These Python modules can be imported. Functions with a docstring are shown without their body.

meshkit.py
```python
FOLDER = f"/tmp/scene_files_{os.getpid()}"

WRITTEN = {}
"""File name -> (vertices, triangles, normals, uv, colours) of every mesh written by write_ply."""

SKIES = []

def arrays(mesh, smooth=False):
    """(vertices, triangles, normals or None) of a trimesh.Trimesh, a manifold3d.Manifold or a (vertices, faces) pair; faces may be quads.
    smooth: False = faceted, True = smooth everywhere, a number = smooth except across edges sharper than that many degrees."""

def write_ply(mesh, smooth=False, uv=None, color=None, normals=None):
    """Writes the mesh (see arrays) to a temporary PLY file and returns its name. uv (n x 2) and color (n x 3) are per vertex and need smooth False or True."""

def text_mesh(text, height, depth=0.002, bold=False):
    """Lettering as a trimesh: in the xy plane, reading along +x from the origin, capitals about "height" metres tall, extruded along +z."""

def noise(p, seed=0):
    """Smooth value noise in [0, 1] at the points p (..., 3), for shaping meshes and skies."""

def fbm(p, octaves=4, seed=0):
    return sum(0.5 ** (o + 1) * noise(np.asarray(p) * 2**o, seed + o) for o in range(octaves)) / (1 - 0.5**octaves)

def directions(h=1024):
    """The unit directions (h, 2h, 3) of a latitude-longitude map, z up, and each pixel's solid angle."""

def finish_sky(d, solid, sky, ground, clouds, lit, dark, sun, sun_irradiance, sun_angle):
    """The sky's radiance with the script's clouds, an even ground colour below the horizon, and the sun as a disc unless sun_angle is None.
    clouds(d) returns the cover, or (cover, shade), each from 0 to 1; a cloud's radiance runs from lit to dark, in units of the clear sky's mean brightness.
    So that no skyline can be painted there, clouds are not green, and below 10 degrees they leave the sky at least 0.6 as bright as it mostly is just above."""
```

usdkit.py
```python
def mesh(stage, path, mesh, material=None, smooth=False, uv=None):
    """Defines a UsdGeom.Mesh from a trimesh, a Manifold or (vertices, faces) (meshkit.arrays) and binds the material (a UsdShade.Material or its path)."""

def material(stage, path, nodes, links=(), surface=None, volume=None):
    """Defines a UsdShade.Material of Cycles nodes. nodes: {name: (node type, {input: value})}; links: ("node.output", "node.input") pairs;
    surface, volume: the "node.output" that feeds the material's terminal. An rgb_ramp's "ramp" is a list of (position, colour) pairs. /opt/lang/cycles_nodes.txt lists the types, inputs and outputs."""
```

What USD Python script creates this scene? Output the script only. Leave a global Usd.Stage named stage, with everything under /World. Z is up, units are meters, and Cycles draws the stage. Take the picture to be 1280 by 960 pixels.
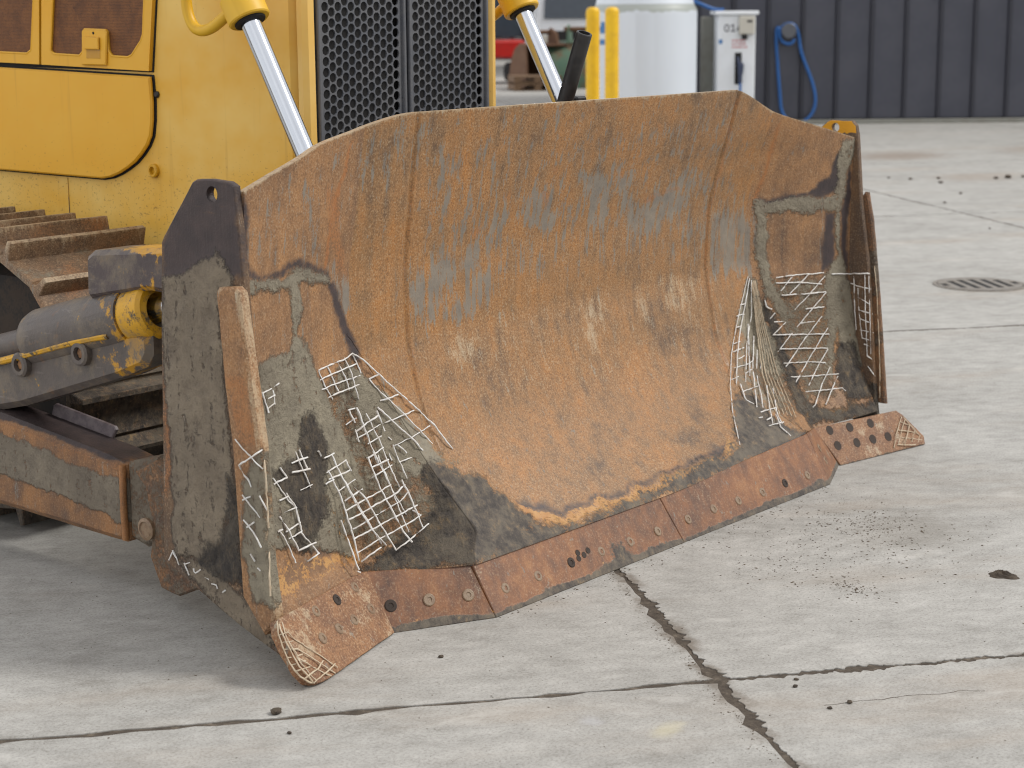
import math, random
import numpy as np, trimesh, manifold3d as m3, shapely.geometry as sg, shapely.ops as so
from scipy.interpolate import PchipInterpolator as Pchip
import usdkit, meshkit
from meshkit import fbm, noise
from pxr import Usd, UsdGeom, UsdLux, UsdShade, Sdf, Gf, Vt

rng = np.random.default_rng(7)
stage = Usd.Stage.CreateInMemory()
UsdGeom.SetStageUpAxis(stage, UsdGeom.Tokens.z)
UsdGeom.SetStageMetersPerUnit(stage, 1.0)
UsdGeom.Xform.Define(stage, '/World')
stage.SetDefaultPrim(stage.GetPrimAtPath('/World'))
UsdGeom.Scope.Define(stage, '/World/Looks')

# ------------------------------------------------------------------ camera
cam = UsdGeom.Camera.Define(stage, '/World/camera')
PITCH, ROLL, YAW = [math.radians(a) for a in (11.621, .396, -50.58)]
fw = np.array([0, math.cos(PITCH), -math.sin(PITCH)]); rt = np.array([1., 0, 0]); dn = np.cross(fw, rt)
rt, dn = math.cos(ROLL) * rt + math.sin(ROLL) * dn, -math.sin(ROLL) * rt + math.cos(ROLL) * dn
RZ = np.array([[math.cos(YAW), -math.sin(YAW), 0], [math.sin(YAW), math.cos(YAW), 0], [0, 0, 1]])
rt, dn, fw = RZ @ rt, RZ @ dn, RZ @ fw
CAM = np.array([-4.929, -3.28, 1.75])
m = np.eye(4); m[0, :3], m[1, :3], m[2, :3], m[3, :3] = rt, -dn, -fw, CAM
UsdGeom.Xformable(cam).AddTransformOp().Set(Gf.Matrix4d(*m.ravel().tolist()))
cam.CreateHorizontalApertureAttr(36.0); cam.CreateVerticalApertureAttr(27.0)
cam.CreateFocalLengthAttr(64.735)
cam.CreateFStopAttr(4.6); cam.CreateFocusDistanceAttr(5.5)
cam.CreateClippingRangeAttr(Gf.Vec2f(0.1, 2000))
cam.CreateExposureAttr(0.62)

# ------------------------------------------------------------------ sky and sun (bright overcast)
SUN_DIR = np.array([0.45, -0.62, 0.0]); SUN_EL = math.radians(46)
SUN_DIR = SUN_DIR / np.linalg.norm(SUN_DIR) * math.cos(SUN_EL); SUN_DIR[2] = math.sin(SUN_EL)
dome = UsdLux.DomeLight.Define(stage, '/World/sky')
dome.GetPrim().SetCustomDataByKey('kind', 'structure')
SKY = usdkit.material(stage, '/World/Looks/sky', {
    's': ('sky_texture', {'sky_type': 'single_scattering', 'sun_disc': False, 'sun_elevation': SUN_EL,
                          'sun_rotation': math.atan2(SUN_DIR[0], SUN_DIR[1])}),
    'tc': ('texture_coordinate', {}),
    'mp': ('mapping', {'scale': (1.2, 1.2, 3.0)}),
    'n': ('noise_texture', {'scale': 1.6, 'detail': 5.0, 'roughness': .55}),
    'r': ('rgb_ramp', {'ramp': [(.3, (4.25, 4.22, 4.22)), (.7, (6.65, 6.6, 6.6))]}),
    'm': ('mix', {'fac': .93}),
    'b': ('background_shader', {'strength': .12})},
    [('tc.generated', 'mp.vector'), ('mp.vector', 'n.vector'), ('n.fac', 'r.fac'), ('s.color', 'm.color1'), ('r.color', 'm.color2'),
     ('m.color', 'b.color')], surface='b.background')
UsdShade.MaterialBindingAPI.Apply(dome.GetPrim()).Bind(SKY)
sun = UsdLux.DistantLight.Define(stage, '/World/sun')
sun.CreateIntensityAttr(0.40); sun.CreateAngleAttr(14.0); sun.CreateColorAttr(Gf.Vec3f(1, .97, .92)); sun.CreateNormalizeAttr(True)
z = SUN_DIR; x = np.cross([0, 0, 1.], z); x /= np.linalg.norm(x); y = np.cross(z, x)
m = np.eye(4); m[0, :3], m[1, :3], m[2, :3] = x, y, z
UsdGeom.Xformable(sun).AddTransformOp().Set(Gf.Matrix4d(*m.ravel().tolist()))

# ------------------------------------------------------------------ helpers: prims
used = {}
def path_for(parent, name):
    base = str(parent.GetPath()) if parent is not None else '/World'
    k = used.get((base, name), 0); used[(base, name)] = k + 1
    return f'{base}/{name}' + (f'_{k:03d}' if k else '')
def put_data(p, label=None, cat=None, group=None, kind=None):
    for k, v in (('label', label), ('category', cat), ('group', group), ('kind', kind)):
        if v: p.SetCustomDataByKey(k, v)
    return p
def thing(name, label, cat, loc=(0, 0, 0), rotz=0, group=None):
    x = UsdGeom.Xform.Define(stage, path_for(None, name))
    x.AddTranslateOp().Set(Gf.Vec3d(*map(float, loc)))
    if rotz: x.AddRotateZOp().Set(float(rotz))
    return put_data(x.GetPrim(), label, cat, group)
def obj(name, mesh, mat, parent=None, smooth=35, masks=None, **data):
    """One Mesh prim; masks = {primvar: function(points) -> (n, 3)} evaluated on the final vertices."""
    v, f, n = meshkit.arrays(mesh, smooth)
    g = UsdGeom.Mesh.Define(stage, path_for(parent, name))
    g.CreatePointsAttr(Vt.Vec3fArray.FromNumpy(v.astype(np.float32)))
    g.CreateFaceVertexCountsAttr(Vt.IntArray.FromNumpy(np.full(len(f), 3, np.int32)))
    g.CreateFaceVertexIndicesAttr(Vt.IntArray.FromNumpy(f.astype(np.int32).ravel()))
    g.CreateSubdivisionSchemeAttr('none')
    if n is not None:
        g.CreateNormalsAttr(Vt.Vec3fArray.FromNumpy(n.astype(np.float32))); g.SetNormalsInterpolation('vertex')
    for k, fn in (masks or {}).items():
        UsdGeom.PrimvarsAPI(g).CreatePrimvar(k, Sdf.ValueTypeNames.Color3fArray, 'vertex').Set(Vt.Vec3fArray.FromNumpy(np.asarray(fn(v), np.float32)))
    if mat is not None: UsdShade.MaterialBindingAPI.Apply(g.GetPrim()).Bind(mat)
    return put_data(g.GetPrim(), **data)
def dup(root, loc, rotz=0, label=None, group=None):
    was = root.GetCustomData()
    r = thing(root.GetName().rstrip('0123456789').rstrip('_'), label or was['label'], was['category'], loc, rotz, group or was.get('group'))
    r.GetReferences().AddInternalReference(root.GetPath()); r.SetInstanceable(True)
    return r

# ------------------------------------------------------------------ helpers: meshes
cat = trimesh.util.concatenate
def frame(o, ax, up=(0, 0, 1)):
    zz = np.array(ax, float); zz /= np.linalg.norm(zz); up = np.array(up, float)
    if abs(zz @ up) > .99: up = np.array([1., 0, 0])
    xx = np.cross(up, zz); xx /= np.linalg.norm(xx)
    T = np.eye(4); T[:3, 0], T[:3, 1], T[:3, 2], T[:3, 3] = xx, np.cross(zz, xx), zz, o
    return T
def tri2d(poly):
    v, f = trimesh.creation.triangulate_polygon(poly, engine='earcut'); return v, f
def hull(pts):
    return trimesh.convex.convex_hull(np.asarray(pts, float))
def bbox(x0, x1, y0, y1, z0, z1, b=.004):
    P = []
    for sx in (0, 1):
        for sy in (0, 1):
            for sz in (0, 1):
                c = np.array([(x0, x1)[sx], (y0, y1)[sy], (z0, z1)[sz]]); d = np.array([1 - 2 * sx, 1 - 2 * sy, 1 - 2 * sz]) * b
                for k in range(3):
                    q = c + d; q[k] = c[k]; P.append(q)
    return hull(P)
AX = {'x': lambda u, v, t: np.stack([t, u, v], -1), 'y': lambda u, v, t: np.stack([u, t, v], -1), 'z': lambda u, v, t: np.stack([u, v, t], -1)}
def prism(pts, t0, t1, b=.003, axis='x'):
    """Polygon (u, v) extruded from t0 to t1 with chamfered rims. axis x: (u, v) = (y, z); y: (x, z); z: (x, y); or a function."""
    P = np.array(sg.polygon.orient(sg.Polygon(pts)).exterior.coords)[:-1]
    keep = np.linalg.norm(P - np.roll(P, 1, 0), axis=1) > 1e-6; P = P[keep]; n = len(P)
    e = np.roll(P, -1, 0) - P; e /= np.linalg.norm(e, axis=1, keepdims=True)
    nl = np.stack([-e[:, 1], e[:, 0]], 1); prev = np.roll(nl, 1, 0)
    mit = nl + prev; den = np.maximum((mit * nl).sum(1), .35)[:, None]
    I = P + mit / den * b
    fn = AX[axis] if isinstance(axis, str) else axis
    L = [fn(I[:, 0], I[:, 1], np.full(n, t0)), fn(P[:, 0], P[:, 1], np.full(n, t0 + b)), fn(P[:, 0], P[:, 1], np.full(n, t1 - b)), fn(I[:, 0], I[:, 1], np.full(n, t1))]
    V = np.vstack(L); F = []
    j = np.arange(n); k = (j + 1) % n
    for l in range(3):
        F += [np.stack([l * n + j, l * n + k, (l + 1) * n + k], 1), np.stack([l * n + j, (l + 1) * n + k, (l + 1) * n + j], 1)]
    import mapbox_earcut as me
    c = me.triangulate_float64(I, np.array([n], np.uint32)).reshape(-1, 3).astype(int)
    F += [c[:, ::-1], c + 3 * n]
    mm = trimesh.Trimesh(V, np.vstack(F), process=False); 
    if mm.volume < 0: mm.invert()
    return mm
def lathe(prof, segs=32, T=None, cap=True):
    """prof: (r, z) points; closed on the axis."""
    prof = list(prof)
    if cap: prof = [(0, prof[0][1])] + prof + [(0, prof[-1][1])]
    mm = trimesh.creation.revolve(np.array(prof, float), sections=segs)
    mm.fix_normals()
    if T is not None: mm.apply_transform(T)
    return mm
def rod(a, b, r, segs=24, bev=.002, r1=None):
    a, b = np.array(a, float), np.array(b, float); L = np.linalg.norm(b - a); r1 = r if r1 is None else r1
    return lathe([(r - bev, 0), (r, bev), (r1, L - bev), (r1 - bev, L)], segs, frame(a, b - a))
def tube(path, r, sides=10, closed_ends=True, res=None):
    p = np.array(path, float)
    if res:
        t = np.r_[0, np.cumsum(np.linalg.norm(np.diff(p, axis=0), axis=1))]
        from scipy.interpolate import CubicSpline
        p = CubicSpline(t, p)(np.linspace(0, t[-1], res))
    t = np.gradient(p, axis=0); t /= np.linalg.norm(t, axis=1, keepdims=True)
    a = np.cross(t[0], [0, 0, 1.] if abs(t[0][2]) < .9 else [1., 0, 0]); A = []
    for q in t:
        a = a - q * (a @ q); a /= np.linalg.norm(a); A.append(a)
    A = np.array(A); B = np.cross(t, A); ang = np.arange(sides) * 2 * np.pi / sides
    v = p[:, None] + np.broadcast_to(r, (len(p),))[:, None, None] * (np.cos(ang)[None, :, None] * A[:, None] + np.sin(ang)[None, :, None] * B[:, None])
    i, j = np.meshgrid(np.arange(len(p) - 1), np.arange(sides), indexing='ij')
    q = np.stack([i * sides + j, i * sides + (j + 1) % sides, (i + 1) * sides + (j + 1) % sides, (i + 1) * sides + j], -1).reshape(-1, 4)
    v = v.reshape(-1, 3); F = [q[:, [0, 1, 2]], q[:, [0, 2, 3]]]
    if closed_ends:
        e = len(p) - 1; v = np.vstack([v, p[0], p[-1]]); s = np.arange(sides)
        F += [np.stack([(s + 1) % sides, s, np.full(sides, len(v) - 2)], 1), np.stack([e * sides + s, e * sides + (s + 1) % sides, np.full(sides, len(v) - 1)], 1)]
    mm = trimesh.Trimesh(v, np.vstack(F), process=False)
    if mm.volume < 0: mm.invert()
    return mm
def fine(mm, size):
    mm = mm.copy(); mm.merge_vertices()
    q = m3.Manifold(m3.Mesh(np.array(mm.vertices, np.float32), np.array(mm.faces, np.uint32)))
    if q.is_empty(): raise ValueError('open mesh')
    o = q.refine_to_length(size).to_mesh(); return trimesh.Trimesh(o.vert_properties[:, :3], o.tri_verts, process=False)
def rough(mm, amp, freq, seed=0):
    mm = mm.copy(); n = mm.vertex_normals
    mm.vertices = mm.vertices + n * ((fbm(mm.vertices * freq, 4, seed) - .5) * 2 * amp)[:, None]; return mm
def grid(P):
    nu, nv = P.shape[:2]
    i, j = np.meshgrid(np.arange(nu - 1), np.arange(nv - 1), indexing='ij')
    q = np.stack([i * nv + j, (i + 1) * nv + j, (i + 1) * nv + j + 1, i * nv + j + 1], -1).reshape(-1, 4)
    return trimesh.Trimesh(P.reshape(-1, 3), np.vstack([q[:, [0, 1, 2]], q[:, [0, 2, 3]]]), process=False)
def thick(P, d):
    """A sheet grid P (nu, nv, 3) given the thickness vector d: front, back and rim."""
    nu, nv = P.shape[:2]
    a = grid(P); b = grid(P + d); b.invert(); n = nu * nv
    ring = np.r_[np.arange(nu) * nv, (nu - 1) * nv + np.arange(1, nv), np.arange(nu - 2, -1, -1) * nv + nv - 1, np.arange(nv - 2, 0, -1)]
    k = np.roll(ring, -1)
    F = np.vstack([a.faces, b.faces + n, np.stack([ring, ring + n, k + n], 1), np.stack([ring, k + n, k], 1)])
    return trimesh.Trimesh(np.vstack([a.vertices, b.vertices]), F, process=False)
def smooth01(x): x = np.clip(x, 0, 1); return x * x * (3 - 2 * x)

# ------------------------------------------------------------------ helpers: materials
class L(str): pass
class Mat:
    def __init__(s): s.n, s.l = {}, []
    def node(s, kind, out, **inp):
        k = f'{kind}_{len(s.n)}'; c = {}
        for a, b in inp.items():
            if isinstance(b, L): s.l.append((str(b), f'{k}.{a}'))
            else: c[a] = b
        s.n[k] = (kind, c); return L(f'{k}.{out}')
    def pos(s): return s.node('geometry', 'position')
    def opos(s): return s.node('texture_coordinate', 'object')
    def mapped(s, vec, scale=(1, 1, 1), rot=(0, 0, 0), loc=(0, 0, 0)): return s.node('mapping', 'vector', vector=vec, scale=scale, rotation=rot, location=loc)
    def noise(s, vec, scale, detail=4., rough=.55, dist=0.): return s.node('noise_texture', 'fac', vector=vec, scale=float(scale), detail=float(detail), roughness=rough, distortion=float(dist))
    def ramp(s, fac, stops): return s.node('rgb_ramp', 'color', fac=fac, ramp=stops)
    def step(s, fac, a, b): return s.node('map_range', 'result', range_type='smoothstep', value=fac, from_min=float(a), from_max=float(b), to_min=0., to_max=1., clamp=True)
    def mix(s, fac, a, b, t='mix'): return s.node('mix', 'color', mix_type=t, fac=fac, color1=a, color2=b)
    def math(s, op, a, b=0., c=0.): return s.node('math', 'value', math_type=op, value1=a, value2=b, value3=c)
    def bump(s, h, strength=.5, dist=.01, normal=None):
        kw = {} if normal is None else {'normal': normal}
        return s.node('bump', 'normal', height=h, strength=float(strength), distance=float(dist), **kw)
    def attr(s, name):
        c = s.node('attribute', 'color', attribute=name); k = s.node('separate_color', 'r', color_type='rgb', color=c)
        b = k.split('.')[0]; return L(b + '.r'), L(b + '.g'), L(b + '.b')
    def done(s, name, **kw):
        p = s.node('principled_bsdf', 'BSDF', **kw)
        return usdkit.material(stage, '/World/Looks/' + name, s.n, s.l, surface=str(p))
def C(r, g, b, k=1.0):
    """sRGB 0-255 as seen under the photo's exposure -> base colour."""
    a = np.array([r, g, b]) / 255.
    return tuple((np.where(a <= .04045, a / 12.92, ((a + .055) / 1.055) ** 2.4) * k).tolist())
KX = .74

def skin(name, tones, speck=.35, streak=1., paintc=(154, 145, 126), rough=.62, bumpy=.35):
    """Worn steel: rust tones with streaks and grain; primvars mask (grey-green cement film, heat-burnt oxide, dark mud) and mask2 (peach flaking, bare grey scrape, bright orange rust)."""
    M = Mat(); p = M.pos()
    big = M.noise(p, 3.2, 5, .6); med = M.noise(p, 17, 5, .62); finen = M.noise(p, 170, 3, .6)
    st = M.noise(M.mapped(p, (26, 26, 1.7)), 1.0, 5, .62)
    st2 = M.noise(M.mapped(p, (90, 90, 5)), 1.0, 3, .6)
    f = M.math('multiply_add', st, .40 * streak, M.math('multiply_add', med, .34, M.math('multiply_add', big, .45, -.095 - .20 * (streak - 1))))
    t = [C(*c, KX) for c in tones]
    col = M.ramp(f, [(.34, t[0]), (.46, t[1]), (.56, t[2]), (.68, t[3])])
    g = M.math('add', finen, M.math('multiply_add', st2, .13, -.065))
    col = M.mix(M.math('multiply', M.step(g, .50, .72), speck), col, C(196, 172, 138, KX))
    col = M.mix(M.math('multiply', M.step(g, .50, .32), speck * 1.1), col, C(84, 62, 44, KX))
    a, b, c = M.attr('mask'); d, e, o = M.attr('mask2')
    rag = M.math('add', M.math('multiply_add', M.noise(p, 24, 7, .72), .65, -.325), M.math('multiply_add', M.noise(p, 95, 4, .7), .45, -.225))
    rst = M.math('multiply_add', M.noise(M.mapped(p, (45, 45, 7)), 1.0, 5, .65), 1.3, -.65)
    grain = M.math('multiply_add', finen, .9, -.45)
    def mk(m_, w, n_=rag, k=.9, lo=.40, hi=.60): return M.step(M.math('multiply_add', n_, k, m_), lo, hi)
    fe = M.math('multiply', M.step(M.math('add', M.math('multiply_add', rst, 1.9, M.math('multiply', e, .62)), M.math('multiply', grain, .8)), .28, .56), .9)
    col = M.mix(fe, col, M.ramp(med, [(.3, C(118, 114, 107, KX)), (.7, C(146, 137, 123, KX))]))
    fo = M.math('multiply', M.step(M.math('add', M.math('multiply_add', rag, .9, o), grain), .36, .85), .62)
    col = M.mix(fo, col, C(176, 108, 48, KX))
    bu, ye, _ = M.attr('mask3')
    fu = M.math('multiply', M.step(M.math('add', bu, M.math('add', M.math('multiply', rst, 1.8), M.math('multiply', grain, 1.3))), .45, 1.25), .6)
    col = M.mix(fu, col, C(204, 184, 152, KX))  # pale worn metal; the moldboard's sky sheen is also put in as colour here
    fb = M.step(M.math('multiply_add', rag, .8, M.math('multiply_add', grain, .35, b)), .30, .75)
    fb = M.math('multiply', fb, M.math('subtract', 1., M.math('multiply', M.step(M.noise(M.mapped(p, (8, 8, 70), rot=(.35, .2, 0)), 1., 6, .75), .60, .70), .35)))
    col = M.mix(fb, col, M.ramp(med, [(.3, C(50, 41, 42, KX)), (.7, C(74, 60, 58, KX))]))
    fd = M.step(M.math('add', M.math('multiply_add', rag, 2.3, M.math('multiply', d, .92)), M.math('multiply', grain, .4)), .42, .62)
    col = M.mix(fd, col, M.ramp(med, [(.3, C(176, 120, 62, KX)), (.7, C(204, 158, 96, KX))]))
    fp = mk(a, 1, rag, 1.8, .33, .67)
    fp = M.math('multiply', fp, M.math('subtract', 1., M.math('multiply', M.step(M.math('multiply_add', rst, .6, M.noise(p, 46, 6, .72)), .60, .72), .75)))
    pc = M.ramp(M.noise(p, 13, 8, .72), [(.36, C(paintc[0] - 22, paintc[1] - 22, paintc[2] - 20, KX)), (.64, C(paintc[0] + 14, paintc[1] + 13, paintc[2] + 10, KX))])
    pc = M.mix(M.math('multiply', M.step(M.noise(M.mapped(p, (1, .6, 1.2)), 30, 9, .78), .57, .68), .6), pc, C(78, 70, 60, KX))
    pc = M.mix(M.math('multiply', M.step(M.noise(p, 6.5, 7, .7), .50, .64), .45), pc, C(92, 80, 68, KX))
    col = M.mix(fp, col, pc)
    fm = mk(c, 1, rag, 2.0, .30, .64)
    mudn = M.noise(M.mapped(p, (1, 1, .7)), 30, 8, .74)
    mc = M.ramp(mudn, [(.32, C(50, 46, 44, KX)), (.46, C(80, 73, 67, KX)), (.57, C(106, 95, 82, KX)), (.68, C(150, 126, 94, KX))])
    mc = M.mix(M.math('multiply', M.step(M.noise(p, 9, 6, .7), .46, .62), .6), mc, C(124, 114, 99, KX))
    col = M.mix(fm, col, mc)
    fy = M.step(M.math('add', ye, M.math('multiply', rag, .5)), .40, .55)
    col = M.mix(fy, col, C(222, 158, 26, KX))
    h = M.math('multiply_add', finen, .25, M.math('multiply', st2, .25))
    h = M.math('add', h, M.math('multiply', fm, M.math('multiply_add', mudn, 7.0, .6)))
    h = M.math('add', h, M.math('multiply', fp, M.math('multiply_add', M.noise(p, 26, 7, .72), 4.0, .5)))
    nrm = M.bump(h, bumpy, .008)
    rg = M.math('subtract', M.math('add', M.math('multiply_add', fm, .25, rough), M.math('multiply', fp, .15)), M.math('multiply_add', fu, .20, M.math('multiply', fe, .18)))
    return M.done(name, base_color=col, roughness=rg, normal=nrm, specular_ior_level=.5)

def plain(name, c, rough=.55, var=.12, dirt=None, dirt_amt=.4, metallic=0., scale=8, bumpy=.1, obj_space=False, k=KX, coat=0.):
    M = Mat(); p = M.opos() if obj_space else M.pos()
    n = M.noise(p, scale, 6, .6); f = M.noise(p, scale * 12, 3, .6)
    a = np.array(C(*c, k)); col = M.ramp(n, [(.3, tuple(a * (1 - var))), (.7, tuple(np.minimum(a * (1 + var), .95)))])
    if dirt is not None: col = M.mix(M.math('multiply', M.step(M.math('multiply_add', f, .4, n), .62, .80), dirt_amt), col, C(*dirt, k))
    return M.done(name, base_color=col, roughness=M.math('multiply_add', n, .2, rough - .1), metallic=metallic, normal=M.bump(f, bumpy, .004), coat_weight=coat)

def yellow(name, c, fade=.5, spots=.5, c2=None):
    """Weathered machine paint: faded cloudy patches, small rust chips, mud spatter near the bottom."""
    M = Mat(); p = M.pos()
    big = M.noise(M.mapped(p, (1.3, 1.3, 2.0)), 1.4, 5, .6); med = M.noise(p, 9, 5, .6)
    a = np.array(C(*c, KX)); w = np.array(C(*(c2 or (228, 196, 112)), KX))
    col = M.ramp(M.math('multiply_add', med, .3, big), [(.45, tuple(a)), (.80, tuple(a * (1 - fade) + w * fade))])
    run = M.noise(M.mapped(p, (30, 30, 1.2)), 1., 4, .6)
    col = M.mix(M.math('multiply', M.step(run, .58, .75), .22), col, C(160, 112, 44, KX))
    zz = M.node('separate_xyz', 'z', vector=p)
    low = M.step(zz, 1.42, 1.05)
    ch = M.noise(p, 85, 4, .65); ch2 = M.noise(M.mapped(p, (40, 40, 95), rot=(.5, 0, 0)), 1., 4, .65)
    thr = M.math('multiply_add', low, -.085, .70)
    f1 = M.step(M.math('subtract', ch, thr), 0., .025)
    f2 = M.math('multiply', M.step(M.math('subtract', ch2, M.math('multiply_add', low, -.10, .72)), 0., .03), .9)
    f = M.math('multiply', M.math('maximum', f1, f2), spots)
    col = M.mix(f, col, C(92, 58, 36, KX))
    return M.done(name, base_color=col, roughness=M.math('multiply_add', med, .25, .36), normal=M.bump(M.math('multiply_add', f, -.6, M.math('multiply', med, .2)), .15, .003), specular_ior_level=.45)

def worn_yellow(name, amt=.5, dark=(74, 64, 66), under=(205, 150, 34), more=None):
    """Cylinder and guard paint scraped back to dark steel."""
    M = Mat(); p = M.pos()
    n = M.noise(p, 11, 6, .68); f = M.noise(p, 70, 4, .65); gx = M.node('geometry', 'pointiness')
    dk = M.ramp(n, [(.3, C(*[c_ * .8 for c_ in dark], KX)), (.55, C(*dark, KX)), (.75, C(112, 104, 92, KX))])
    base_ = M.math('multiply_add', f, .25, n)
    if more: base_ = M.math('add', base_, more(M, p))
    m_ = M.step(base_, .62 + .25 * (amt - .5), .72 + .25 * (amt - .5))
    col = M.mix(m_, dk, C(*under, KX))
    col = M.mix(M.math('multiply', M.step(M.noise(p, 24, 5, .65), .58, .68), .5), col, C(110, 72, 44, KX))
    col = M.mix(M.math('multiply', M.step(M.noise(p, 6, 7, .72), .47, .62), .6), col, C(126, 113, 96, KX))
    col = M.mix(M.math('multiply', M.step(M.noise(M.mapped(p, (30, 8, 60), rot=(.25, 0, 0)), 1., 5, .7), .60, .72), .5), col, C(142, 132, 126, KX))
    return M.done(name, base_color=col, roughness=M.math('multiply_add', n, .5, .22), normal=M.bump(M.math('multiply_add', n, 2., f), .35, .004), specular_ior_level=.55)

RUST4 = [(104, 78, 58), (142, 104, 70), (164, 120, 78), (182, 132, 80)]
MAT = {}
MAT['moldboard'] = skin('moldboard_steel', [(104, 79, 57), (149, 110, 69), (167, 118, 67), (184, 123, 57)], .5, .95, rough=.44)
MAT['wing'] = skin('wing_steel', RUST4, .45, .8, bumpy=.75)
MAT['sideplate'] = skin('side_plate_steel', [(70, 58, 52), (92, 72, 56), (112, 84, 58), (140, 96, 56)], .35, .6, bumpy=.9, paintc=(152, 138, 119))
MAT['edge'] = skin('cutting_edge_steel', [(90, 60, 44), (122, 80, 52), (143, 93, 56), (164, 114, 70)], .28, 1.2, rough=.5, bumpy=.2)
MAT['bit'] = skin('end_bit_steel', [(100, 68, 48), (134, 92, 62), (156, 110, 72), (184, 144, 106)], .55, .6)
MAT['arm'] = skin('push_arm_steel', [(84, 66, 58), (120, 86, 60), (156, 110, 68), (170, 118, 72)], .3, .4, bumpy=.7, paintc=(138, 127, 111))
MAT['shoe'] = skin('track_shoe_steel', [(84, 70, 58), (122, 99, 78), (150, 118, 88), (176, 140, 106)], .55, .3)
MAT['dark'] = plain('dark_undercarriage', (44, 38, 34), .75, .35, (84, 66, 50), .5, bumpy=.3)
MAT['hood'] = yellow('hood_paint', (238, 180, 54), .9, .5, (246, 206, 112))
MAT['door'] = yellow('door_paint', (238, 174, 30), .5, .3, (244, 192, 70))
MAT['frame'] = yellow('grille_frame_paint', (240, 188, 84), .9, .9, (244, 206, 124))
MAT['cyl'] = yellow('cylinder_paint', (236, 184, 24), .2, .2)
def axis_of(M, p, k):
    x_ = M.node('separate_xyz', 'x', vector=p); return L(x_.split('.')[0] + '.' + k)
MAT['guard'] = worn_yellow('worn_guard_paint', 1.0, (80, 68, 68), more=lambda M, p: M.math('multiply_add', M.step(axis_of(M, p, 'z'), 1.035, 1.055), .30, M.math('multiply', M.step(axis_of(M, p, 'y'), 1.03, .95), .12)))
MAT['strut'] = worn_yellow('worn_strut_paint', 1.05, (94, 85, 80), more=lambda M, p: M.math('multiply_add', M.step(axis_of(M, p, 'y'), 1.26, 1.06), .15, M.math('multiply', M.step(axis_of(M, p, 'z'), .84, .93), .06)))
MAT['collar'] = worn_yellow('collar_paint', .12, (92, 80, 60), (222, 166, 24))
MAT['grille'] = plain('grille_grey', (92, 95, 102), .5, .12, (120, 116, 110), .25)
MAT['black'] = plain('black_gap', (16, 15, 15), .8, .2)
MAT['pipe'] = plain('black_pipe_paint', (20, 20, 22), .42, .25, (100, 92, 86), .10, scale=20)
MAT['mesh'] = None
MAT['bolt'] = plain('bolt_steel', (154, 130, 104), .4, .25, (104, 74, 50), .6, scale=60, bumpy=.3)
MAT['bolthole'] = plain('bolt_socket_dirt', (58, 46, 38), .8, .3, scale=60)
MAT['bead'] = plain('hardfacing_white', (250, 249, 246), .6, .06, (170, 140, 110), .35, scale=70, bumpy=.4)
MAT['beaddull'] = plain('hardfacing_dull', (226, 208, 180), .6, .15, (160, 124, 90), .4, scale=70, bumpy=.4)
MAT['mud'] = plain('dried_mud', (78, 68, 58), .95, .3, (110, 98, 82), .5, scale=30, bumpy=.8)
M = Mat(); MAT['chrome'] = M.done('chrome', base_color=(.60, .63, .68), metallic=1.0, roughness=.13)

zero3 = lambda v: np.zeros((len(v), 3))
exec_marks = {}

# ================================================================== BULLDOZER
dozer = thing('bulldozer', 'yellow crawler bulldozer with a wide rusty blade resting on the concrete', 'bulldozer')

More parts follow.
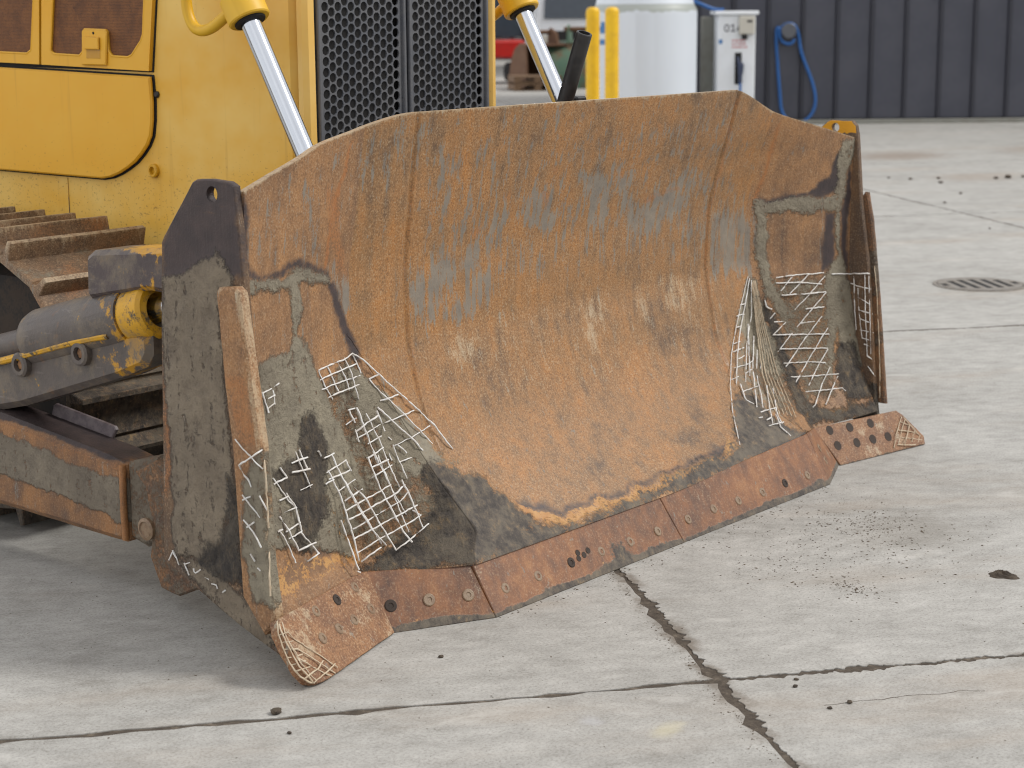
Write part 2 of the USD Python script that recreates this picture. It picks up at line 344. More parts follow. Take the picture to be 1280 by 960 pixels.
# ---- blade skin: profile curves Y(Z)
_A = Pchip([.10, .16, .226, .30, .40, .53, .65, .80, .98, 1.17, 1.30, 1.46], [.045, .10, .169, .245, .33, .40, .435, .462, .458, .425, .393, .357])
_d = Pchip([.10, .16, .40, .53, .65, .80, .98, 1.17, 1.30, 1.46], [0, 0, .05, .048, .04, .037, .031, .022, .008, 0])
_E = Pchip([.10, .2, .4, .6, .8, .98, 1.28, 1.46], [.165, .225, .275, .292, .300, .300, .285, .26])
_bump = Pchip([0, .15, .43, .60, .73, 1.5], [.13, .13, .05, .02, 0, 0])
def yA(Z, X): return _A(Z) + _d(Z) * np.clip(X / .86, -1.25, 1.25)
XF = {-1: Pchip([.10, .17, .5, .95, 1.2, 1.45], [1.30, 1.30, 1.23, 1.17, 1.15, 1.14]), 1: Pchip([.10, .16, .45, .72, 1.0, 1.35], [1.16, 1.16, 1.13, 1.10, 1.09, 1.09])}
XC = {-1: Pchip([.10, .15, .226, .35, .55, .80, .83, 1.45], [1.0, 1.0, .93, .97, 1.03, 1.165, 1.19, 1.14]), 1: Pchip([.10, .18, .25, .40, .60, .74, .77, 1.35], [.93, .93, .89, .97, 1.06, 1.098, 1.098, 1.09])}
XE = {-1: 1.678, 1: 1.625}
ZT = Pchip([-1.70, -1.57, -1.437, -1.351, -1.199, -.925, -.6, .6, .80, .83, 1.10, 1.36, 1.59, 1.65], [1.275, 1.313, 1.351, 1.38, 1.406, 1.447, 1.447, 1.445, 1.445, 1.438, 1.350, 1.29, 1.235, 1.22])
ZB = Pchip([-1.7, -1.3, -1.01, -.06, .93, 1.16, 1.64], [.140, .158, .1475, .148, .178, .145, .135])
def xs(side, name, Z):
    Z = np.asarray(Z, float)
    if name == 'f': return side * XF[side](Z)
    if name == 'c': return side * np.minimum(XC[side](Z), XF[side](Z))
    return np.full(Z.shape, side * XE[side])
def yF(Z, side): return yA(Z, side * XF[side](Z)) + _bump(Z) * (1.28 if side < 0 else 1.)
def yE(Z, side): return _E(Z) + (.045 if side > 0 else 0) * np.clip((Z - .2) / .5, 0, 1)
def sheet(side, a, b, n, nz=150):
    """Skin between the stations a and b of one side (c: rim of the centre, f: fold, e: end)."""
    s = np.linspace(0, 1, n); P = np.zeros((n, nz, 3)); v = np.linspace(0, 1, nz)
    x0 = {'c': 1.0, 'f': 1.15, 'e': XE[side]}
    for i, t in enumerate(s):
        xa = side * (x0[a] * (1 - t) + x0[b] * t)
        Z = ZB(xa) + v * (ZT(xa) - ZB(xa))
        X = xs(side, a, Z) * (1 - t) + xs(side, b, Z) * t
        Z = ZB(X[0]) + v * (ZT(X) [-1] - ZB(X[0]))
        X = xs(side, a, Z) * (1 - t) + xs(side, b, Z) * t
        yy = {'c': lambda: yA(Z, xs(side, 'c', Z)), 'f': lambda: yF(Z, side), 'e': lambda: yE(Z, side)}
        P[i] = np.stack([X, yy[a]() * (1 - t) + yy[b]() * t, Z], 1)
    return P if side > 0 else P[::-1]
nz, nc = 190, 430
v = np.linspace(0, 1, nz); P = np.zeros((nc, nz, 3))
for i, t in enumerate(np.linspace(0, 1, nc)):
    xt = -1.14 + t * (1.14 + 1.09); zt = float(ZT(xt))
    X = np.full(nz, xt)
    for _ in range(3):
        zb = float(ZB(X[0])); Z = zb + v * (zt - zb)
        X = xs(-1, 'c', Z) * (1 - t) + xs(1, 'c', Z) * t
    gr_ = np.maximum(np.exp(-((X + .919) / .007) ** 2), np.exp(-((X - .811) / .007) ** 2)) * (Z > .42)
    P[i] = np.stack([X, yA(Z, X) + .009 * gr_, Z], 1)
ZTOP = ZT
SKIN = {'center': P, 'tl': sheet(-1, 'c', 'f', 60), 'tr': sheet(1, 'c', 'f', 50), 'wl': sheet(-1, 'f', 'e', 80), 'wr': sheet(1, 'f', 'e', 80)}
MK = {k: {} for k in ('center', 'tl', 'tr', 'wl', 'wr', 'sideL', 'sideR', 'barL', 'barR', 'edge', 'bitL', 'bitR', 'arm', 'shoe')}
# ---- shapes of mud, scorched paint, flaking, scrapes and painted-in sheen, in metres on each face
PATCH_SKIN = [('paint',[(-1.62,0.815),(-1.573,0.817),(-1.527,0.82),(-1.479,0.822),(-1.445,0.802),(-1.411,0.782),(-1.377,0.762),(-1.343,0.741),(-1.332,0.715),(-1.325,0.69),(-1.307,0.661),(-1.293,0.633),(-1.281,0.606),(-1.271,0.58),(-1.261,0.553),(-1.258,0.529),(-1.256,0.505),(-1.255,0.482),(-1.272,0.466),(-1.255,0.437),(-1.253,0.414),(-1.253,0.391),(-1.254,0.368),(-1.286,0.358),(-1.252,0.322),(-1.26,0.298),(-1.268,0.274),(-1.317,0.266),(-1.29,0.228),(-1.303,0.206),(-1.336,0.22),(-1.369,0.234),(-1.403,0.249),(-1.438,0.264),(-1.479,0.272),(-1.533,0.287),(-1.555,0.288),(-1.593,0.295),(-1.63,0.302),(-1.711,0.36),(-1.713,0.382),(-1.714,0.404),(-1.715,0.426),(-1.716,0.448),(-1.717,0.47),(-1.718,0.491),(-1.719,0.513),(-1.721,0.535),(-1.721,0.557),(-1.721,0.578),(-1.722,0.599),(-1.723,0.621),(-1.722,0.642),(-1.72,0.663),(-1.719,0.683),(-1.718,0.704),(-1.715,0.726),(-1.712,0.749),(-1.706,0.77),(-1.619,0.767),(-1.62,0.791)]),
('lowpaint',[(-1.183,0.771),(-1.166,0.751),(-1.143,0.73),(-1.124,0.711),(-1.105,0.691),(-1.086,0.671),(-1.067,0.651),(-1.048,0.63),(-1.029,0.61),(-1.012,0.59),(-0.994,0.57),(-0.976,0.55),(-0.959,0.53),(-0.942,0.51),(-0.918,0.488),(-0.909,0.47),(-0.896,0.451),(-0.882,0.432),(-0.865,0.413),(-0.85,0.394),(-0.835,0.376),(-0.82,0.357),(-0.804,0.338),(-0.842,0.325),(-0.877,0.312),(-0.91,0.298),(-0.941,0.284),(-0.965,0.268),(-0.989,0.251),(-1.011,0.234),(-1.035,0.218),(-1.062,0.203),(-1.089,0.189),(-1.114,0.186),(-1.142,0.185),(-1.166,0.182),(-1.191,0.179),(-1.216,0.176),(-1.241,0.174),(-1.265,0.171),(-1.288,0.168),(-1.309,0.2),(-1.276,0.209),(-1.273,0.231),(-1.307,0.268),(-1.298,0.287),(-1.272,0.3),(-1.273,0.324),(-1.279,0.349),(-1.283,0.374),(-1.285,0.398),(-1.305,0.428),(-1.288,0.444),(-1.303,0.472),(-1.29,0.49),(-1.293,0.513),(-1.297,0.537),(-1.303,0.562),(-1.307,0.585),(-1.312,0.609),(-1.321,0.634),(-1.327,0.659),(-1.335,0.683),(-1.342,0.707),(-1.316,0.721),(-1.279,0.732),(-1.246,0.744),(-1.213,0.757)]),
('lowpaint',[(1.184,0.711),(1.226,0.709),(1.266,0.708),(1.306,0.706),(1.347,0.704),(1.388,0.703),(1.429,0.701),(1.468,0.699),(1.511,0.698),(1.509,0.666),(1.51,0.634),(1.51,0.602),(1.509,0.57),(1.509,0.538),(1.505,0.506),(1.504,0.474),(1.499,0.443),(1.495,0.412),(1.488,0.381),(1.478,0.351),(1.467,0.321),(1.453,0.292),(1.435,0.264),(1.415,0.237),(1.391,0.211),(1.319,0.212),(1.266,0.209),(1.204,0.209),(1.219,0.234),(1.231,0.261),(1.24,0.289),(1.247,0.317),(1.252,0.346),(1.253,0.376),(1.245,0.408),(1.238,0.439),(1.236,0.473),(1.237,0.505),(1.233,0.539),(1.225,0.573),(1.215,0.608),(1.205,0.642),(1.193,0.677)]),
('lowpaint',[(1.069,0.676),(1.119,0.671),(1.164,0.666),(1.178,0.633),(1.186,0.601),(1.203,0.568),(1.216,0.535),(1.224,0.503),(1.23,0.471),(1.232,0.44),(1.235,0.409),(1.238,0.378),(1.235,0.348),(1.225,0.32),(1.214,0.292),(1.194,0.266),(1.172,0.241),(1.126,0.221),(1.058,0.208),(0.976,0.2),(0.901,0.215),(0.855,0.222),(0.8,0.232),(0.769,0.235),(0.724,0.242),(0.68,0.25),(0.703,0.271),(0.727,0.293),(0.75,0.315),(0.771,0.338),(0.789,0.363),(0.803,0.388),(0.838,0.411),(0.87,0.434),(0.896,0.46),(0.931,0.483),(0.959,0.509),(0.982,0.535),(1.002,0.563),(1.02,0.591),(1.027,0.621),(1.052,0.648)]),
('lowscrape',[(-1.678,1.259),(-1.66,1.27),(-1.63,1.278),(-1.6,1.287),(-1.569,1.296),(-1.538,1.305),(-1.507,1.314),(-1.476,1.323),(-1.445,1.332),(-1.414,1.342),(-1.382,1.351),(-1.35,1.361),(-1.332,1.337),(-1.313,1.314),(-1.295,1.29),(-1.277,1.266),(-1.26,1.242),(-1.262,1.22),(-1.265,1.198),(-1.267,1.175),(-1.269,1.153),(-1.27,1.13),(-1.272,1.107),(-1.273,1.085),(-1.275,1.062),(-1.277,1.039),(-1.321,1.044),(-1.363,1.049),(-1.405,1.053),(-1.446,1.057),(-1.486,1.061),(-1.526,1.065),(-1.565,1.07),(-1.603,1.073),(-1.641,1.077),(-1.695,1.085),(-1.693,1.107),(-1.691,1.129),(-1.69,1.15),(-1.688,1.172),(-1.686,1.194),(-1.684,1.216),(-1.682,1.238)]),
('lowscrape',[(-1.241,1.397),(-1.203,1.401),(-1.164,1.405),(-1.127,1.409),(-1.095,1.413),(-1.063,1.418),(-1.03,1.423),(-0.997,1.427),(-0.964,1.432),(-0.928,1.436),(-0.931,1.412),(-0.933,1.388),(-0.935,1.363),(-0.937,1.339),(-0.94,1.314),(-0.942,1.289),(-0.944,1.265),(-0.948,1.24),(-0.951,1.216),(-0.989,1.211),(-1.026,1.206),(-1.063,1.202),(-1.099,1.197),(-1.135,1.192),(-1.175,1.188),(-1.181,1.212),(-1.188,1.235),(-1.195,1.259),(-1.202,1.282),(-1.21,1.305),(-1.217,1.328),(-1.225,1.352),(-1.233,1.374)]),
('paint',[(-1.703,1.052),(-1.642,1.04),(-1.589,1.031),(-1.543,1.032),(-1.496,1.033),(-1.43,1.044),(-1.391,1.037),(-1.35,1.029),(-1.31,1.021),(-1.268,1.013),(-1.259,0.987),(-1.306,0.992),(-1.354,0.998),(-1.398,1.004),(-1.469,1.003),(-1.52,1.001),(-1.572,1),(-1.611,1.003),(-1.65,1.006),(-1.73,1.018)]),
('paint',[(-1.463,1.02),(-1.422,1.009),(-1.414,0.977),(-1.409,0.945),(-1.419,0.92),(-1.429,0.896),(-1.439,0.871),(-1.411,0.839),(-1.384,0.806),(-1.361,0.773),(-1.343,0.741),(-1.341,0.713),(-1.337,0.683),(-1.315,0.656),(-1.291,0.628),(-1.271,0.601),(-1.256,0.575),(-1.241,0.548),(-1.227,0.522),(-1.22,0.498),(-1.216,0.475),(-1.212,0.452),(-1.209,0.429),(-1.205,0.406),(-1.202,0.383),(-1.245,0.385),(-1.275,0.414),(-1.276,0.433),(-1.293,0.457),(-1.303,0.481),(-1.316,0.507),(-1.334,0.534),(-1.347,0.56),(-1.367,0.583),(-1.389,0.606),(-1.413,0.63),(-1.429,0.611),(-1.448,0.593),(-1.464,0.573),(-1.482,0.555),(-1.522,0.547),(-1.561,0.539),(-1.584,0.56),(-1.713,0.619),(-1.716,0.641),(-1.718,0.662),(-1.721,0.684),(-1.713,0.707),(-1.612,0.7),(-1.605,0.725),(-1.553,0.747),(-1.532,0.765),(-1.513,0.784),(-1.497,0.803),(-1.481,0.823),(-1.466,0.842),(-1.452,0.862),(-1.455,0.889),(-1.459,0.916),(-1.464,0.942),(-1.463,0.968),(-1.462,0.994)]),
('paint',[(-1.174,0.735),(-1.15,0.712),(-1.121,0.688),(-1.094,0.664),(-1.076,0.645),(-1.059,0.626),(-1.04,0.606),(-1.024,0.587),(-1.006,0.567),(-0.989,0.548),(-0.972,0.528),(-0.972,0.51),(-0.952,0.486),(-0.944,0.466),(-0.937,0.446),(-0.929,0.425),(-0.924,0.406),(-0.962,0.402),(-0.995,0.397),(-1.023,0.39),(-1.049,0.382),(-1.069,0.396),(-1.09,0.411),(-1.102,0.429),(-1.133,0.454),(-1.127,0.467),(-1.141,0.486),(-1.148,0.51),(-1.17,0.539),(-1.181,0.564),(-1.185,0.587),(-1.185,0.609),(-1.187,0.632),(-1.199,0.657),(-1.213,0.683),(-1.194,0.709)]),
('burn',[(-1.702,1.089),(-1.681,1.079),(-1.625,1.061),(-1.589,1.048),(-1.542,1.055),(-1.495,1.061),(-1.439,1.07),(-1.39,1.058),(-1.339,1.045),(-1.268,1.025),(-1.268,1.006),(-1.312,1.016),(-1.355,1.025),(-1.397,1.034),(-1.438,1.043),(-1.477,1.039),(-1.514,1.036),(-1.553,1.032),(-1.59,1.029),(-1.642,1.038),(-1.703,1.05)]),
('burn',[(-1.284,1.006),(-1.242,0.989),(-1.228,0.961),(-1.214,0.933),(-1.2,0.905),(-1.186,0.876),(-1.171,0.847),(-1.159,0.818),(-1.147,0.789),(-1.127,0.756),(-1.126,0.729),(-1.141,0.733),(-1.172,0.741),(-1.182,0.774),(-1.198,0.808),(-1.212,0.837),(-1.227,0.865),(-1.242,0.894),(-1.257,0.922),(-1.265,0.95),(-1.275,0.978)]),
('burn',[(-1.693,1.281),(-1.677,1.27),(-1.674,1.248),(-1.671,1.226),(-1.668,1.203),(-1.666,1.181),(-1.663,1.158),(-1.66,1.135),(-1.658,1.113),(-1.655,1.09),(-1.654,1.067),(-1.703,1.074),(-1.702,1.095),(-1.702,1.116),(-1.702,1.137),(-1.701,1.158),(-1.7,1.179),(-1.7,1.199),(-1.699,1.22),(-1.697,1.24),(-1.695,1.261)]),
('mud',[(-0.971,0.419),(-0.943,0.407),(-0.914,0.394),(-0.886,0.381),(-0.858,0.368),(-0.83,0.355),(-0.8,0.342),(-0.785,0.323),(-0.769,0.304),(-0.751,0.285),(-0.738,0.267),(-0.721,0.248),(-0.707,0.229),(-0.688,0.209),(-0.666,0.188),(-0.705,0.182),(-0.744,0.176),(-0.782,0.171),(-0.819,0.165),(-0.861,0.163),(-0.9,0.161),(-0.94,0.159),(-0.977,0.156),(-1.01,0.152),(-1.031,0.153),(-1.052,0.154),(-1.074,0.155),(-1.094,0.156),(-1.115,0.157),(-1.137,0.159),(-1.159,0.16),(-1.181,0.16),(-1.203,0.161),(-1.225,0.162),(-1.247,0.163),(-1.269,0.163),(-1.291,0.164),(-1.265,0.181),(-1.239,0.197),(-1.212,0.206),(-1.184,0.214),(-1.157,0.224),(-1.148,0.24),(-1.1,0.241),(-1.084,0.254),(-1.053,0.269),(-1.033,0.289),(-1.012,0.309),(-1.017,0.332),(-1.021,0.356),(-1.025,0.379),(-1,0.4)]),
('mud',[(-1.442,0.625),(-1.384,0.636),(-1.368,0.606),(-1.357,0.579),(-1.349,0.552),(-1.335,0.523),(-1.348,0.503),(-1.363,0.484),(-1.379,0.465),(-1.391,0.445),(-1.388,0.422),(-1.385,0.399),(-1.381,0.375),(-1.377,0.351),(-1.401,0.334),(-1.425,0.318),(-1.448,0.3),(-1.492,0.293),(-1.496,0.268),(-1.536,0.301),(-1.53,0.322),(-1.52,0.341),(-1.523,0.365),(-1.506,0.382),(-1.533,0.41),(-1.548,0.432),(-1.558,0.453),(-1.576,0.476),(-1.587,0.501),(-1.601,0.526),(-1.566,0.525),(-1.529,0.525),(-1.491,0.524),(-1.48,0.543),(-1.468,0.563),(-1.459,0.583),(-1.45,0.604)]),
('mud',[(-0.985,0.148),(-0.948,0.156),(-0.908,0.164),(-0.867,0.172),(-0.827,0.18),(-0.787,0.189),(-0.744,0.197),(-0.711,0.19),(-0.679,0.184),(-0.648,0.178),(-0.615,0.172),(-0.58,0.17),(-0.542,0.167),(-0.503,0.163),(-0.465,0.161),(-0.428,0.158),(-0.382,0.16),(-0.339,0.162),(-0.293,0.164),(-0.246,0.166),(-0.198,0.167),(-0.151,0.17),(-0.1,0.173),(-0.05,0.175),(-0.001,0.179),(0.052,0.181),(0.102,0.184),(0.15,0.185),(0.197,0.187),(0.244,0.189),(0.293,0.19),(0.344,0.191),(0.395,0.192),(0.445,0.194),(0.515,0.21),(0.584,0.226),(0.633,0.221),(0.684,0.216),(0.733,0.211),(0.784,0.205),(0.841,0.198),(0.894,0.192),(0.979,0.178),(0.908,0.17),(0.852,0.169),(0.799,0.168),(0.746,0.166),(0.693,0.166),(0.642,0.164),(0.591,0.163),(0.539,0.162),(0.49,0.161),(0.441,0.16),(0.392,0.159),(0.344,0.158),(0.295,0.157),(0.247,0.156),(0.199,0.156),(0.153,0.155),(0.106,0.154),(0.06,0.154),(0.015,0.153),(-0.029,0.152),(-0.074,0.151),(-0.117,0.15),(-0.159,0.149),(-0.202,0.148),(-0.237,0.145),(-0.278,0.144),(-0.32,0.144),(-0.36,0.143),(-0.401,0.142),(-0.441,0.141),(-0.48,0.14),(-0.519,0.14),(-0.558,0.139),(-0.596,0.138),(-0.634,0.137),(-0.671,0.136),(-0.708,0.135),(-0.745,0.135),(-0.781,0.134),(-0.817,0.133),(-0.853,0.133),(-0.888,0.132),(-0.923,0.131),(-0.958,0.13),(-0.992,0.13),(-1.017,0.125)]),
('pale',[(-0.69,0.244),(-0.662,0.232),(-0.634,0.221),(-0.607,0.21),(-0.58,0.199),(-0.553,0.188),(-0.513,0.188),(-0.472,0.187),(-0.431,0.186),(-0.39,0.186),(-0.35,0.186),(-0.306,0.184),(-0.263,0.184),(-0.217,0.185),(-0.171,0.186),(-0.124,0.188),(-0.076,0.189),(-0.028,0.19),(0.02,0.191),(0.069,0.191),(0.116,0.192),(0.166,0.192),(0.216,0.193),(0.264,0.194),(0.315,0.195),(0.369,0.194),(0.433,0.208),(0.499,0.222),(0.507,0.194),(0.442,0.185),(0.381,0.175),(0.321,0.166),(0.27,0.165),(0.218,0.164),(0.169,0.163),(0.118,0.162),(0.068,0.162),(0.02,0.16),(-0.027,0.159),(-0.079,0.16),(-0.128,0.16),(-0.177,0.16),(-0.226,0.161),(-0.275,0.161),(-0.323,0.162),(-0.368,0.162),(-0.413,0.163),(-0.458,0.163),(-0.503,0.163),(-0.544,0.166),(-0.583,0.167),(-0.619,0.168),(-0.645,0.181),(-0.669,0.192),(-0.697,0.205),(-0.692,0.224)]),
('palelow',[(-1.722,0.362),(-1.618,0.307),(-1.593,0.286),(-1.569,0.265),(-1.527,0.263),(-1.485,0.26),(-1.44,0.257),(-1.404,0.246),(-1.368,0.235),(-1.333,0.225),(-1.326,0.197),(-1.326,0.172),(-1.364,0.174),(-1.403,0.176),(-1.441,0.179),(-1.479,0.181),(-1.519,0.179),(-1.558,0.176),(-1.596,0.174),(-1.633,0.172),(-1.718,0.193),(-1.743,0.211),(-1.747,0.236),(-1.746,0.258),(-1.735,0.276),(-1.731,0.297),(-1.727,0.319),(-1.725,0.34)]),
('pale',[(-1.398,0.397),(-1.36,0.388),(-1.348,0.362),(-1.336,0.336),(-1.348,0.32),(-1.34,0.295),(-1.296,0.256),(-1.291,0.233),(-1.289,0.21),(-1.29,0.189),(-1.329,0.185),(-1.328,0.205),(-1.331,0.227),(-1.337,0.25),(-1.344,0.274),(-1.357,0.299),(-1.368,0.324),(-1.38,0.349),(-1.388,0.373)]),
('pale',[(-1.337,0.383),(-1.307,0.376),(-1.299,0.35),(-1.29,0.324),(-1.28,0.297),(-1.276,0.273),(-1.311,0.265),(-1.274,0.227),(-1.276,0.205),(-1.28,0.184),(-1.336,0.193),(-1.338,0.217),(-1.339,0.241),(-1.337,0.264),(-1.303,0.274),(-1.313,0.302),(-1.323,0.33),(-1.33,0.356)]),
('burn',[(-0.689,0.252),(-0.657,0.242),(-0.626,0.233),(-0.594,0.223),(-0.563,0.214),(-0.532,0.204),(-0.491,0.204),(-0.45,0.203),(-0.409,0.202),(-0.367,0.202),(-0.326,0.201),(-0.282,0.201),(-0.239,0.2),(-0.194,0.2),(-0.149,0.201),(-0.103,0.201),(-0.056,0.202),(-0.009,0.202),(0.038,0.203),(0.088,0.203),(0.139,0.205),(0.191,0.207),(0.245,0.209),(0.298,0.212),(0.353,0.214),(0.409,0.216),(0.463,0.218),(0.478,0.206),(0.396,0.195),(0.339,0.195),(0.284,0.195),(0.231,0.194),(0.179,0.194),(0.125,0.194),(0.075,0.193),(0.023,0.193),(-0.025,0.192),(-0.073,0.19),(-0.122,0.189),(-0.168,0.188),(-0.214,0.187),(-0.26,0.185),(-0.303,0.186),(-0.347,0.187),(-0.387,0.187),(-0.428,0.188),(-0.47,0.189),(-0.51,0.189),(-0.55,0.19),(-0.582,0.198),(-0.612,0.206),(-0.642,0.214),(-0.674,0.223)]),
('scrape',[(-0.902,0.898),(-0.886,0.92),(-0.869,0.942),(-0.852,0.965),(-0.814,0.972),(-0.776,0.98),(-0.738,0.984),(-0.699,0.988),(-0.66,0.992),(-0.628,1.013),(-0.597,1.035),(-0.567,1.058),(-0.538,1.078),(-0.508,1.099),(-0.479,1.12),(-0.416,1.115),(-0.427,1.091),(-0.438,1.067),(-0.451,1.044),(-0.464,1.02),(-0.478,0.997),(-0.512,0.976),(-0.546,0.954),(-0.58,0.933),(-0.615,0.924),(-0.651,0.916),(-0.685,0.908),(-0.72,0.899),(-0.735,0.877),(-0.75,0.854),(-0.766,0.831),(-0.781,0.808),(-0.82,0.814),(-0.857,0.819),(-0.895,0.824),(-0.897,0.849),(-0.9,0.873)]),
('scrape',[(-0.368,1.18),(-0.32,1.185),(-0.272,1.189),(-0.223,1.194),(-0.207,1.164),(-0.19,1.134),(-0.172,1.103),(-0.155,1.072),(-0.139,1.041),(-0.18,1.018),(-0.222,0.996),(-0.268,1.019),(-0.315,1.041),(-0.362,1.063),(-0.363,1.092),(-0.365,1.122),(-0.367,1.151)]),
('scrape',[(-0.105,1.212),(-0.054,1.215),(-0.001,1.217),(0.052,1.22),(0.105,1.223),(0.112,1.195),(0.119,1.168),(0.125,1.14),(0.131,1.112),(0.137,1.083),(0.142,1.055),(0.146,1.027),(0.148,0.999),(0.088,0.998),(0.029,0.997),(0.013,1.028),(-0.006,1.059),(-0.025,1.09),(-0.046,1.121),(-0.066,1.151),(-0.085,1.182)]),
('scrape',[(0.116,1.195),(0.179,1.197),(0.243,1.2),(0.259,1.171),(0.274,1.141),(0.29,1.112),(0.305,1.083),(0.319,1.053),(0.332,1.023),(0.343,0.994),(0.351,0.965),(0.276,0.944),(0.258,0.974),(0.238,1.004),(0.216,1.034),(0.192,1.064),(0.173,1.098),(0.154,1.13),(0.135,1.163)]),
('scrape',[(-0.829,1.361),(-0.777,1.37),(-0.772,1.345),(-0.766,1.321),(-0.761,1.297),(-0.756,1.272),(-0.752,1.248),(-0.747,1.223),(-0.743,1.198),(-0.738,1.173),(-0.734,1.149),(-0.728,1.123),(-0.778,1.104),(-0.784,1.13),(-0.789,1.156),(-0.794,1.182),(-0.799,1.208),(-0.803,1.233),(-0.808,1.259),(-0.813,1.285),(-0.818,1.31),(-0.824,1.335)]),
('scrape',[(0.274,1.085),(0.322,1.092),(0.37,1.098),(0.418,1.105),(0.467,1.111),(0.502,1.129),(0.537,1.146),(0.572,1.164),(0.607,1.182),(0.641,1.2),(0.646,1.17),(0.649,1.141),(0.653,1.111),(0.657,1.081),(0.659,1.052),(0.659,1.022),(0.622,1.006),(0.584,0.99),(0.546,0.974),(0.508,0.959),(0.47,0.943),(0.432,0.928),(0.379,0.933),(0.327,0.939),(0.32,0.968),(0.312,0.997),(0.301,1.026),(0.288,1.056)]),
('scrape',[(0.833,0.991),(0.899,0.989),(0.965,0.987),(1.032,0.984),(1.096,0.983),(1.101,0.951),(1.106,0.92),(1.111,0.888),(1.116,0.857),(1.12,0.825),(1.123,0.794),(1.124,0.763),(1.122,0.732),(1.064,0.734),(0.992,0.739),(0.922,0.743),(0.852,0.748),(0.857,0.777),(0.856,0.808),(0.854,0.838),(0.85,0.869),(0.847,0.9),(0.843,0.93),(0.838,0.961)]),
('scrape',[(1.044,0.956),(1.098,0.964),(1.135,0.974),(1.137,0.941),(1.138,0.909),(1.139,0.877),(1.14,0.844),(1.14,0.812),(1.139,0.779),(1.134,0.748),(1.128,0.716),(1.073,0.722),(1.078,0.754),(1.079,0.787),(1.074,0.821),(1.068,0.855),(1.06,0.889),(1.053,0.922)]),
('scrape',[(-0.762,0.806),(-0.737,0.824),(-0.712,0.842),(-0.687,0.861),(-0.661,0.88),(-0.636,0.898),(-0.611,0.917),(-0.585,0.936),(-0.56,0.955),(-0.519,0.951),(-0.478,0.946),(-0.436,0.941),(-0.394,0.936),(-0.418,0.917),(-0.442,0.898),(-0.466,0.879),(-0.49,0.86),(-0.514,0.841),(-0.538,0.822),(-0.562,0.803),(-0.604,0.792),(-0.646,0.781),(-0.687,0.77),(-0.724,0.788)]),
('scrape',[(-1.286,1.041),(-1.239,1.023),(-1.191,1.005),(-1.18,0.98),(-1.17,0.956),(-1.163,0.931),(-1.156,0.907),(-1.215,0.892),(-1.233,0.918),(-1.25,0.944),(-1.268,0.97),(-1.274,0.993),(-1.279,1.017)]),
('scrape',[(-1.294,1.368),(-1.256,1.372),(-1.218,1.377),(-1.18,1.381),(-1.141,1.386),(-1.167,1.365),(-1.193,1.345),(-1.232,1.336),(-1.269,1.328)]),
('lowburn',[(-1.606,0.406),(-1.572,0.398),(-1.538,0.39),(-1.506,0.382),(-1.472,0.374),(-1.439,0.366),(-1.424,0.34),(-1.403,0.312),(-1.383,0.284),(-1.366,0.256),(-1.351,0.23),(-1.393,0.224),(-1.435,0.218),(-1.47,0.234),(-1.507,0.25),(-1.543,0.267),(-1.578,0.282),(-1.613,0.298),(-1.613,0.32),(-1.61,0.341),(-1.608,0.363),(-1.606,0.384)]),
('lowburn',[(-1.619,0.278),(-1.584,0.273),(-1.55,0.268),(-1.515,0.264),(-1.478,0.259),(-1.441,0.253),(-1.411,0.229),(-1.384,0.206),(-1.361,0.184),(-1.4,0.184),(-1.438,0.185),(-1.476,0.185),(-1.514,0.185),(-1.551,0.185),(-1.59,0.186),(-1.628,0.187),(-1.72,0.215),(-1.714,0.239),(-1.641,0.232),(-1.629,0.255)]),
('lowscrape',[(-0.959,1.403),(-0.916,1.403),(-0.89,1.404),(-0.854,1.404),(-0.819,1.404),(-0.783,1.404),(-0.747,1.404),(-0.71,1.404),(-0.673,1.404),(-0.635,1.404),(-0.598,1.404),(-0.56,1.404),(-0.521,1.405),(-0.482,1.405),(-0.443,1.405),(-0.403,1.405),(-0.363,1.405),(-0.322,1.405),(-0.281,1.405),(-0.239,1.405),(-0.198,1.406),(-0.155,1.406),(-0.112,1.406),(-0.069,1.406),(-0.025,1.406),(0.019,1.406),(0.064,1.406),(0.109,1.406),(0.155,1.406),(0.201,1.407),(0.248,1.407),(0.296,1.407),(0.343,1.407),(0.392,1.407),(0.441,1.407),(0.491,1.407),(0.541,1.408),(0.592,1.408),(0.643,1.408),(0.695,1.408),(0.748,1.408),(0.814,1.408),(0.829,1.376),(0.859,1.344),(0.889,1.311),(0.922,1.278),(0.958,1.243),(0.996,1.209),(1.032,1.174),(1.065,1.139),(1.004,1.142),(0.944,1.144),(0.885,1.146),(0.827,1.148),(0.769,1.151),(0.713,1.153),(0.657,1.155),(0.602,1.157),(0.547,1.159),(0.494,1.161),(0.441,1.163),(0.388,1.165),(0.337,1.167),(0.286,1.169),(0.235,1.171),(0.186,1.173),(0.137,1.175),(0.088,1.177),(0.041,1.178),(-0.007,1.18),(-0.053,1.182),(-0.099,1.184),(-0.145,1.185),(-0.19,1.187),(-0.234,1.189),(-0.278,1.19),(-0.321,1.192),(-0.364,1.194),(-0.407,1.195),(-0.448,1.197),(-0.49,1.198),(-0.531,1.2),(-0.571,1.201),(-0.611,1.203),(-0.65,1.204),(-0.689,1.206),(-0.728,1.207),(-0.766,1.209),(-0.804,1.21),(-0.841,1.211),(-0.878,1.213),(-0.911,1.214),(-0.951,1.216),(-0.951,1.239),(-0.952,1.263),(-0.952,1.286),(-0.953,1.31),(-0.955,1.333),(-0.956,1.357),(-0.957,1.38)]),
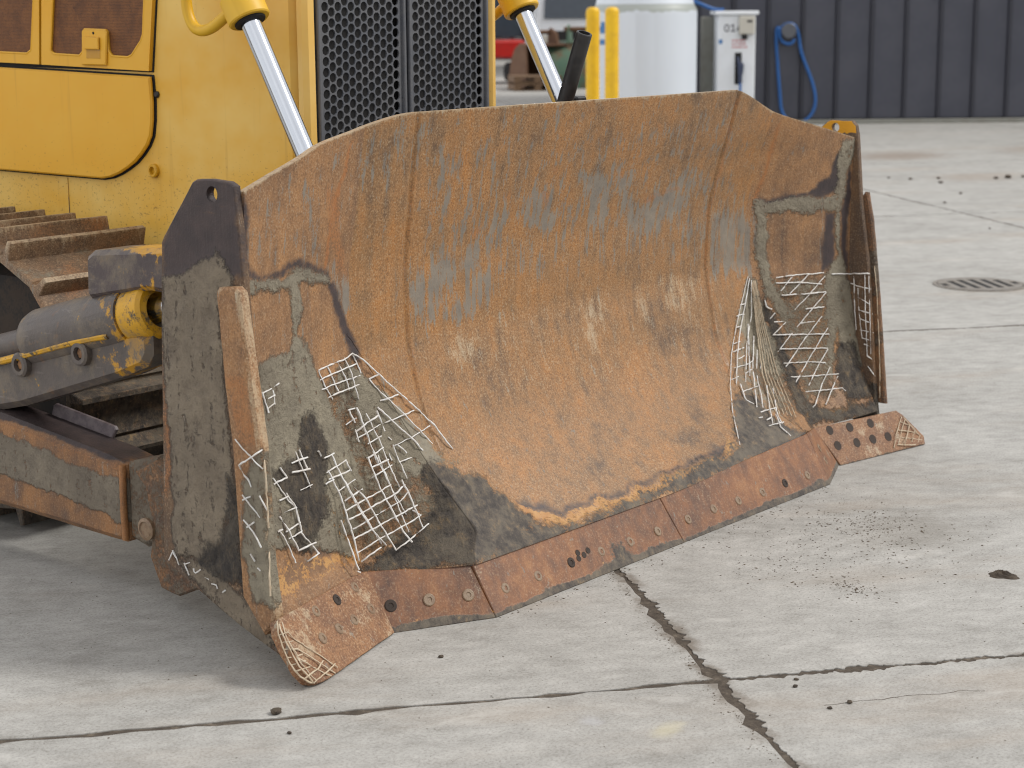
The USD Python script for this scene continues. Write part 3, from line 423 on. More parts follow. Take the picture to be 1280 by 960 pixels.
('lowscrape',[(-0.951,1.216),(-0.911,1.218),(-0.877,1.22),(-0.84,1.223),(-0.802,1.225),(-0.764,1.228),(-0.726,1.231),(-0.687,1.233),(-0.648,1.236),(-0.608,1.239),(-0.568,1.241),(-0.528,1.244),(-0.487,1.247),(-0.446,1.25),(-0.405,1.249),(-0.364,1.248),(-0.322,1.247),(-0.28,1.246),(-0.237,1.245),(-0.194,1.245),(-0.151,1.244),(-0.106,1.243),(-0.062,1.242),(-0.016,1.241),(0.029,1.24),(0.076,1.239),(0.123,1.238),(0.17,1.237),(0.218,1.236),(0.267,1.235),(0.316,1.234),(0.366,1.233),(0.417,1.232),(0.468,1.231),(0.52,1.23),(0.572,1.228),(0.625,1.227),(0.679,1.226),(0.734,1.2),(0.787,1.173),(0.84,1.146),(0.894,1.118),(0.949,1.09),(1.004,1.062),(1.058,1.034),(1.103,1.006),(1.134,0.98),(1.136,0.949),(1.138,0.917),(1.139,0.886),(1.139,0.855),(1.14,0.824),(1.14,0.792),(1.138,0.762),(1.132,0.731),(1.126,0.701),(1.081,0.71),(1.024,0.721),(0.967,0.732),(0.91,0.743),(0.853,0.754),(0.798,0.765),(0.741,0.776),(0.685,0.787),(0.63,0.798),(0.574,0.808),(0.519,0.819),(0.465,0.829),(0.412,0.84),(0.359,0.85),(0.308,0.852),(0.257,0.855),(0.207,0.857),(0.157,0.859),(0.108,0.861),(0.06,0.864),(0.012,0.866),(-0.035,0.868),(-0.082,0.87),(-0.128,0.872),(-0.174,0.874),(-0.219,0.876),(-0.263,0.879),(-0.307,0.881),(-0.35,0.883),(-0.393,0.885),(-0.433,0.876),(-0.472,0.868),(-0.511,0.86),(-0.549,0.853),(-0.587,0.845),(-0.625,0.837),(-0.663,0.83),(-0.7,0.822),(-0.737,0.815),(-0.773,0.807),(-0.809,0.8),(-0.845,0.793),(-0.881,0.786),(-0.913,0.778),(-0.912,0.802),(-0.912,0.826),(-0.912,0.85),(-0.911,0.875),(-0.912,0.899),(-0.911,0.923),(-0.912,0.947),(-0.912,0.971),(-0.912,0.996),(-0.913,1.02),(-0.914,1.044),(-0.917,1.068),(-0.927,1.094),(-0.935,1.119),(-0.94,1.143),(-0.944,1.168),(-0.947,1.192)]),
('orange',[(-1.32,1.27),(-1.28,1.257),(-1.24,1.245),(-1.235,1.221),(-1.23,1.198),(-1.224,1.174),(-1.218,1.15),(-1.211,1.125),(-1.204,1.101),(-1.197,1.076),(-1.19,1.052),(-1.184,1.027),(-1.162,0.999),(-1.146,0.971),(-1.187,0.988),(-1.234,1.006),(-1.245,1.032),(-1.258,1.057),(-1.271,1.083),(-1.284,1.108),(-1.296,1.133),(-1.301,1.156),(-1.305,1.179),(-1.309,1.202),(-1.313,1.225),(-1.316,1.247)]),
('orange',[(0.27,1.371),(0.337,1.36),(0.366,1.328),(0.397,1.295),(0.328,1.319)]),
('orange',[(-0.238,1.248),(-0.194,1.245),(-0.19,1.2),(-0.225,1.202)]),
('orange',[(0.144,1.207),(0.193,1.203),(0.199,1.161),(0.165,1.161)]),
('orange',[(0.32,1.095),(0.369,1.101),(0.418,1.106),(0.467,1.112),(0.517,1.118),(0.567,1.124),(0.591,1.093),(0.535,1.086),(0.48,1.079),(0.425,1.072),(0.371,1.065)]),
('orange',[(-0.279,1.16),(-0.216,1.168),(-0.211,1.132),(-0.206,1.095),(-0.259,1.1),(-0.269,1.13)]),
('orange',[(-0.631,1.082),(-0.564,1.083),(-0.563,1.057),(-0.563,1.032),(-0.612,1.037)]),
('orange',[(-0.499,1.178),(-0.432,1.185),(-0.422,1.141),(-0.485,1.146)]),
('orange',[(-0.291,1.443),(-0.229,1.445),(-0.239,1.402)]),
('orange',[(-0.911,1.447),(-0.904,1.447),(-0.903,1.424),(-0.902,1.4),(-0.901,1.377),(-0.9,1.353),(-0.899,1.33),(-0.898,1.306),(-0.898,1.282),(-0.897,1.259),(-0.897,1.235),(-0.898,1.211),(-0.898,1.187),(-0.899,1.163),(-0.9,1.14),(-0.9,1.115),(-0.9,1.091),(-0.901,1.067),(-0.902,1.043),(-0.904,1.019),(-0.906,0.995),(-0.906,0.971),(-0.905,0.947),(-0.905,0.923),(-0.905,0.898),(-0.904,0.874),(-0.904,0.85),(-0.904,0.825),(-0.904,0.801),(-0.906,0.777),(-0.904,0.753),(-0.903,0.729),(-0.903,0.705),(-0.904,0.681),(-0.905,0.657),(-0.905,0.634),(-0.907,0.61),(-0.91,0.587),(-0.917,0.587),(-0.916,0.611),(-0.915,0.635),(-0.915,0.658),(-0.915,0.682),(-0.915,0.706),(-0.916,0.73),(-0.917,0.754),(-0.919,0.778),(-0.918,0.802),(-0.918,0.827),(-0.919,0.851),(-0.918,0.875),(-0.92,0.9),(-0.922,0.924),(-0.929,0.95),(-0.93,0.974),(-0.932,0.998),(-0.921,1.02),(-0.918,1.044),(-0.917,1.068),(-0.917,1.092),(-0.917,1.117),(-0.917,1.141),(-0.916,1.165),(-0.915,1.188),(-0.915,1.212),(-0.915,1.236),(-0.914,1.26),(-0.914,1.283),(-0.914,1.307),(-0.914,1.33),(-0.914,1.354),(-0.914,1.377),(-0.914,1.401),(-0.915,1.424)]),
('orange',[(0.8,1.44),(0.83,1.411),(0.829,1.382),(0.829,1.354),(0.829,1.325),(0.83,1.297),(0.833,1.268),(0.838,1.239),(0.843,1.209),(0.846,1.179),(0.846,1.149),(0.846,1.119),(0.846,1.089),(0.844,1.059),(0.841,1.03),(0.834,1),(0.826,0.971),(0.827,0.936),(0.828,0.901),(0.829,0.866),(0.829,0.831),(0.828,0.796),(0.834,0.765),(0.836,0.735),(0.836,0.705),(0.834,0.676),(0.834,0.646),(0.834,0.616),(0.834,0.586),(0.832,0.557),(0.826,0.528),(0.828,0.498),(0.826,0.47),(0.822,0.441),(0.813,0.414),(0.803,0.388),(0.773,0.392),(0.782,0.419),(0.789,0.446),(0.794,0.474),(0.795,0.503),(0.793,0.533),(0.799,0.561),(0.812,0.588),(0.812,0.618),(0.812,0.648),(0.813,0.678),(0.814,0.707),(0.814,0.737),(0.813,0.767),(0.793,0.8),(0.794,0.83),(0.794,0.86),(0.793,0.89),(0.793,0.92),(0.791,0.95),(0.79,0.98),(0.8,1.009),(0.814,1.038),(0.816,1.068),(0.816,1.098),(0.816,1.127),(0.816,1.157),(0.816,1.187),(0.815,1.217),(0.813,1.249),(0.796,1.283),(0.795,1.314),(0.795,1.346),(0.795,1.378),(0.796,1.409)]),
('orange',[(1.119,1.319),(1.167,1.317),(1.167,1.287),(1.17,1.256),(1.173,1.225),(1.175,1.194),(1.174,1.163),(1.173,1.132),(1.172,1.102),(1.169,1.071),(1.16,1.038),(1.148,1.006),(1.135,0.974),(1.1,0.976),(1.11,1.014),(1.118,1.051),(1.123,1.089),(1.125,1.122),(1.126,1.155),(1.127,1.188),(1.125,1.221),(1.122,1.254),(1.119,1.287)]),
('seam',[(-0.908,1.447),(-0.905,1.447),(-0.906,1.424),(-0.905,1.4),(-0.905,1.377),(-0.904,1.354),(-0.904,1.33),(-0.904,1.306),(-0.903,1.283),(-0.903,1.259),(-0.904,1.235),(-0.904,1.212),(-0.905,1.188),(-0.906,1.164),(-0.906,1.14),(-0.906,1.116),(-0.907,1.092),(-0.907,1.068),(-0.908,1.044),(-0.909,1.02),(-0.911,0.995),(-0.911,0.971),(-0.91,0.947),(-0.91,0.923),(-0.91,0.899),(-0.91,0.875),(-0.91,0.85),(-0.91,0.826),(-0.91,0.802),(-0.911,0.778),(-0.909,0.753),(-0.909,0.729),(-0.909,0.706),(-0.909,0.682),(-0.91,0.658),(-0.91,0.634),(-0.912,0.611),(-0.914,0.587),(-0.917,0.587),(-0.915,0.611),(-0.914,0.634),(-0.914,0.658),(-0.913,0.682),(-0.913,0.706),(-0.913,0.73),(-0.913,0.754),(-0.914,0.778),(-0.914,0.802),(-0.914,0.826),(-0.914,0.851),(-0.914,0.875),(-0.914,0.899),(-0.914,0.923),(-0.914,0.947),(-0.914,0.972),(-0.915,0.996),(-0.913,1.02),(-0.912,1.044),(-0.912,1.068),(-0.911,1.092),(-0.911,1.116),(-0.911,1.14),(-0.911,1.164),(-0.91,1.188),(-0.91,1.212),(-0.909,1.236),(-0.909,1.259),(-0.909,1.283),(-0.909,1.307),(-0.91,1.33),(-0.91,1.354),(-0.91,1.377),(-0.91,1.401),(-0.911,1.424)]),
('seam',[(0.817,1.439),(0.822,1.439),(0.821,1.408),(0.821,1.376),(0.821,1.345),(0.822,1.313),(0.823,1.281),(0.827,1.249),(0.833,1.216),(0.837,1.186),(0.837,1.156),(0.837,1.126),(0.837,1.096),(0.836,1.066),(0.833,1.036),(0.827,1.007),(0.821,0.977),(0.822,0.947),(0.823,0.917),(0.823,0.887),(0.824,0.857),(0.823,0.827),(0.823,0.796),(0.829,0.766),(0.831,0.736),(0.83,0.706),(0.829,0.676),(0.828,0.647),(0.828,0.617),(0.828,0.587),(0.826,0.557),(0.822,0.528),(0.823,0.499),(0.822,0.47),(0.819,0.442),(0.808,0.415),(0.798,0.389),(0.788,0.39),(0.798,0.417),(0.814,0.442),(0.816,0.471),(0.817,0.499),(0.817,0.529),(0.819,0.558),(0.82,0.588),(0.82,0.618),(0.82,0.647),(0.82,0.677),(0.821,0.707),(0.822,0.737),(0.82,0.767),(0.817,0.797),(0.817,0.827),(0.817,0.857),(0.817,0.887),(0.817,0.917),(0.817,0.947),(0.816,0.977),(0.82,1.007),(0.822,1.037),(0.825,1.067),(0.826,1.097),(0.826,1.127),(0.826,1.157),(0.825,1.187),(0.823,1.217),(0.82,1.249),(0.818,1.281),(0.817,1.313),(0.816,1.345),(0.816,1.376),(0.816,1.408)]),
('seam',[(1.138,1.318),(1.153,1.318),(1.153,1.287),(1.154,1.257),(1.157,1.226),(1.159,1.195),(1.159,1.164),(1.157,1.133),(1.155,1.103),(1.153,1.072),(1.145,1.043),(1.136,1.015),(1.126,0.987),(1.114,0.987),(1.122,1.018),(1.129,1.048),(1.134,1.079),(1.137,1.109),(1.139,1.139),(1.141,1.169),(1.142,1.199),(1.141,1.229),(1.138,1.259),(1.137,1.289)]),
('seam',[(-1.202,1.395),(-1.186,1.394),(-1.192,1.372),(-1.199,1.35),(-1.207,1.328),(-1.214,1.306),(-1.222,1.284),(-1.23,1.262),(-1.238,1.24),(-1.247,1.218),(-1.256,1.197),(-1.26,1.173),(-1.264,1.149),(-1.268,1.125),(-1.272,1.101),(-1.275,1.077),(-1.28,1.053),(-1.285,1.029),(-1.302,1.031),(-1.297,1.055),(-1.293,1.079),(-1.29,1.103),(-1.287,1.127),(-1.283,1.151),(-1.28,1.175),(-1.276,1.199),(-1.266,1.22),(-1.257,1.242),(-1.248,1.264),(-1.24,1.285),(-1.232,1.307),(-1.224,1.329),(-1.216,1.351),(-1.209,1.373)]),
('loworange',[(-0.616,0.611),(-0.577,0.606),(-0.537,0.6),(-0.497,0.595),(-0.457,0.589),(-0.416,0.583),(-0.374,0.578),(-0.333,0.572),(-0.29,0.566),(-0.247,0.56),(-0.204,0.554),(-0.161,0.548),(-0.116,0.542),(-0.072,0.536),(-0.027,0.53),(0.019,0.523),(0.065,0.517),(0.111,0.511),(0.158,0.504),(0.205,0.498),(0.253,0.491),(0.301,0.485),(0.349,0.478),(0.398,0.471),(0.448,0.465),(0.497,0.458),(0.548,0.451),(0.598,0.444),(0.65,0.437),(0.701,0.43),(0.753,0.423),(0.736,0.396),(0.712,0.371),(0.684,0.347),(0.653,0.324),(0.621,0.301),(0.588,0.279),(0.556,0.257),(0.524,0.236),(0.472,0.236),(0.421,0.236),(0.37,0.236),(0.319,0.236),(0.27,0.236),(0.22,0.236),(0.172,0.236),(0.123,0.236),(0.076,0.236),(0.029,0.236),(-0.018,0.236),(-0.064,0.236),(-0.109,0.236),(-0.154,0.236),(-0.199,0.236),(-0.243,0.236),(-0.286,0.236),(-0.329,0.237),(-0.372,0.237),(-0.414,0.237),(-0.455,0.237),(-0.496,0.237),(-0.537,0.237),(-0.577,0.237),(-0.617,0.237),(-0.657,0.237),(-0.675,0.252),(-0.695,0.268),(-0.715,0.284),(-0.736,0.3),(-0.757,0.316),(-0.779,0.332),(-0.8,0.348),(-0.821,0.364),(-0.8,0.382),(-0.78,0.401),(-0.76,0.421),(-0.741,0.44),(-0.723,0.46),(-0.705,0.481),(-0.688,0.502),(-0.672,0.523),(-0.657,0.545),(-0.643,0.567),(-0.629,0.589)]),
('loworange',[(-0.893,1.423),(-0.858,1.423),(-0.822,1.423),(-0.786,1.423),(-0.75,1.423),(-0.714,1.423),(-0.677,1.423),(-0.639,1.423),(-0.602,1.423),(-0.564,1.423),(-0.525,1.423),(-0.486,1.423),(-0.447,1.423),(-0.407,1.423),(-0.367,1.423),(-0.327,1.423),(-0.286,1.423),(-0.244,1.423),(-0.202,1.423),(-0.16,1.423),(-0.117,1.423),(-0.074,1.423),(-0.03,1.423),(0.014,1.423),(0.059,1.423),(0.104,1.423),(0.15,1.423),(0.196,1.423),(0.243,1.423),(0.29,1.423),(0.338,1.423),(0.386,1.423),(0.435,1.423),(0.485,1.423),(0.535,1.423),(0.585,1.423),(0.637,1.423),(0.689,1.423),(0.741,1.423),(0.795,1.423),(0.786,1.395),(0.777,1.366),(0.77,1.337),(0.762,1.309),(0.755,1.28),(0.751,1.251),(0.747,1.222),(0.742,1.193),(0.734,1.164),(0.725,1.135),(0.668,1.139),(0.612,1.143),(0.557,1.148),(0.503,1.152),(0.45,1.156),(0.397,1.16),(0.345,1.164),(0.294,1.168),(0.244,1.172),(0.194,1.175),(0.145,1.179),(0.096,1.183),(0.048,1.187),(0.001,1.19),(-0.046,1.194),(-0.092,1.197),(-0.137,1.201),(-0.182,1.204),(-0.227,1.208),(-0.27,1.211),(-0.314,1.214),(-0.356,1.218),(-0.399,1.221),(-0.44,1.224),(-0.478,1.219),(-0.516,1.214),(-0.553,1.209),(-0.59,1.205),(-0.627,1.2),(-0.663,1.195),(-0.699,1.191),(-0.735,1.186),(-0.77,1.182),(-0.806,1.177),(-0.841,1.173),(-0.875,1.169),(-0.908,1.164),(-0.907,1.188),(-0.905,1.212),(-0.903,1.235),(-0.901,1.259),(-0.899,1.282),(-0.898,1.306),(-0.897,1.33),(-0.896,1.353),(-0.895,1.376),(-0.894,1.4)]),
('sheenwear',[(-0.744,0.791),(-0.698,0.784),(-0.652,0.778),(-0.605,0.771),(-0.559,0.765),(-0.567,0.738),(-0.577,0.711),(-0.588,0.684),(-0.599,0.658),(-0.638,0.661),(-0.678,0.664),(-0.717,0.667),(-0.756,0.67),(-0.751,0.694),(-0.748,0.717),(-0.745,0.742),(-0.743,0.766)]),  # pale worn spots with the sky sheen painted in
('sheenwear',[(-0.045,0.782),(0.006,0.775),(0.058,0.769),(0.111,0.762),(0.164,0.755),(0.152,0.728),(0.138,0.701),(0.124,0.675),(0.111,0.648),(0.097,0.621),(0.083,0.595),(0.067,0.569),(0.018,0.57),(-0.03,0.571),(-0.03,0.6),(-0.031,0.63),(-0.032,0.661),(-0.034,0.691),(-0.035,0.721),(-0.039,0.751)]),
('sheenwear',[(0.299,0.8),(0.369,0.791),(0.44,0.783),(0.432,0.752),(0.421,0.722),(0.408,0.693),(0.395,0.663),(0.383,0.634),(0.312,0.644),(0.312,0.675),(0.312,0.705),(0.311,0.736),(0.307,0.768)]),
('sheenwear',[(0.477,0.793),(0.534,0.789),(0.592,0.785),(0.65,0.781),(0.709,0.777),(0.769,0.773),(0.761,0.744),(0.749,0.716),(0.737,0.688),(0.724,0.66),(0.713,0.632),(0.644,0.637),(0.576,0.641),(0.51,0.645),(0.505,0.674),(0.501,0.704),(0.496,0.733),(0.488,0.762)]),
('sheenwear',[(1.051,0.709),(1.116,0.702),(1.165,0.697),(1.16,0.666),(1.155,0.636),(1.152,0.604),(1.145,0.574),(1.141,0.543),(1.033,0.559),(1.031,0.59),(1.033,0.62),(1.043,0.649),(1.046,0.679)]),
('lowsheenwear',[(-0.892,0.873),(-0.855,0.871),(-0.816,0.869),(-0.778,0.867),(-0.738,0.865),(-0.699,0.862),(-0.659,0.86),(-0.618,0.858),(-0.577,0.856),(-0.536,0.854),(-0.494,0.852),(-0.452,0.85),(-0.409,0.847),(-0.365,0.845),(-0.321,0.843),(-0.277,0.841),(-0.232,0.838),(-0.186,0.836),(-0.14,0.833),(-0.094,0.831),(-0.046,0.829),(0.001,0.826),(0.05,0.824),(0.099,0.821),(0.148,0.818),(0.199,0.816),(0.25,0.813),(0.301,0.81),(0.353,0.808),(0.406,0.805),(0.46,0.802),(0.514,0.799),(0.569,0.796),(0.625,0.793),(0.681,0.79),(0.738,0.787),(0.796,0.784),(0.855,0.781),(0.914,0.778),(0.974,0.775),(1.035,0.772),(1.023,0.743),(1.009,0.714),(0.993,0.686),(0.977,0.657),(0.963,0.629),(0.949,0.6),(0.934,0.572),(0.916,0.545),(0.895,0.518),(0.871,0.492),(0.844,0.467),(0.819,0.442),(0.785,0.419),(0.753,0.395),(0.697,0.397),(0.642,0.399),(0.588,0.401),(0.534,0.403),(0.481,0.405),(0.429,0.407),(0.377,0.409),(0.326,0.41),(0.276,0.412),(0.226,0.414),(0.176,0.416),(0.128,0.418),(0.08,0.419),(0.032,0.421),(-0.015,0.423),(-0.061,0.424),(-0.107,0.426),(-0.153,0.428),(-0.198,0.429),(-0.242,0.431),(-0.286,0.432),(-0.323,0.442),(-0.361,0.452),(-0.398,0.462),(-0.435,0.472),(-0.472,0.482),(-0.508,0.491),(-0.545,0.501),(-0.582,0.511),(-0.618,0.521),(-0.654,0.53),(-0.69,0.54),(-0.726,0.549),(-0.762,0.559),(-0.797,0.568),(-0.8,0.593),(-0.804,0.617),(-0.809,0.642),(-0.815,0.667),(-0.821,0.692),(-0.827,0.717),(-0.835,0.743),(-0.843,0.768),(-0.854,0.794),(-0.867,0.82),(-0.88,0.846)]),  # sheen band of the hollow, painted in over light wear
('paint',[(1.127,1.005),(1.167,1.005),(1.208,1.005),(1.249,1.005),(1.29,1.005),(1.331,1.005),(1.373,1.005),(1.415,1.005),(1.458,1.005),(1.5,1.005),(1.543,1.006),(1.567,0.943),(1.525,0.945),(1.484,0.947),(1.442,0.948),(1.398,0.95),(1.359,0.952),(1.317,0.953),(1.278,0.955),(1.237,0.956),(1.197,0.958),(1.156,0.96)]),
('paint',[(1.124,0.996),(1.173,0.983),(1.179,0.95),(1.185,0.917),(1.19,0.884),(1.194,0.851),(1.203,0.815),(1.21,0.779),(1.212,0.744),(1.214,0.708),(1.235,0.675),(1.258,0.641),(1.281,0.607),(1.303,0.573),(1.335,0.532),(1.28,0.522),(1.257,0.558),(1.231,0.594),(1.205,0.631),(1.187,0.669),(1.173,0.707),(1.162,0.744),(1.161,0.775),(1.159,0.807),(1.154,0.838),(1.148,0.87),(1.143,0.902),(1.138,0.933),(1.131,0.965)]),
('paint',[(1.544,1.221),(1.593,1.223),(1.632,1.226),(1.628,1.19),(1.625,1.154),(1.624,1.121),(1.6,1.091),(1.593,1.052),(1.584,1.012),(1.575,0.978),(1.567,0.943),(1.571,0.905),(1.575,0.866),(1.58,0.827),(1.583,0.788),(1.592,0.755),(1.6,0.722),(1.607,0.689),(1.618,0.648),(1.625,0.607),(1.623,0.573),(1.625,0.538),(1.625,0.503),(1.625,0.469),(1.625,0.434),(1.625,0.399),(1.625,0.361),(1.625,0.323),(1.603,0.305),(1.574,0.34),(1.552,0.374),(1.53,0.408),(1.529,0.44),(1.526,0.472),(1.517,0.441),(1.507,0.411),(1.495,0.38),(1.48,0.351),(1.464,0.322),(1.445,0.293),(1.453,0.262),(1.459,0.231),(1.44,0.263),(1.42,0.296),(1.436,0.325),(1.45,0.354),(1.46,0.384),(1.467,0.415),(1.472,0.446),(1.479,0.479),(1.484,0.513),(1.488,0.547),(1.491,0.581),(1.491,0.615),(1.495,0.649),(1.497,0.683),(1.529,0.72),(1.558,0.758),(1.554,0.793),(1.55,0.829),(1.544,0.865),(1.54,0.9),(1.534,0.936),(1.537,0.976),(1.542,1.015),(1.542,1.05),(1.544,1.084),(1.544,1.118),(1.545,1.152),(1.543,1.187)]),
('burn',[(1.149,1.016),(1.19,1.017),(1.23,1.019),(1.27,1.02),(1.311,1.022),(1.352,1.023),(1.394,1.025),(1.427,1.042),(1.46,1.058),(1.493,1.075),(1.507,1.108),(1.52,1.141),(1.533,1.174),(1.565,1.204),(1.567,1.167),(1.57,1.13),(1.57,1.093),(1.557,1.054),(1.546,1.015),(1.498,1.01),(1.45,1.005),(1.402,1.001),(1.355,0.996),(1.305,0.995),(1.257,0.993),(1.208,0.992),(1.16,0.991)]),
('burn',[(1.605,1.123),(1.625,1.09),(1.625,1.054),(1.625,1.018),(1.625,0.982),(1.619,0.946),(1.619,0.914),(1.62,0.882),(1.62,0.849),(1.62,0.817),(1.62,0.785),(1.619,0.753),(1.618,0.72),(1.608,0.689),(1.625,0.654),(1.609,0.64),(1.619,0.678),(1.592,0.723),(1.589,0.759),(1.587,0.796),(1.584,0.833),(1.58,0.87),(1.576,0.906),(1.572,0.943),(1.578,0.979),(1.586,1.015),(1.594,1.051),(1.599,1.087)]),
('burn',[(1.489,0.939),(1.534,0.936),(1.536,0.901),(1.538,0.866),(1.54,0.831),(1.542,0.797),(1.543,0.762),(1.541,0.727),(1.475,0.707),(1.482,0.747),(1.488,0.787),(1.491,0.827),(1.491,0.865),(1.49,0.902)]),
('mud',[(1.519,0.409),(1.591,0.402),(1.595,0.37),(1.604,0.336),(1.608,0.304),(1.614,0.272),(1.625,0.236),(1.625,0.202),(1.575,0.201),(1.519,0.2),(1.461,0.201),(1.463,0.229),(1.468,0.257),(1.472,0.285),(1.475,0.314),(1.491,0.345),(1.507,0.377)]),
('mud',[(1.217,0.235),(1.251,0.216),(1.285,0.197),(1.323,0.177),(1.381,0.178),(1.439,0.179),(1.497,0.18),(1.552,0.177),(1.607,0.174),(1.652,0.173),(1.625,0.117),(1.625,0.107),(1.454,0.14),(1.397,0.145),(1.344,0.148),(1.29,0.152),(1.238,0.156),(1.187,0.159),(1.087,0.175),(1.164,0.186),(1.19,0.21)]),
('mud',[(0.699,0.323),(0.773,0.325),(0.847,0.327),(0.849,0.307),(0.852,0.287),(0.835,0.272),(0.841,0.251),(0.847,0.228),(0.859,0.204),(0.863,0.182),(0.801,0.185),(0.745,0.186),(0.687,0.188),(0.634,0.19),(0.574,0.193),(0.521,0.194),(0.539,0.218),(0.554,0.244),(0.59,0.263),(0.623,0.284),(0.662,0.303)]),
('mud',[(1.172,0.628),(1.198,0.6),(1.225,0.572),(1.238,0.538),(1.248,0.505),(1.251,0.474),(1.257,0.441),(1.268,0.408),(1.265,0.377),(1.267,0.346),(1.262,0.316),(1.254,0.287),(1.237,0.259),(1.218,0.232),(1.194,0.206),(1.171,0.18),(1.102,0.221),(1.158,0.237),(1.175,0.264),(1.192,0.291),(1.205,0.319),(1.213,0.348),(1.218,0.378),(1.215,0.41),(1.214,0.442),(1.212,0.472),(1.208,0.502),(1.203,0.533),(1.192,0.565),(1.183,0.596)]),
('pale',[(1.166,0.197),(1.219,0.194),(1.272,0.191),(1.328,0.187),(1.382,0.184),(1.44,0.18),(1.505,0.176),(1.472,0.157),(1.415,0.16),(1.361,0.163),(1.306,0.165),(1.252,0.168),(1.201,0.169),(1.13,0.177)]),
('paint',[(1.09,0.704),(1.146,0.699),(1.156,0.667),(1.168,0.634),(1.18,0.602),(1.191,0.569),(1.204,0.536),(1.212,0.504),(1.219,0.472),(1.223,0.441),(1.226,0.41),(1.231,0.379),(1.228,0.349),(1.219,0.32),(1.174,0.325),(1.098,0.338),(1.101,0.366),(1.088,0.398),(1.034,0.439),(1.016,0.471),(1.003,0.503),(0.976,0.538),(0.975,0.567),(1.009,0.592),(1.026,0.621),(1.049,0.648),(1.069,0.676)])]
PATCH_SIDE = [('burn',[(0.595,1.124),(0.46,1.311),(0.391,1.314),(0.293,1.303),(0.275,1.065),(0.335,1.045),(0.378,1.105),(0.476,1.058),(0.596,1.022)]),
('paint',[(0.599,1.026),(0.475,1.069),(0.377,1.12),(0.324,1.075),(0.301,1.048),(0.374,1.007),(0.366,0.767),(0.344,0.594),(0.326,0.465),(0.372,0.39),(0.434,0.265),(0.477,0.248),(0.601,0.248),(0.594,0.557),(0.598,0.693),(0.611,0.803)]),
('mud',[(0.349,0.516),(0.322,0.421),(0.323,0.223),(0.43,0.216),(0.5,0.248),(0.373,0.363)]),
('paint',[(0.588,0.236),(0.454,0.248),(0.273,0.161),(0.198,0.086),(0.247,0.053),(0.403,0.115)]),
('orange',[(0.621,0.757),(0.58,0.762),(0.587,0.467),(0.641,0.366)])]
PATCH_BAR = [('paint',[(0.272,0.504),(0.186,0.626),(0.158,0.196),(0.244,0.205)]),
('orange',[(0.311,0.802),(0.219,0.813),(0.198,0.624),(0.278,0.612)])]
PATCH_ARM = [('paint',[(1.767,0.431),(1.434,0.373),(1.08,0.372),(1.085,0.207),(1.148,0.235),(1.445,0.257),(1.785,0.261)])]

def sdf(P, poly):
    """Signed distance (positive inside) of points P (n, 2) to a polygon."""
    Q = np.array(poly, float); d2 = np.full(len(P), 1e9); ins = np.zeros(len(P), bool)
    for a, b in zip(Q, np.roll(Q, -1, 0)):
        e = b - a; w = P - a; t = np.clip((w @ e) / max(e @ e, 1e-12), 0, 1); d2 = np.minimum(d2, ((w - t[:, None] * e) ** 2).sum(1))
        c = (a[1] > P[:, 1]) != (b[1] > P[:, 1])
        with np.errstate(divide='ignore', invalid='ignore'): ins ^= c & (P[:, 0] < e[0] * (P[:, 1] - a[1]) / e[1] + a[0])
    return np.where(ins, 1, -1) * np.sqrt(d2)
CH = {'paint': (0, .032, 1.), 'burn': (1, .038, 1.), 'mud': (2, .042, 1.), 'pale': (3, .018, .95), 'scrape': (4, .055, .95), 'orange': (5, .020, .62), 'seam': (5, .010, .85), 'palelow': (3, .02, .55), 'lowburn': (1, .03, .55), 'lowpaint': (0, .05, .52), 'lowscrape': (4, .10, .40), 'loworange': (5, .10, .34), 'sheenwear': (6, .050, .8), 'lowsheenwear': (6, .12, .40)}
_cache = {}
def patch_values(v, patches, ax):
    key = (len(v), id(patches), float(v[:7].sum()))
    if key in _cache: return _cache[key]
    P = np.stack([v[:, ax], v[:, 2]], 1); out = np.zeros((len(v), 9))
    q = v * 15
    W = P + .024 * (np.stack([fbm(q, 5, 1), fbm(q, 5, 2)], 1) - .5) * 2
    for ch, poly in patches:
        c, s, a = CH[ch]; poly = np.array(poly); lo, hi = poly.min(0) - 3 * s - .02, poly.max(0) + 3 * s + .02
        k = np.nonzero(((P > lo) & (P < hi)).all(1))[0]
        if len(k): out[k, c] = np.maximum(out[k, c], a * smooth01(.5 + sdf(W[k], poly) / (2 * s)))
    _cache[key] = out; return out
def mset(patches, ax, extra=None):
    def get(i):
        def f(v):
            o = patch_values(v, patches, ax)
            if extra is not None: o = extra(v, o.copy())
            return o[:, 3 * i:3 * i + 3]
        return f
    return {'mask': get(0), 'mask2': get(1), 'mask3': get(2)}
def only_front(v, o):
    o[:, :] *= 1.0; return o
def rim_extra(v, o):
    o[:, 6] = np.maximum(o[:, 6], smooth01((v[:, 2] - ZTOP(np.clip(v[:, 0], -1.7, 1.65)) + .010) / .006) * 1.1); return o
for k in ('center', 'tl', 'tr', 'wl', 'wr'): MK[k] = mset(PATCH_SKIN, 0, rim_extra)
MK['sideL'] = mset(PATCH_SIDE, 1); 
def bar_extra(v, o):
    e_ = np.interp(v[:, 2], [.15, .30, .62, 1.03], [.158, .176, .192, .252]); o[:, 6] = np.maximum(smooth01((e_ + .018 - v[:, 1]) / .012) * .9, smooth01((v[:, 2] - 1.01) / .02) * .6); o[:, 5] = np.maximum(o[:, 5], .35); return o
MK['barL'] = mset(PATCH_BAR, 1, bar_extra)
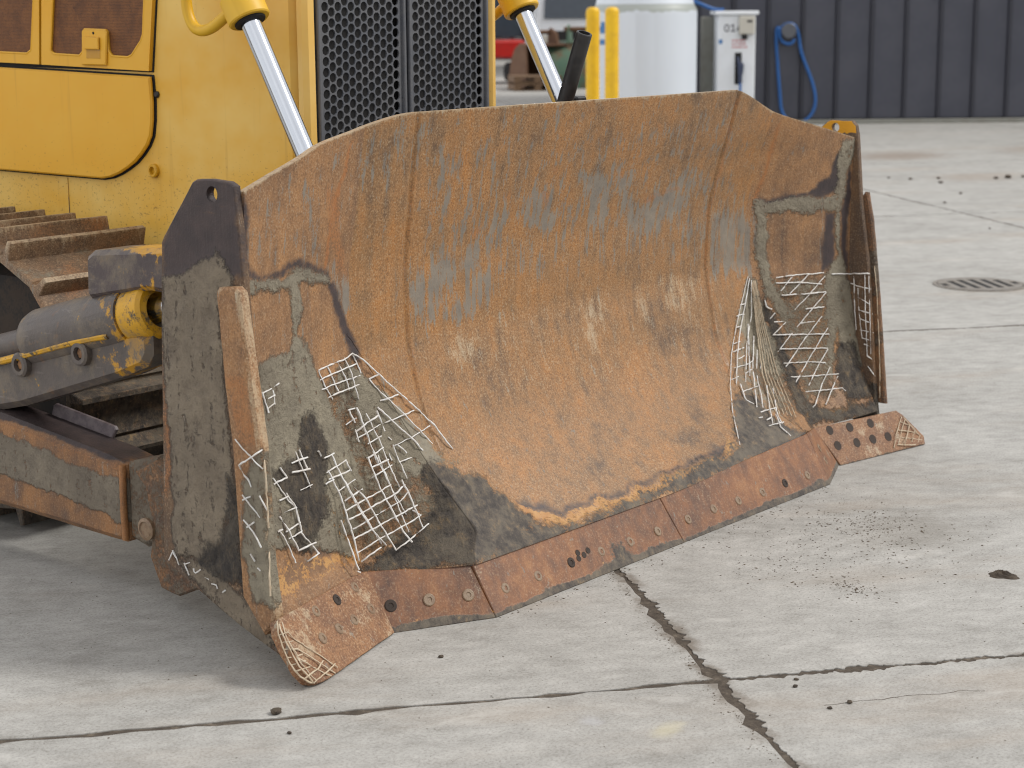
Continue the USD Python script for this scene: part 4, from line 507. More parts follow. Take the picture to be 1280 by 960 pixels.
def arm_extra(v, o):
    w = (fbm(v * 9, 4, 4) - .5) * .07; zt = v[:, 2] + w - (v[:, 1] - 1.07) * .085
    o[:, 0] = smooth01(.5 + np.minimum(zt - .215, .350 - zt) / .03); o[:, 5] = smooth01((zt - .35) / .03) * .5 + smooth01((.205 - zt) / .03) * .25
    o[:, 1] = smooth01((v[:, 2] + w * .6 - .385 - (v[:, 1] - 1.07) * .09) / .02) * .9; o[:, 5] *= 1 - o[:, 1]; return o
MK['arm'] = mset([], 1, arm_extra)
def shoe_extra(v, o):
    dy = np.maximum(np.maximum(2.05 - v[:, 1], v[:, 1] - 4.55), 0); rr = np.hypot(dy, v[:, 2] - .5)
    o[:, 6] = smooth01((rr - .497) / .012) * .95; o[:, 0] = np.clip(fbm(v * 6, 4, 8) * 1.6 - .5, 0, .62) * (rr < .46); o[:, 5] = np.clip(fbm(v * 8, 4, 3) * 1.8 - .6, 0, .8); k_ = smooth01((.80 - v[:, 2]) / .25); o[:, 2] = k_ * .62; o[:, 6] *= 1 - .7 * k_; return o  # lower shoes: mud by height, with the machine's shade painted in
MK['shoe'] = mset([], 1, shoe_extra)
def right_extra(v, o):
    o[:, 7] = smooth01((v[:, 2] - 1.235 + .02 * (fbm(v * 30, 3) - .5)) / .012) * (v[:, 0] < 1.627); o[:, 1] = smooth01((.36 - v[:, 1]) / .03) * .35 * (1 - o[:, 7]); o[:, 2] = smooth01((.30 - v[:, 2]) / .1) * .6; return o
MK['sideR'] = mset([], 1, right_extra)
def edge_extra(v, o):
    spl_ = np.exp(-(((v[:, 0] + .36) / .05) ** 2 + ((v[:, 2] - .035) / .04) ** 2))
    w = fbm(v * np.array([7, 7, 7]), 4, 3); o[:, 2] = np.clip(smooth01((.022 + .03 * (w - .4) - v[:, 2]) / .012) * .95 + smooth01((w - .74) / .08) * .5 + spl_ * .9, 0, 1)  # bottom rim: mud, widened to paint in the contact shadow
    o[:, 3] = smooth01((fbm(v * 30, 3, 5) - .60) / .1) * smooth01((.05 - v[:, 2]) / .03) * .5; o[:, 5] = smooth01((fbm(v * 5, 3, 9) - .5) / .2) * .25; o[:, 6] = smooth01((fbm(v * 9, 4, 11) - .5) / .2) * .4; return o
MK['edge'] = mset([], 0, edge_extra)
def bit_extra(v, o):
    o[:, 6] = smooth01((fbm(v * 10, 4, 6) - .45) / .2) * .75; o[:, 2] = smooth01((.012 - v[:, 2]) / .012) * .7; return o
MK['bitL'] = MK['bitR'] = mset([], 0, bit_extra)
def barr(v, o): o[:, 6] = smooth01((fbm(v * 40, 2, 4) - .5) / .1) * .6 * (v[:, 0] > 1.66); o[:, 5] = .5; o[:, 0] = smooth01((fbm(v * 7, 3, 2) - .5) / .1) * .5; return o
MK['barR'] = mset([], 1, barr)
def masks(k):
    return {m_: MK[k].get(m_, zero3) for m_ in ('mask', 'mask2', 'mask3')}
for k_, P_ in SKIN.items():
    v_ = P_.reshape(-1, 3); o_ = patch_values(v_, PATCH_SKIN, 0)
    lift_ = o_[:, 2] * (.002 + .016 * np.clip(fbm(v_ * 26, 4, 12) - .36, 0, 1)) + o_[:, 0] * (.001 + .008 * np.clip(fbm(v_ * 22, 4, 15) - .38, 0, 1))
    edge_ = np.ones(P_.shape[:2]); edge_[[0, -1], :] = 0; edge_[:, [0, -1]] = 0
    P_[..., 1] -= (lift_.reshape(edge_.shape)) * edge_
back = np.array([0, .022, 0])
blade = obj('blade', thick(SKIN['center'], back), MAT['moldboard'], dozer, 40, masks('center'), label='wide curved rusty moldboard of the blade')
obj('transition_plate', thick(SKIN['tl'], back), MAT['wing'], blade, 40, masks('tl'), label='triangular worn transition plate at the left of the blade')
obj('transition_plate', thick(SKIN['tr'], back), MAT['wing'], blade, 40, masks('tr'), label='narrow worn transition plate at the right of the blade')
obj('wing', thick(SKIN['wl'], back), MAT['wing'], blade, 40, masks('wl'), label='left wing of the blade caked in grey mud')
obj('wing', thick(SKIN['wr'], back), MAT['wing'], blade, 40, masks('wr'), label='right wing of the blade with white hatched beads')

# ---- side plates
SPL = [(.463, 1.298), (.444, 1.307), (.393, 1.31), (.322, 1.307), (.299, 1.296), (.285, 1.158), (.276, 1.033), (.216, .14), (.19, .06), (.181, .042), (.405, .121), (.65, .224), (.612, .914), (.598, 1.128), (.586, 1.147)]
def pierced(mm, T, r):
    cyl = rod(np.array(T) - [.1, 0, 0], np.array(T) + [.1, 0, 0], r, 20, 0.0)
    def mf(q): q = q.copy(); q.merge_vertices(); return m3.Manifold(m3.Mesh(np.array(q.vertices, np.float32), np.array(q.faces, np.uint32)))
    r_ = mf(mm) - mf(cyl); o = r_.to_mesh(); return trimesh.Trimesh(o.vert_properties[:, :3], o.tri_verts, process=False)
spl = pierced(prism(SPL, -1.702, -1.676, .004), (-1.69, .385, 1.271), .021)
spl = fine(spl, .011)
k_ = patch_values(np.array(spl.vertices), PATCH_SIDE, 1); v_ = np.array(spl.vertices); out_ = (v_[:, 0] < -1.699)
v_[:, 0] -= out_ * (k_[:, 0] * (.0015 + .014 * np.clip(fbm(v_ * 18, 5, 31) - .36, 0, 1)) + k_[:, 2] * (.002 + .018 * np.clip(fbm(v_ * 24, 4, 33) - .36, 0, 1))); spl = trimesh.Trimesh(v_, spl.faces, process=False)
obj('side_plate', rough(spl, .0012, 14), MAT['sideplate'], blade, 30, masks('sideL'), label='left side plate of the blade smeared with grey mud')
SPR = [(y_ + .0 , z_ - .012) for y_, z_ in [(.49, 1.275), (.463, 1.297), (.449, 1.304), (.352, 1.304), (.333, 1.285), (.325, 1.25), (.303, 1.012), (.26, .74), (.205, .18), (.19, .08), (.181, .05), (.405, .13), (.65, .24), (.612, .914), (.598, 1.10)]]
obj('side_plate', rough(fine(pierced(prism(SPR, 1.625, 1.651, .004), (1.64, .425, 1.263), .018), .02), .001, 14, 3), MAT['sideplate'], blade, 30, masks('sideR'), label='right side plate of the blade with yellow paint left at its tip')
# ---- wear bars along the front rims
BL = [(.339, 1.020), (.330, 1.034), (.27, 1.040), (.252, 1.028), (.192, .62), (.176, .30), (.158, .17), (.16, .15), (.20, .11), (.28, .20), (.30, .62), (.322, .80)]
obj('wear_bar', rough(fine(prism(BL, -1.744, -1.7035, .007), .014), .0015, 22), MAT['wing'], blade, 30, masks('barL'), label='thick rusty wear bar along the left rim of the blade')
BR = [(.31, .995), (.30, 1.01), (.286, 1.008), (.262, .90), (.225, .62), (.19, .30), (.175, .16), (.25, .16), (.28, .62), (.33, .9)]
obj('wear_bar', rough(fine(prism(BR, 1.6525, 1.676, .006), .02), .0015, 22, 2), MAT['sideplate'], blade, 30, masks('barR'), label='rusty wear bar along the right rim of the blade')
# ---- blade back: box stiffeners
obj('back_stiffener', bbox(-1.2, 1.1, .515, .68, .35, .62, .01), MAT['sideplate'], blade, 30, {'mask': zero3, 'mask2': zero3, 'mask3': zero3})
obj('back_stiffener', bbox(-1.2, 1.1, .50, .60, .95, 1.10, .01), MAT['sideplate'], blade, 30, {'mask': zero3, 'mask2': zero3, 'mask3': zero3})

# ---- cutting edges (quad plates given by their front corners) and end bits
def plate(front, t, b=.002):
    """Front outline (3-D, coplanar) thickened backwards by t along its normal; returns mesh, normal."""
    Q = np.array(front, float); c0 = Q.mean(0)
    u_, s_, vt = np.linalg.svd(Q - c0); n = vt[2]
    if n[1] > 0: n = -n
    e1 = vt[0]; e2 = np.cross(n, e1)
    uv = np.stack([(Q - c0) @ e1, (Q - c0) @ e2], 1)
    return prism(uv, -t, 0, b, lambda u, w, tt: c0 + np.multiply.outer(u, e1) + np.multiply.outer(w, e2) + np.multiply.outer(tt, n)), n
def edge_plate(name, front, t, mat, key, label=None, size=.012, amp=.0012, seed=0):
    q, n = plate(front, t); q = rough(fine(q, size), amp, 30, seed)
    return obj(name, q, mat, blade, 30, masks(key), label=label), n
g = .0012
ce1, nC = edge_plate('cutting_edge', [(-1.003 + g, .011, .001), (-.03 - g, .011, .001), (-.058 - g, .0945, .1485), (-1.012 + g, .0945, .1465)], .028, MAT['edge'], 'edge', 'left centre cutting edge segment', seed=1)
ce2, _ = edge_plate('cutting_edge', [(-.03 + g, .011, .001), (.935 - g, .011, .001), (.922 - g, .1095, .182), (-.058 + g, .0945, .1485)], .028, MAT['edge'], 'edge', 'right centre cutting edge segment', seed=2)
cl, nL = edge_plate('cutting_edge', [(-1.292, .158, .001), (-1.003 - g, .013, .001), (-1.012 - g, .101, .1465), (-1.306, .266, .166)], .028, MAT['edge'], 'edge', 'angled cutting edge segment beside the left end bit', seed=3)
cr, nR = edge_plate('cutting_edge', [(.935 + g, .013, .001), (1.205, .129, .001), (1.075, .166, .168), (.922 + g, .110, .183)], .028, MAT['edge'], 'edge', 'short angled cutting edge segment at the right', seed=4)
LBo = [(-1.759, .134, .172), (-1.777, .111, .144), (-1.775, .078, .095), (-1.764, .05, .049), (-1.747, .037, .022), (-1.722, .031, .006), (-1.693, .036, .002), (-1.642, .050, .001), (-1.295, .155, .001), (-1.290, .266, .159), (-1.362, .249, .166)]
def flat(pts, p0, n): return [tuple(np.array(q) - n * ((np.array(q) - p0) @ n)) for q in pts]
def pln(a, b, c):
    n = np.cross(np.subtract(b, a), np.subtract(c, a)); n = n / np.linalg.norm(n); return n if n[1] < 0 else -n
nLB = pln((-1.292, .158, 0), (-1.702, .036, 0), (-1.305, .265, .165)); nRB = pln((1.205, .12, 0), (1.702, .023, 0), (1.167, .213, .15))
OFF = nLB * .012
bl, nLB2 = edge_plate('end_bit', [np.array(q) + OFF for q in flat(LBo, np.array((-1.292, .158, 0)), nLB)], .036, MAT['bit'], 'bitL', 'chamfered left end bit with rounded outer corner and white beads', .01, .0016, 5)
RBo = [(1.151, .214, .147), (1.636, .118, .144), (1.661, .102, .125), (1.712, .052, .055), (1.727, .037, .033), (1.715, .024, .004), (1.206, .119, .001)]
br, _ = edge_plate('end_bit', flat(RBo, np.array((1.205, .12, 0)), nRB), .032, MAT['bit'], 'bitR', 'right end bit reaching past the blade with a hatched tip', .01, .0012, 6)
def bolts(pts, n, r, parent, off=0., hole=False, rnd=random.Random(3)):
    for q in pts:
        p = np.array(q) + n * off; T = frame(p - n * .004, n)
        if hole: mm = lathe([(r, 0), (r, .0052), (r * .7, .0045)], 14, T)
        else:
            h = .0052 + rnd.random() * .0022
            mm = lathe([(r, 0), (r, h - .0015), (r * .86, h), (r * .45, h), (r * .40, h - .0022)], 16, T)
        obj('bolt_hole' if hole else 'bolt', mm, MAT['bolthole'] if (hole or rnd.random() < .10) else MAT['bolt'], parent, 30)
BC = [(-.919, .046, .063), (-.765, .045, .062), (-.6, .047, .064), (-.444, .046, .063), (-.292, .044, .06), (-.14, .044, .059), (.038, .044, .06), (.195, .045, .062), (.348, .043, .058), (.504, .042, .056), (.657, .042, .057), (.812, .041, .055)]
def onp(q, p0, n): q = np.array(q, float); return q - n * ((q - np.array(p0)) @ n)
bolts([onp(q, (-1.003, .011, .001), nC) for q in BC], nC, .0165, blade)
bolts([onp(q, (-1.003, .011, .001), nC) for q in [(-.554, .057, .082), (-.504, .054, .079), (-.53, .05, .071), (-.56, .05, .066)]], nC, .010, blade, hole=True)
bolts([onp(q, (-1.292, .158, .001), nL) for q in [(-1.265, .187, .07), (-1.16, .134, .071), (-1.052, .078, .069)]], nL, .0185, blade)
bolts([onp(q, (.935, .013, .001), nR) for q in [(1.01, .10, .115), (1.02, .085, .065)]], nR, .0165, blade)
bolts([onp(q, (-1.292, .158, 0), nLB) for q in [(-1.597, .163, .142), (-1.486, .193, .139), (-1.379, .227, .142), (-1.622, .115, .082), (-1.534, .14, .08), (-1.45, .163, .078), (-1.352, .193, .078)]], nLB, .0165, blade, off=.012)
bolts([onp(q, (1.205, .12, 0), nRB) for q in [(1.228, .188, .127), (1.341, .163, .122), (1.462, .138, .12), (1.342, .13, .065), (1.436, .111, .064), (1.525, .092, .06)]], nRB, .019, blade, hole=True)
bolts([onp((1.234, .154, .07), (1.205, .12, 0), nRB)], nRB, .019, blade, hole=True)
# ---- hardfacing beads: thin raised welds crossing the worn plates
def bead_mesh(runs, r0, seed):
    rr = np.random.default_rng(seed); out = []
    for run in runs:
        p = np.array(run, float)
        if len(p) < 2: continue
        t = np.r_[0, np.cumsum(np.linalg.norm(np.diff(p, axis=0), axis=1))]
        n = max(3, int(t[-1] / .007)); s_ = np.linspace(0, t[-1], n); q = np.stack([np.interp(s_, t, p[:, k]) for k in range(3)], 1)
        q = q + [0, .0010, 0] + np.stack([(fbm(q * 60 + k * 9.1, 3, seed) - .5) * .0055 for k in range(3)], 1) * [1, .25, 1]
        w = r0 * (.55 + .9 * fbm(q * 38 + 3.3, 2, seed + 2)) * rr.uniform(.8, 1.15)
        w = np.where(fbm(q * 26 + 7.7, 2, seed + 4) > .71, w * .2, w)
        tb = tube(q, np.maximum(w, .0003), 6); out.append(tb)
    return cat(out)
BEADS_W = [[(-1.622,0.305,0.735),(-1.594,0.313,0.738),(-1.565,0.321,0.741),(-1.541,0.324,0.746)],
[(-1.595,0.313,0.716),(-1.566,0.315,0.72)],
[(-1.621,0.305,0.739),(-1.615,0.305,0.719),(-1.605,0.308,0.698),(-1.602,0.304,0.679)],
[(-1.569,0.32,0.737),(-1.568,0.317,0.715),(-1.565,0.318,0.693)],
[(-1.604,0.31,0.687),(-1.565,0.317,0.697)],
[(-1.342,0.374,0.746),(-1.314,0.379,0.749),(-1.283,0.385,0.752),(-1.245,0.396,0.751),(-1.219,0.394,0.755),(-1.196,0.398,0.761),(-1.172,0.404,0.767)],
[(-1.339,0.372,0.718),(-1.318,0.372,0.722),(-1.291,0.377,0.724),(-1.264,0.383,0.726),(-1.237,0.389,0.727),(-1.213,0.391,0.73),(-1.194,0.389,0.733),(-1.162,0.399,0.734)],
[(-1.337,0.369,0.69),(-1.313,0.371,0.692),(-1.285,0.378,0.693),(-1.258,0.384,0.694),(-1.231,0.387,0.695),(-1.201,0.395,0.694),(-1.183,0.39,0.697),(-1.152,0.397,0.697)],
[(-1.306,0.376,0.661),(-1.286,0.373,0.665),(-1.263,0.375,0.668),(-1.232,0.384,0.669),(-1.203,0.382,0.672),(-1.171,0.382,0.676)],
[(-1.342,0.374,0.746),(-1.335,0.371,0.726),(-1.326,0.369,0.705),(-1.314,0.371,0.688),(-1.299,0.375,0.67),(-1.286,0.377,0.653)],
[(-1.297,0.385,0.751),(-1.29,0.382,0.734),(-1.282,0.381,0.717),(-1.273,0.381,0.699),(-1.266,0.38,0.683),(-1.261,0.375,0.668)],
[(-1.243,0.396,0.753),(-1.232,0.397,0.736),(-1.229,0.39,0.721),(-1.217,0.391,0.703),(-1.211,0.389,0.684),(-1.206,0.388,0.664)],
[(-1.201,0.408,0.757),(-1.202,0.399,0.742),(-1.197,0.394,0.725),(-1.191,0.39,0.708),(-1.187,0.388,0.689),(-1.185,0.384,0.671),(-1.18,0.382,0.651),(-1.164,0.39,0.628)],
[(-1.172,0.404,0.767),(-1.161,0.406,0.748),(-1.156,0.401,0.73),(-1.146,0.399,0.703)],
[(-1.172,0.404,0.767),(-1.158,0.397,0.757),(-1.132,0.402,0.743),(-1.128,0.39,0.732),(-1.115,0.386,0.718),(-1.097,0.386,0.704),(-1.083,0.383,0.69),(-1.072,0.377,0.677),(-1.053,0.376,0.661),(-1.035,0.374,0.646),(-1.021,0.368,0.632),(-0.997,0.371,0.615),(-0.99,0.359,0.603),(-0.974,0.355,0.587),(-0.958,0.35,0.571),(-0.93,0.356,0.552),(-0.917,0.349,0.536),(-0.915,0.332,0.524),(-0.907,0.325,0.511),(-0.898,0.319,0.496),(-0.889,0.314,0.482),(-0.881,0.307,0.468),(-0.873,0.301,0.453),(-0.859,0.299,0.437)],
[(-1.119,0.393,0.683),(-1.089,0.383,0.691)],
[(-1.119,0.393,0.683),(-1.107,0.387,0.668),(-1.094,0.383,0.652),(-1.082,0.377,0.637),(-1.074,0.366,0.624),(-1.06,0.361,0.609),(-1.046,0.355,0.595),(-1.033,0.352,0.581),(-1.021,0.347,0.567),(-1.011,0.34,0.554),(-0.999,0.336,0.54),(-0.987,0.331,0.527),(-0.972,0.327,0.511),(-0.962,0.32,0.496),(-0.941,0.322,0.478),(-0.931,0.315,0.463)],
[(-1.092,0.376,0.615),(-1.068,0.362,0.62),(-1.027,0.363,0.625)],
[(-1.105,0.374,0.599),(-1.1,0.361,0.587),(-1.086,0.356,0.573),(-1.074,0.349,0.559),(-1.062,0.342,0.545),(-1.052,0.333,0.532),(-1.039,0.327,0.519),(-1.029,0.319,0.506),(-1.017,0.312,0.492),(-1.009,0.302,0.476),(-0.988,0.304,0.456)],
[(-1.103,0.358,0.55),(-1.084,0.352,0.554),(-1.061,0.35,0.558),(-1.035,0.35,0.56),(-1.011,0.345,0.566),(-0.971,0.353,0.569)],
[(-1.077,0.334,0.482),(-1.058,0.326,0.49),(-1.033,0.323,0.496),(-1.01,0.319,0.502),(-0.978,0.327,0.505),(-0.949,0.331,0.51),(-0.931,0.326,0.517)],
[(-1.074,0.324,0.486),(-1.064,0.315,0.474),(-1.051,0.31,0.46)],
[(-1.095,0.324,0.49),(-1.091,0.32,0.473),(-1.084,0.317,0.455),(-1.087,0.305,0.44),(-1.092,0.291,0.427),(-1.088,0.286,0.411),(-1.079,0.285,0.393)],
[(-1.086,0.306,0.441),(-1.066,0.302,0.444),(-1.035,0.306,0.443)],
[(-1.124,0.359,0.593),(-1.118,0.354,0.572),(-1.103,0.358,0.549),(-1.106,0.345,0.531)],
[(-1.092,0.345,0.511),(-1.084,0.339,0.502)],
[(-1.11,0.327,0.466),(-1.103,0.321,0.446)],
[(-1.219,0.377,0.608),(-1.214,0.371,0.59),(-1.205,0.368,0.571)],
[(-1.183,0.383,0.611),(-1.187,0.372,0.597),(-1.184,0.367,0.582),(-1.184,0.36,0.567),(-1.18,0.357,0.551),(-1.178,0.351,0.535),(-1.17,0.351,0.518),(-1.168,0.343,0.501),(-1.164,0.337,0.484),(-1.165,0.326,0.469),(-1.164,0.317,0.453),(-1.158,0.313,0.436),(-1.153,0.306,0.419),(-1.155,0.294,0.404),(-1.152,0.286,0.388),(-1.149,0.278,0.371),(-1.144,0.271,0.354),(-1.137,0.264,0.336),(-1.128,0.259,0.317),(-1.11,0.262,0.294)],
[(-1.182,0.382,0.611),(-1.186,0.37,0.597),(-1.183,0.365,0.58),(-1.183,0.358,0.565),(-1.178,0.355,0.548),(-1.175,0.349,0.532),(-1.167,0.35,0.514)],
[(-1.153,0.374,0.589),(-1.154,0.363,0.575),(-1.15,0.358,0.56),(-1.144,0.354,0.544),(-1.138,0.349,0.527),(-1.133,0.344,0.512),(-1.131,0.336,0.495),(-1.126,0.332,0.476),(-1.13,0.32,0.461),(-1.132,0.309,0.445),(-1.132,0.299,0.429),(-1.128,0.292,0.412),(-1.126,0.283,0.395),(-1.108,0.29,0.372)],
[(-1.233,0.379,0.568),(-1.216,0.374,0.576),(-1.184,0.383,0.579)],
[(-1.218,0.383,0.607),(-1.187,0.385,0.609)],
[(-1.208,0.366,0.544),(-1.195,0.36,0.552),(-1.182,0.355,0.56),(-1.162,0.355,0.567),(-1.147,0.351,0.574),(-1.124,0.355,0.58)],
[(-1.207,0.363,0.523),(-1.194,0.355,0.531),(-1.177,0.351,0.537),(-1.153,0.354,0.542),(-1.13,0.356,0.546),(-1.103,0.361,0.55)],
[(-1.204,0.37,0.55),(-1.21,0.357,0.535),(-1.207,0.353,0.517)],
[(-1.174,0.348,0.505),(-1.147,0.347,0.512),(-1.124,0.342,0.521)],
[(-1.189,0.34,0.463),(-1.163,0.331,0.477),(-1.124,0.334,0.487)],
[(-1.195,0.315,0.443),(-1.175,0.313,0.447),(-1.155,0.309,0.452),(-1.129,0.311,0.455)],
[(-1.189,0.327,0.408),(-1.186,0.308,0.42),(-1.167,0.304,0.427),(-1.137,0.312,0.429),(-1.115,0.311,0.435)],
[(-1.165,0.338,0.483),(-1.167,0.327,0.467),(-1.159,0.326,0.448)],
[(-1.364,0.324,0.468),(-1.358,0.321,0.452),(-1.354,0.315,0.437),(-1.346,0.314,0.421),(-1.339,0.31,0.405),(-1.333,0.306,0.389),(-1.332,0.301,0.373),(-1.329,0.298,0.357),(-1.328,0.293,0.342),(-1.327,0.288,0.326),(-1.323,0.286,0.31),(-1.32,0.282,0.294),(-1.319,0.277,0.279),(-1.318,0.272,0.26),(-1.318,0.267,0.242),(-1.317,0.263,0.223),(-1.316,0.259,0.204)],
[(-1.335,0.338,0.506),(-1.325,0.336,0.484),(-1.318,0.331,0.464),(-1.311,0.326,0.444),(-1.304,0.321,0.427),(-1.3,0.313,0.411),(-1.295,0.306,0.395),(-1.29,0.298,0.378),(-1.284,0.291,0.361),(-1.27,0.292,0.341),(-1.265,0.284,0.324),(-1.26,0.276,0.308),(-1.255,0.268,0.29),(-1.246,0.263,0.271),(-1.237,0.258,0.252),(-1.209,0.271,0.226)],
[(-1.272,0.346,0.478),(-1.27,0.338,0.462),(-1.246,0.35,0.439)],
[(-1.306,0.322,0.429),(-1.302,0.314,0.413),(-1.297,0.308,0.396),(-1.292,0.3,0.379),(-1.288,0.293,0.363),(-1.277,0.292,0.344),(-1.27,0.287,0.327),(-1.264,0.279,0.312),(-1.259,0.272,0.296),(-1.253,0.265,0.28),(-1.24,0.259,0.262),(-1.231,0.25,0.247),(-1.2,0.26,0.222)],
[(-1.262,0.323,0.399),(-1.257,0.305,0.383),(-1.25,0.289,0.367),(-1.243,0.284,0.35),(-1.237,0.279,0.334),(-1.227,0.277,0.316),(-1.223,0.27,0.3),(-1.222,0.259,0.287),(-1.215,0.255,0.272),(-1.212,0.246,0.258),(-1.206,0.24,0.243),(-1.2,0.234,0.228),(-1.196,0.227,0.213)],
[(-1.186,0.338,0.466),(-1.194,0.321,0.453),(-1.195,0.311,0.436),(-1.195,0.302,0.42),(-1.19,0.298,0.402),(-1.183,0.295,0.385),(-1.183,0.284,0.372),(-1.182,0.276,0.357),(-1.179,0.268,0.342),(-1.174,0.263,0.326),(-1.171,0.255,0.311),(-1.166,0.249,0.296),(-1.159,0.244,0.279),(-1.159,0.234,0.265),(-1.154,0.227,0.25),(-1.138,0.215,0.223)],
[(-1.15,0.334,0.467),(-1.163,0.311,0.454),(-1.147,0.317,0.431),(-1.152,0.302,0.416),(-1.154,0.29,0.4),(-1.15,0.284,0.382),(-1.151,0.274,0.365),(-1.146,0.27,0.346),(-1.144,0.263,0.328),(-1.143,0.255,0.311),(-1.142,0.247,0.293),(-1.141,0.236,0.274),(-1.131,0.235,0.25)],
[(-1.111,0.277,0.396),(-1.108,0.27,0.381),(-1.104,0.264,0.365),(-1.102,0.255,0.35),(-1.099,0.248,0.334),(-1.097,0.242,0.319),(-1.095,0.235,0.304),(-1.091,0.231,0.288),(-1.087,0.227,0.272),(-1.083,0.222,0.256)],
[(-1.371,0.323,0.463),(-1.352,0.322,0.468),(-1.323,0.332,0.469),(-1.298,0.338,0.472),(-1.279,0.338,0.477)],
[(-1.365,0.32,0.442),(-1.345,0.319,0.445),(-1.317,0.326,0.445),(-1.292,0.33,0.446),(-1.272,0.328,0.449)],
[(-1.339,0.31,0.403),(-1.31,0.316,0.408),(-1.278,0.325,0.411),(-1.259,0.321,0.42)],
[(-1.313,0.313,0.369),(-1.297,0.305,0.379),(-1.275,0.302,0.386),(-1.247,0.305,0.392)],
[(-1.328,0.294,0.347),(-1.303,0.293,0.353),(-1.279,0.291,0.358),(-1.252,0.292,0.363),(-1.226,0.291,0.368),(-1.201,0.289,0.374),(-1.177,0.287,0.38),(-1.149,0.285,0.388)],
[(-1.322,0.287,0.32),(-1.3,0.286,0.324),(-1.275,0.287,0.328),(-1.255,0.284,0.334),(-1.236,0.279,0.341),(-1.214,0.277,0.346),(-1.193,0.273,0.352),(-1.169,0.272,0.356),(-1.149,0.267,0.363),(-1.128,0.267,0.373),(-1.092,0.281,0.377)],
[(-1.302,0.293,0.286),(-1.286,0.284,0.294),(-1.266,0.28,0.301),(-1.242,0.28,0.306),(-1.217,0.28,0.312),(-1.181,0.29,0.312),(-1.169,0.278,0.323),(-1.153,0.269,0.331),(-1.133,0.264,0.339),(-1.116,0.263,0.349),(-1.101,0.259,0.361)],
[(-1.318,0.273,0.265),(-1.297,0.274,0.268),(-1.28,0.271,0.272),(-1.262,0.268,0.276),(-1.245,0.264,0.281),(-1.229,0.259,0.286),(-1.204,0.26,0.29),(-1.178,0.26,0.294),(-1.162,0.252,0.301),(-1.141,0.247,0.307),(-1.114,0.243,0.314),(-1.078,0.247,0.317)],
[(-1.317,0.266,0.224),(-1.294,0.267,0.228),(-1.278,0.261,0.235),(-1.261,0.255,0.242),(-1.24,0.253,0.248),(-1.22,0.251,0.253),(-1.201,0.247,0.258),(-1.18,0.246,0.262),(-1.166,0.238,0.269),(-1.145,0.237,0.273),(-1.125,0.234,0.278),(-1.105,0.23,0.284),(-1.08,0.231,0.29)],
[(-1.31,0.255,0.2),(-1.299,0.246,0.209),(-1.283,0.241,0.217),(-1.261,0.242,0.222),(-1.236,0.246,0.226)],
[(-1.197,0.226,0.211),(-1.182,0.218,0.222),(-1.161,0.215,0.23),(-1.139,0.213,0.238),(-1.098,0.229,0.24),(-1.086,0.218,0.253),(-1.055,0.224,0.26)],
[(-1.383,0.317,0.432),(-1.35,0.316,0.439)],
[(-1.348,0.294,0.324),(-1.345,0.29,0.308),(-1.342,0.286,0.292),(-1.336,0.284,0.274),(-1.339,0.274,0.26),(-1.339,0.266,0.245),(-1.339,0.259,0.23),(-1.337,0.254,0.214),(-1.335,0.248,0.199),(-1.333,0.243,0.183)],
[(-1.369,0.333,0.503),(-1.324,0.339,0.507)],
[(-1.344,0.237,0.183),(-1.337,0.232,0.178)],
[(-1.09,0.257,0.302),(-1.083,0.231,0.29)],
[(-1.603,0.295,0.498),(-1.588,0.296,0.478),(-1.577,0.293,0.461),(-1.563,0.293,0.442),(-1.553,0.289,0.425),(-1.524,0.287,0.399)],
[(-1.57,0.299,0.52),(-1.558,0.299,0.504),(-1.545,0.299,0.487)],
[(-1.492,0.327,0.561),(-1.487,0.325,0.546),(-1.487,0.318,0.531),(-1.484,0.313,0.516),(-1.479,0.31,0.501),(-1.466,0.312,0.478),(-1.459,0.307,0.458),(-1.441,0.315,0.434)],
[(-1.596,0.283,0.392),(-1.583,0.279,0.371),(-1.574,0.27,0.352),(-1.565,0.268,0.331),(-1.558,0.263,0.311),(-1.545,0.266,0.289)],
[(-1.605,0.275,0.358),(-1.598,0.268,0.341),(-1.59,0.264,0.323),(-1.582,0.264,0.306),(-1.576,0.261,0.29),(-1.571,0.258,0.274),(-1.566,0.255,0.258)],
[(-1.528,0.272,0.334),(-1.514,0.269,0.316),(-1.495,0.272,0.296),(-1.481,0.269,0.278),(-1.469,0.265,0.26)],
[(-1.601,0.296,0.481),(-1.578,0.293,0.486),(-1.544,0.3,0.488)],
[(-1.517,0.312,0.521),(-1.498,0.31,0.523),(-1.473,0.314,0.524),(-1.445,0.321,0.523)],
[(-1.524,0.302,0.497),(-1.502,0.301,0.496),(-1.474,0.307,0.493),(-1.448,0.31,0.491)],
[(-1.495,0.301,0.441),(-1.468,0.305,0.443),(-1.444,0.306,0.446)],
[(-1.589,0.287,0.433),(-1.553,0.288,0.438)],
[(-1.572,0.288,0.396),(-1.551,0.285,0.4),(-1.525,0.286,0.402)],
[(-1.582,0.271,0.347),(-1.562,0.273,0.351),(-1.541,0.276,0.355),(-1.51,0.289,0.354)],
[(-1.576,0.269,0.326),(-1.549,0.272,0.329),(-1.524,0.271,0.334)],
[(-1.545,0.266,0.285),(-1.526,0.261,0.29),(-1.502,0.263,0.292),(-1.476,0.266,0.293)],
[(-1.503,0.273,0.243),(-1.492,0.261,0.255),(-1.464,0.265,0.259)],
[(-1.558,0.292,0.446),(-1.545,0.288,0.425),(-1.529,0.286,0.403),(-1.526,0.284,0.385),(-1.523,0.282,0.367),(-1.523,0.277,0.35),(-1.524,0.271,0.334)],
[(-1.529,0.286,0.393),(-1.526,0.283,0.373),(-1.523,0.279,0.352),(-1.524,0.271,0.334)],
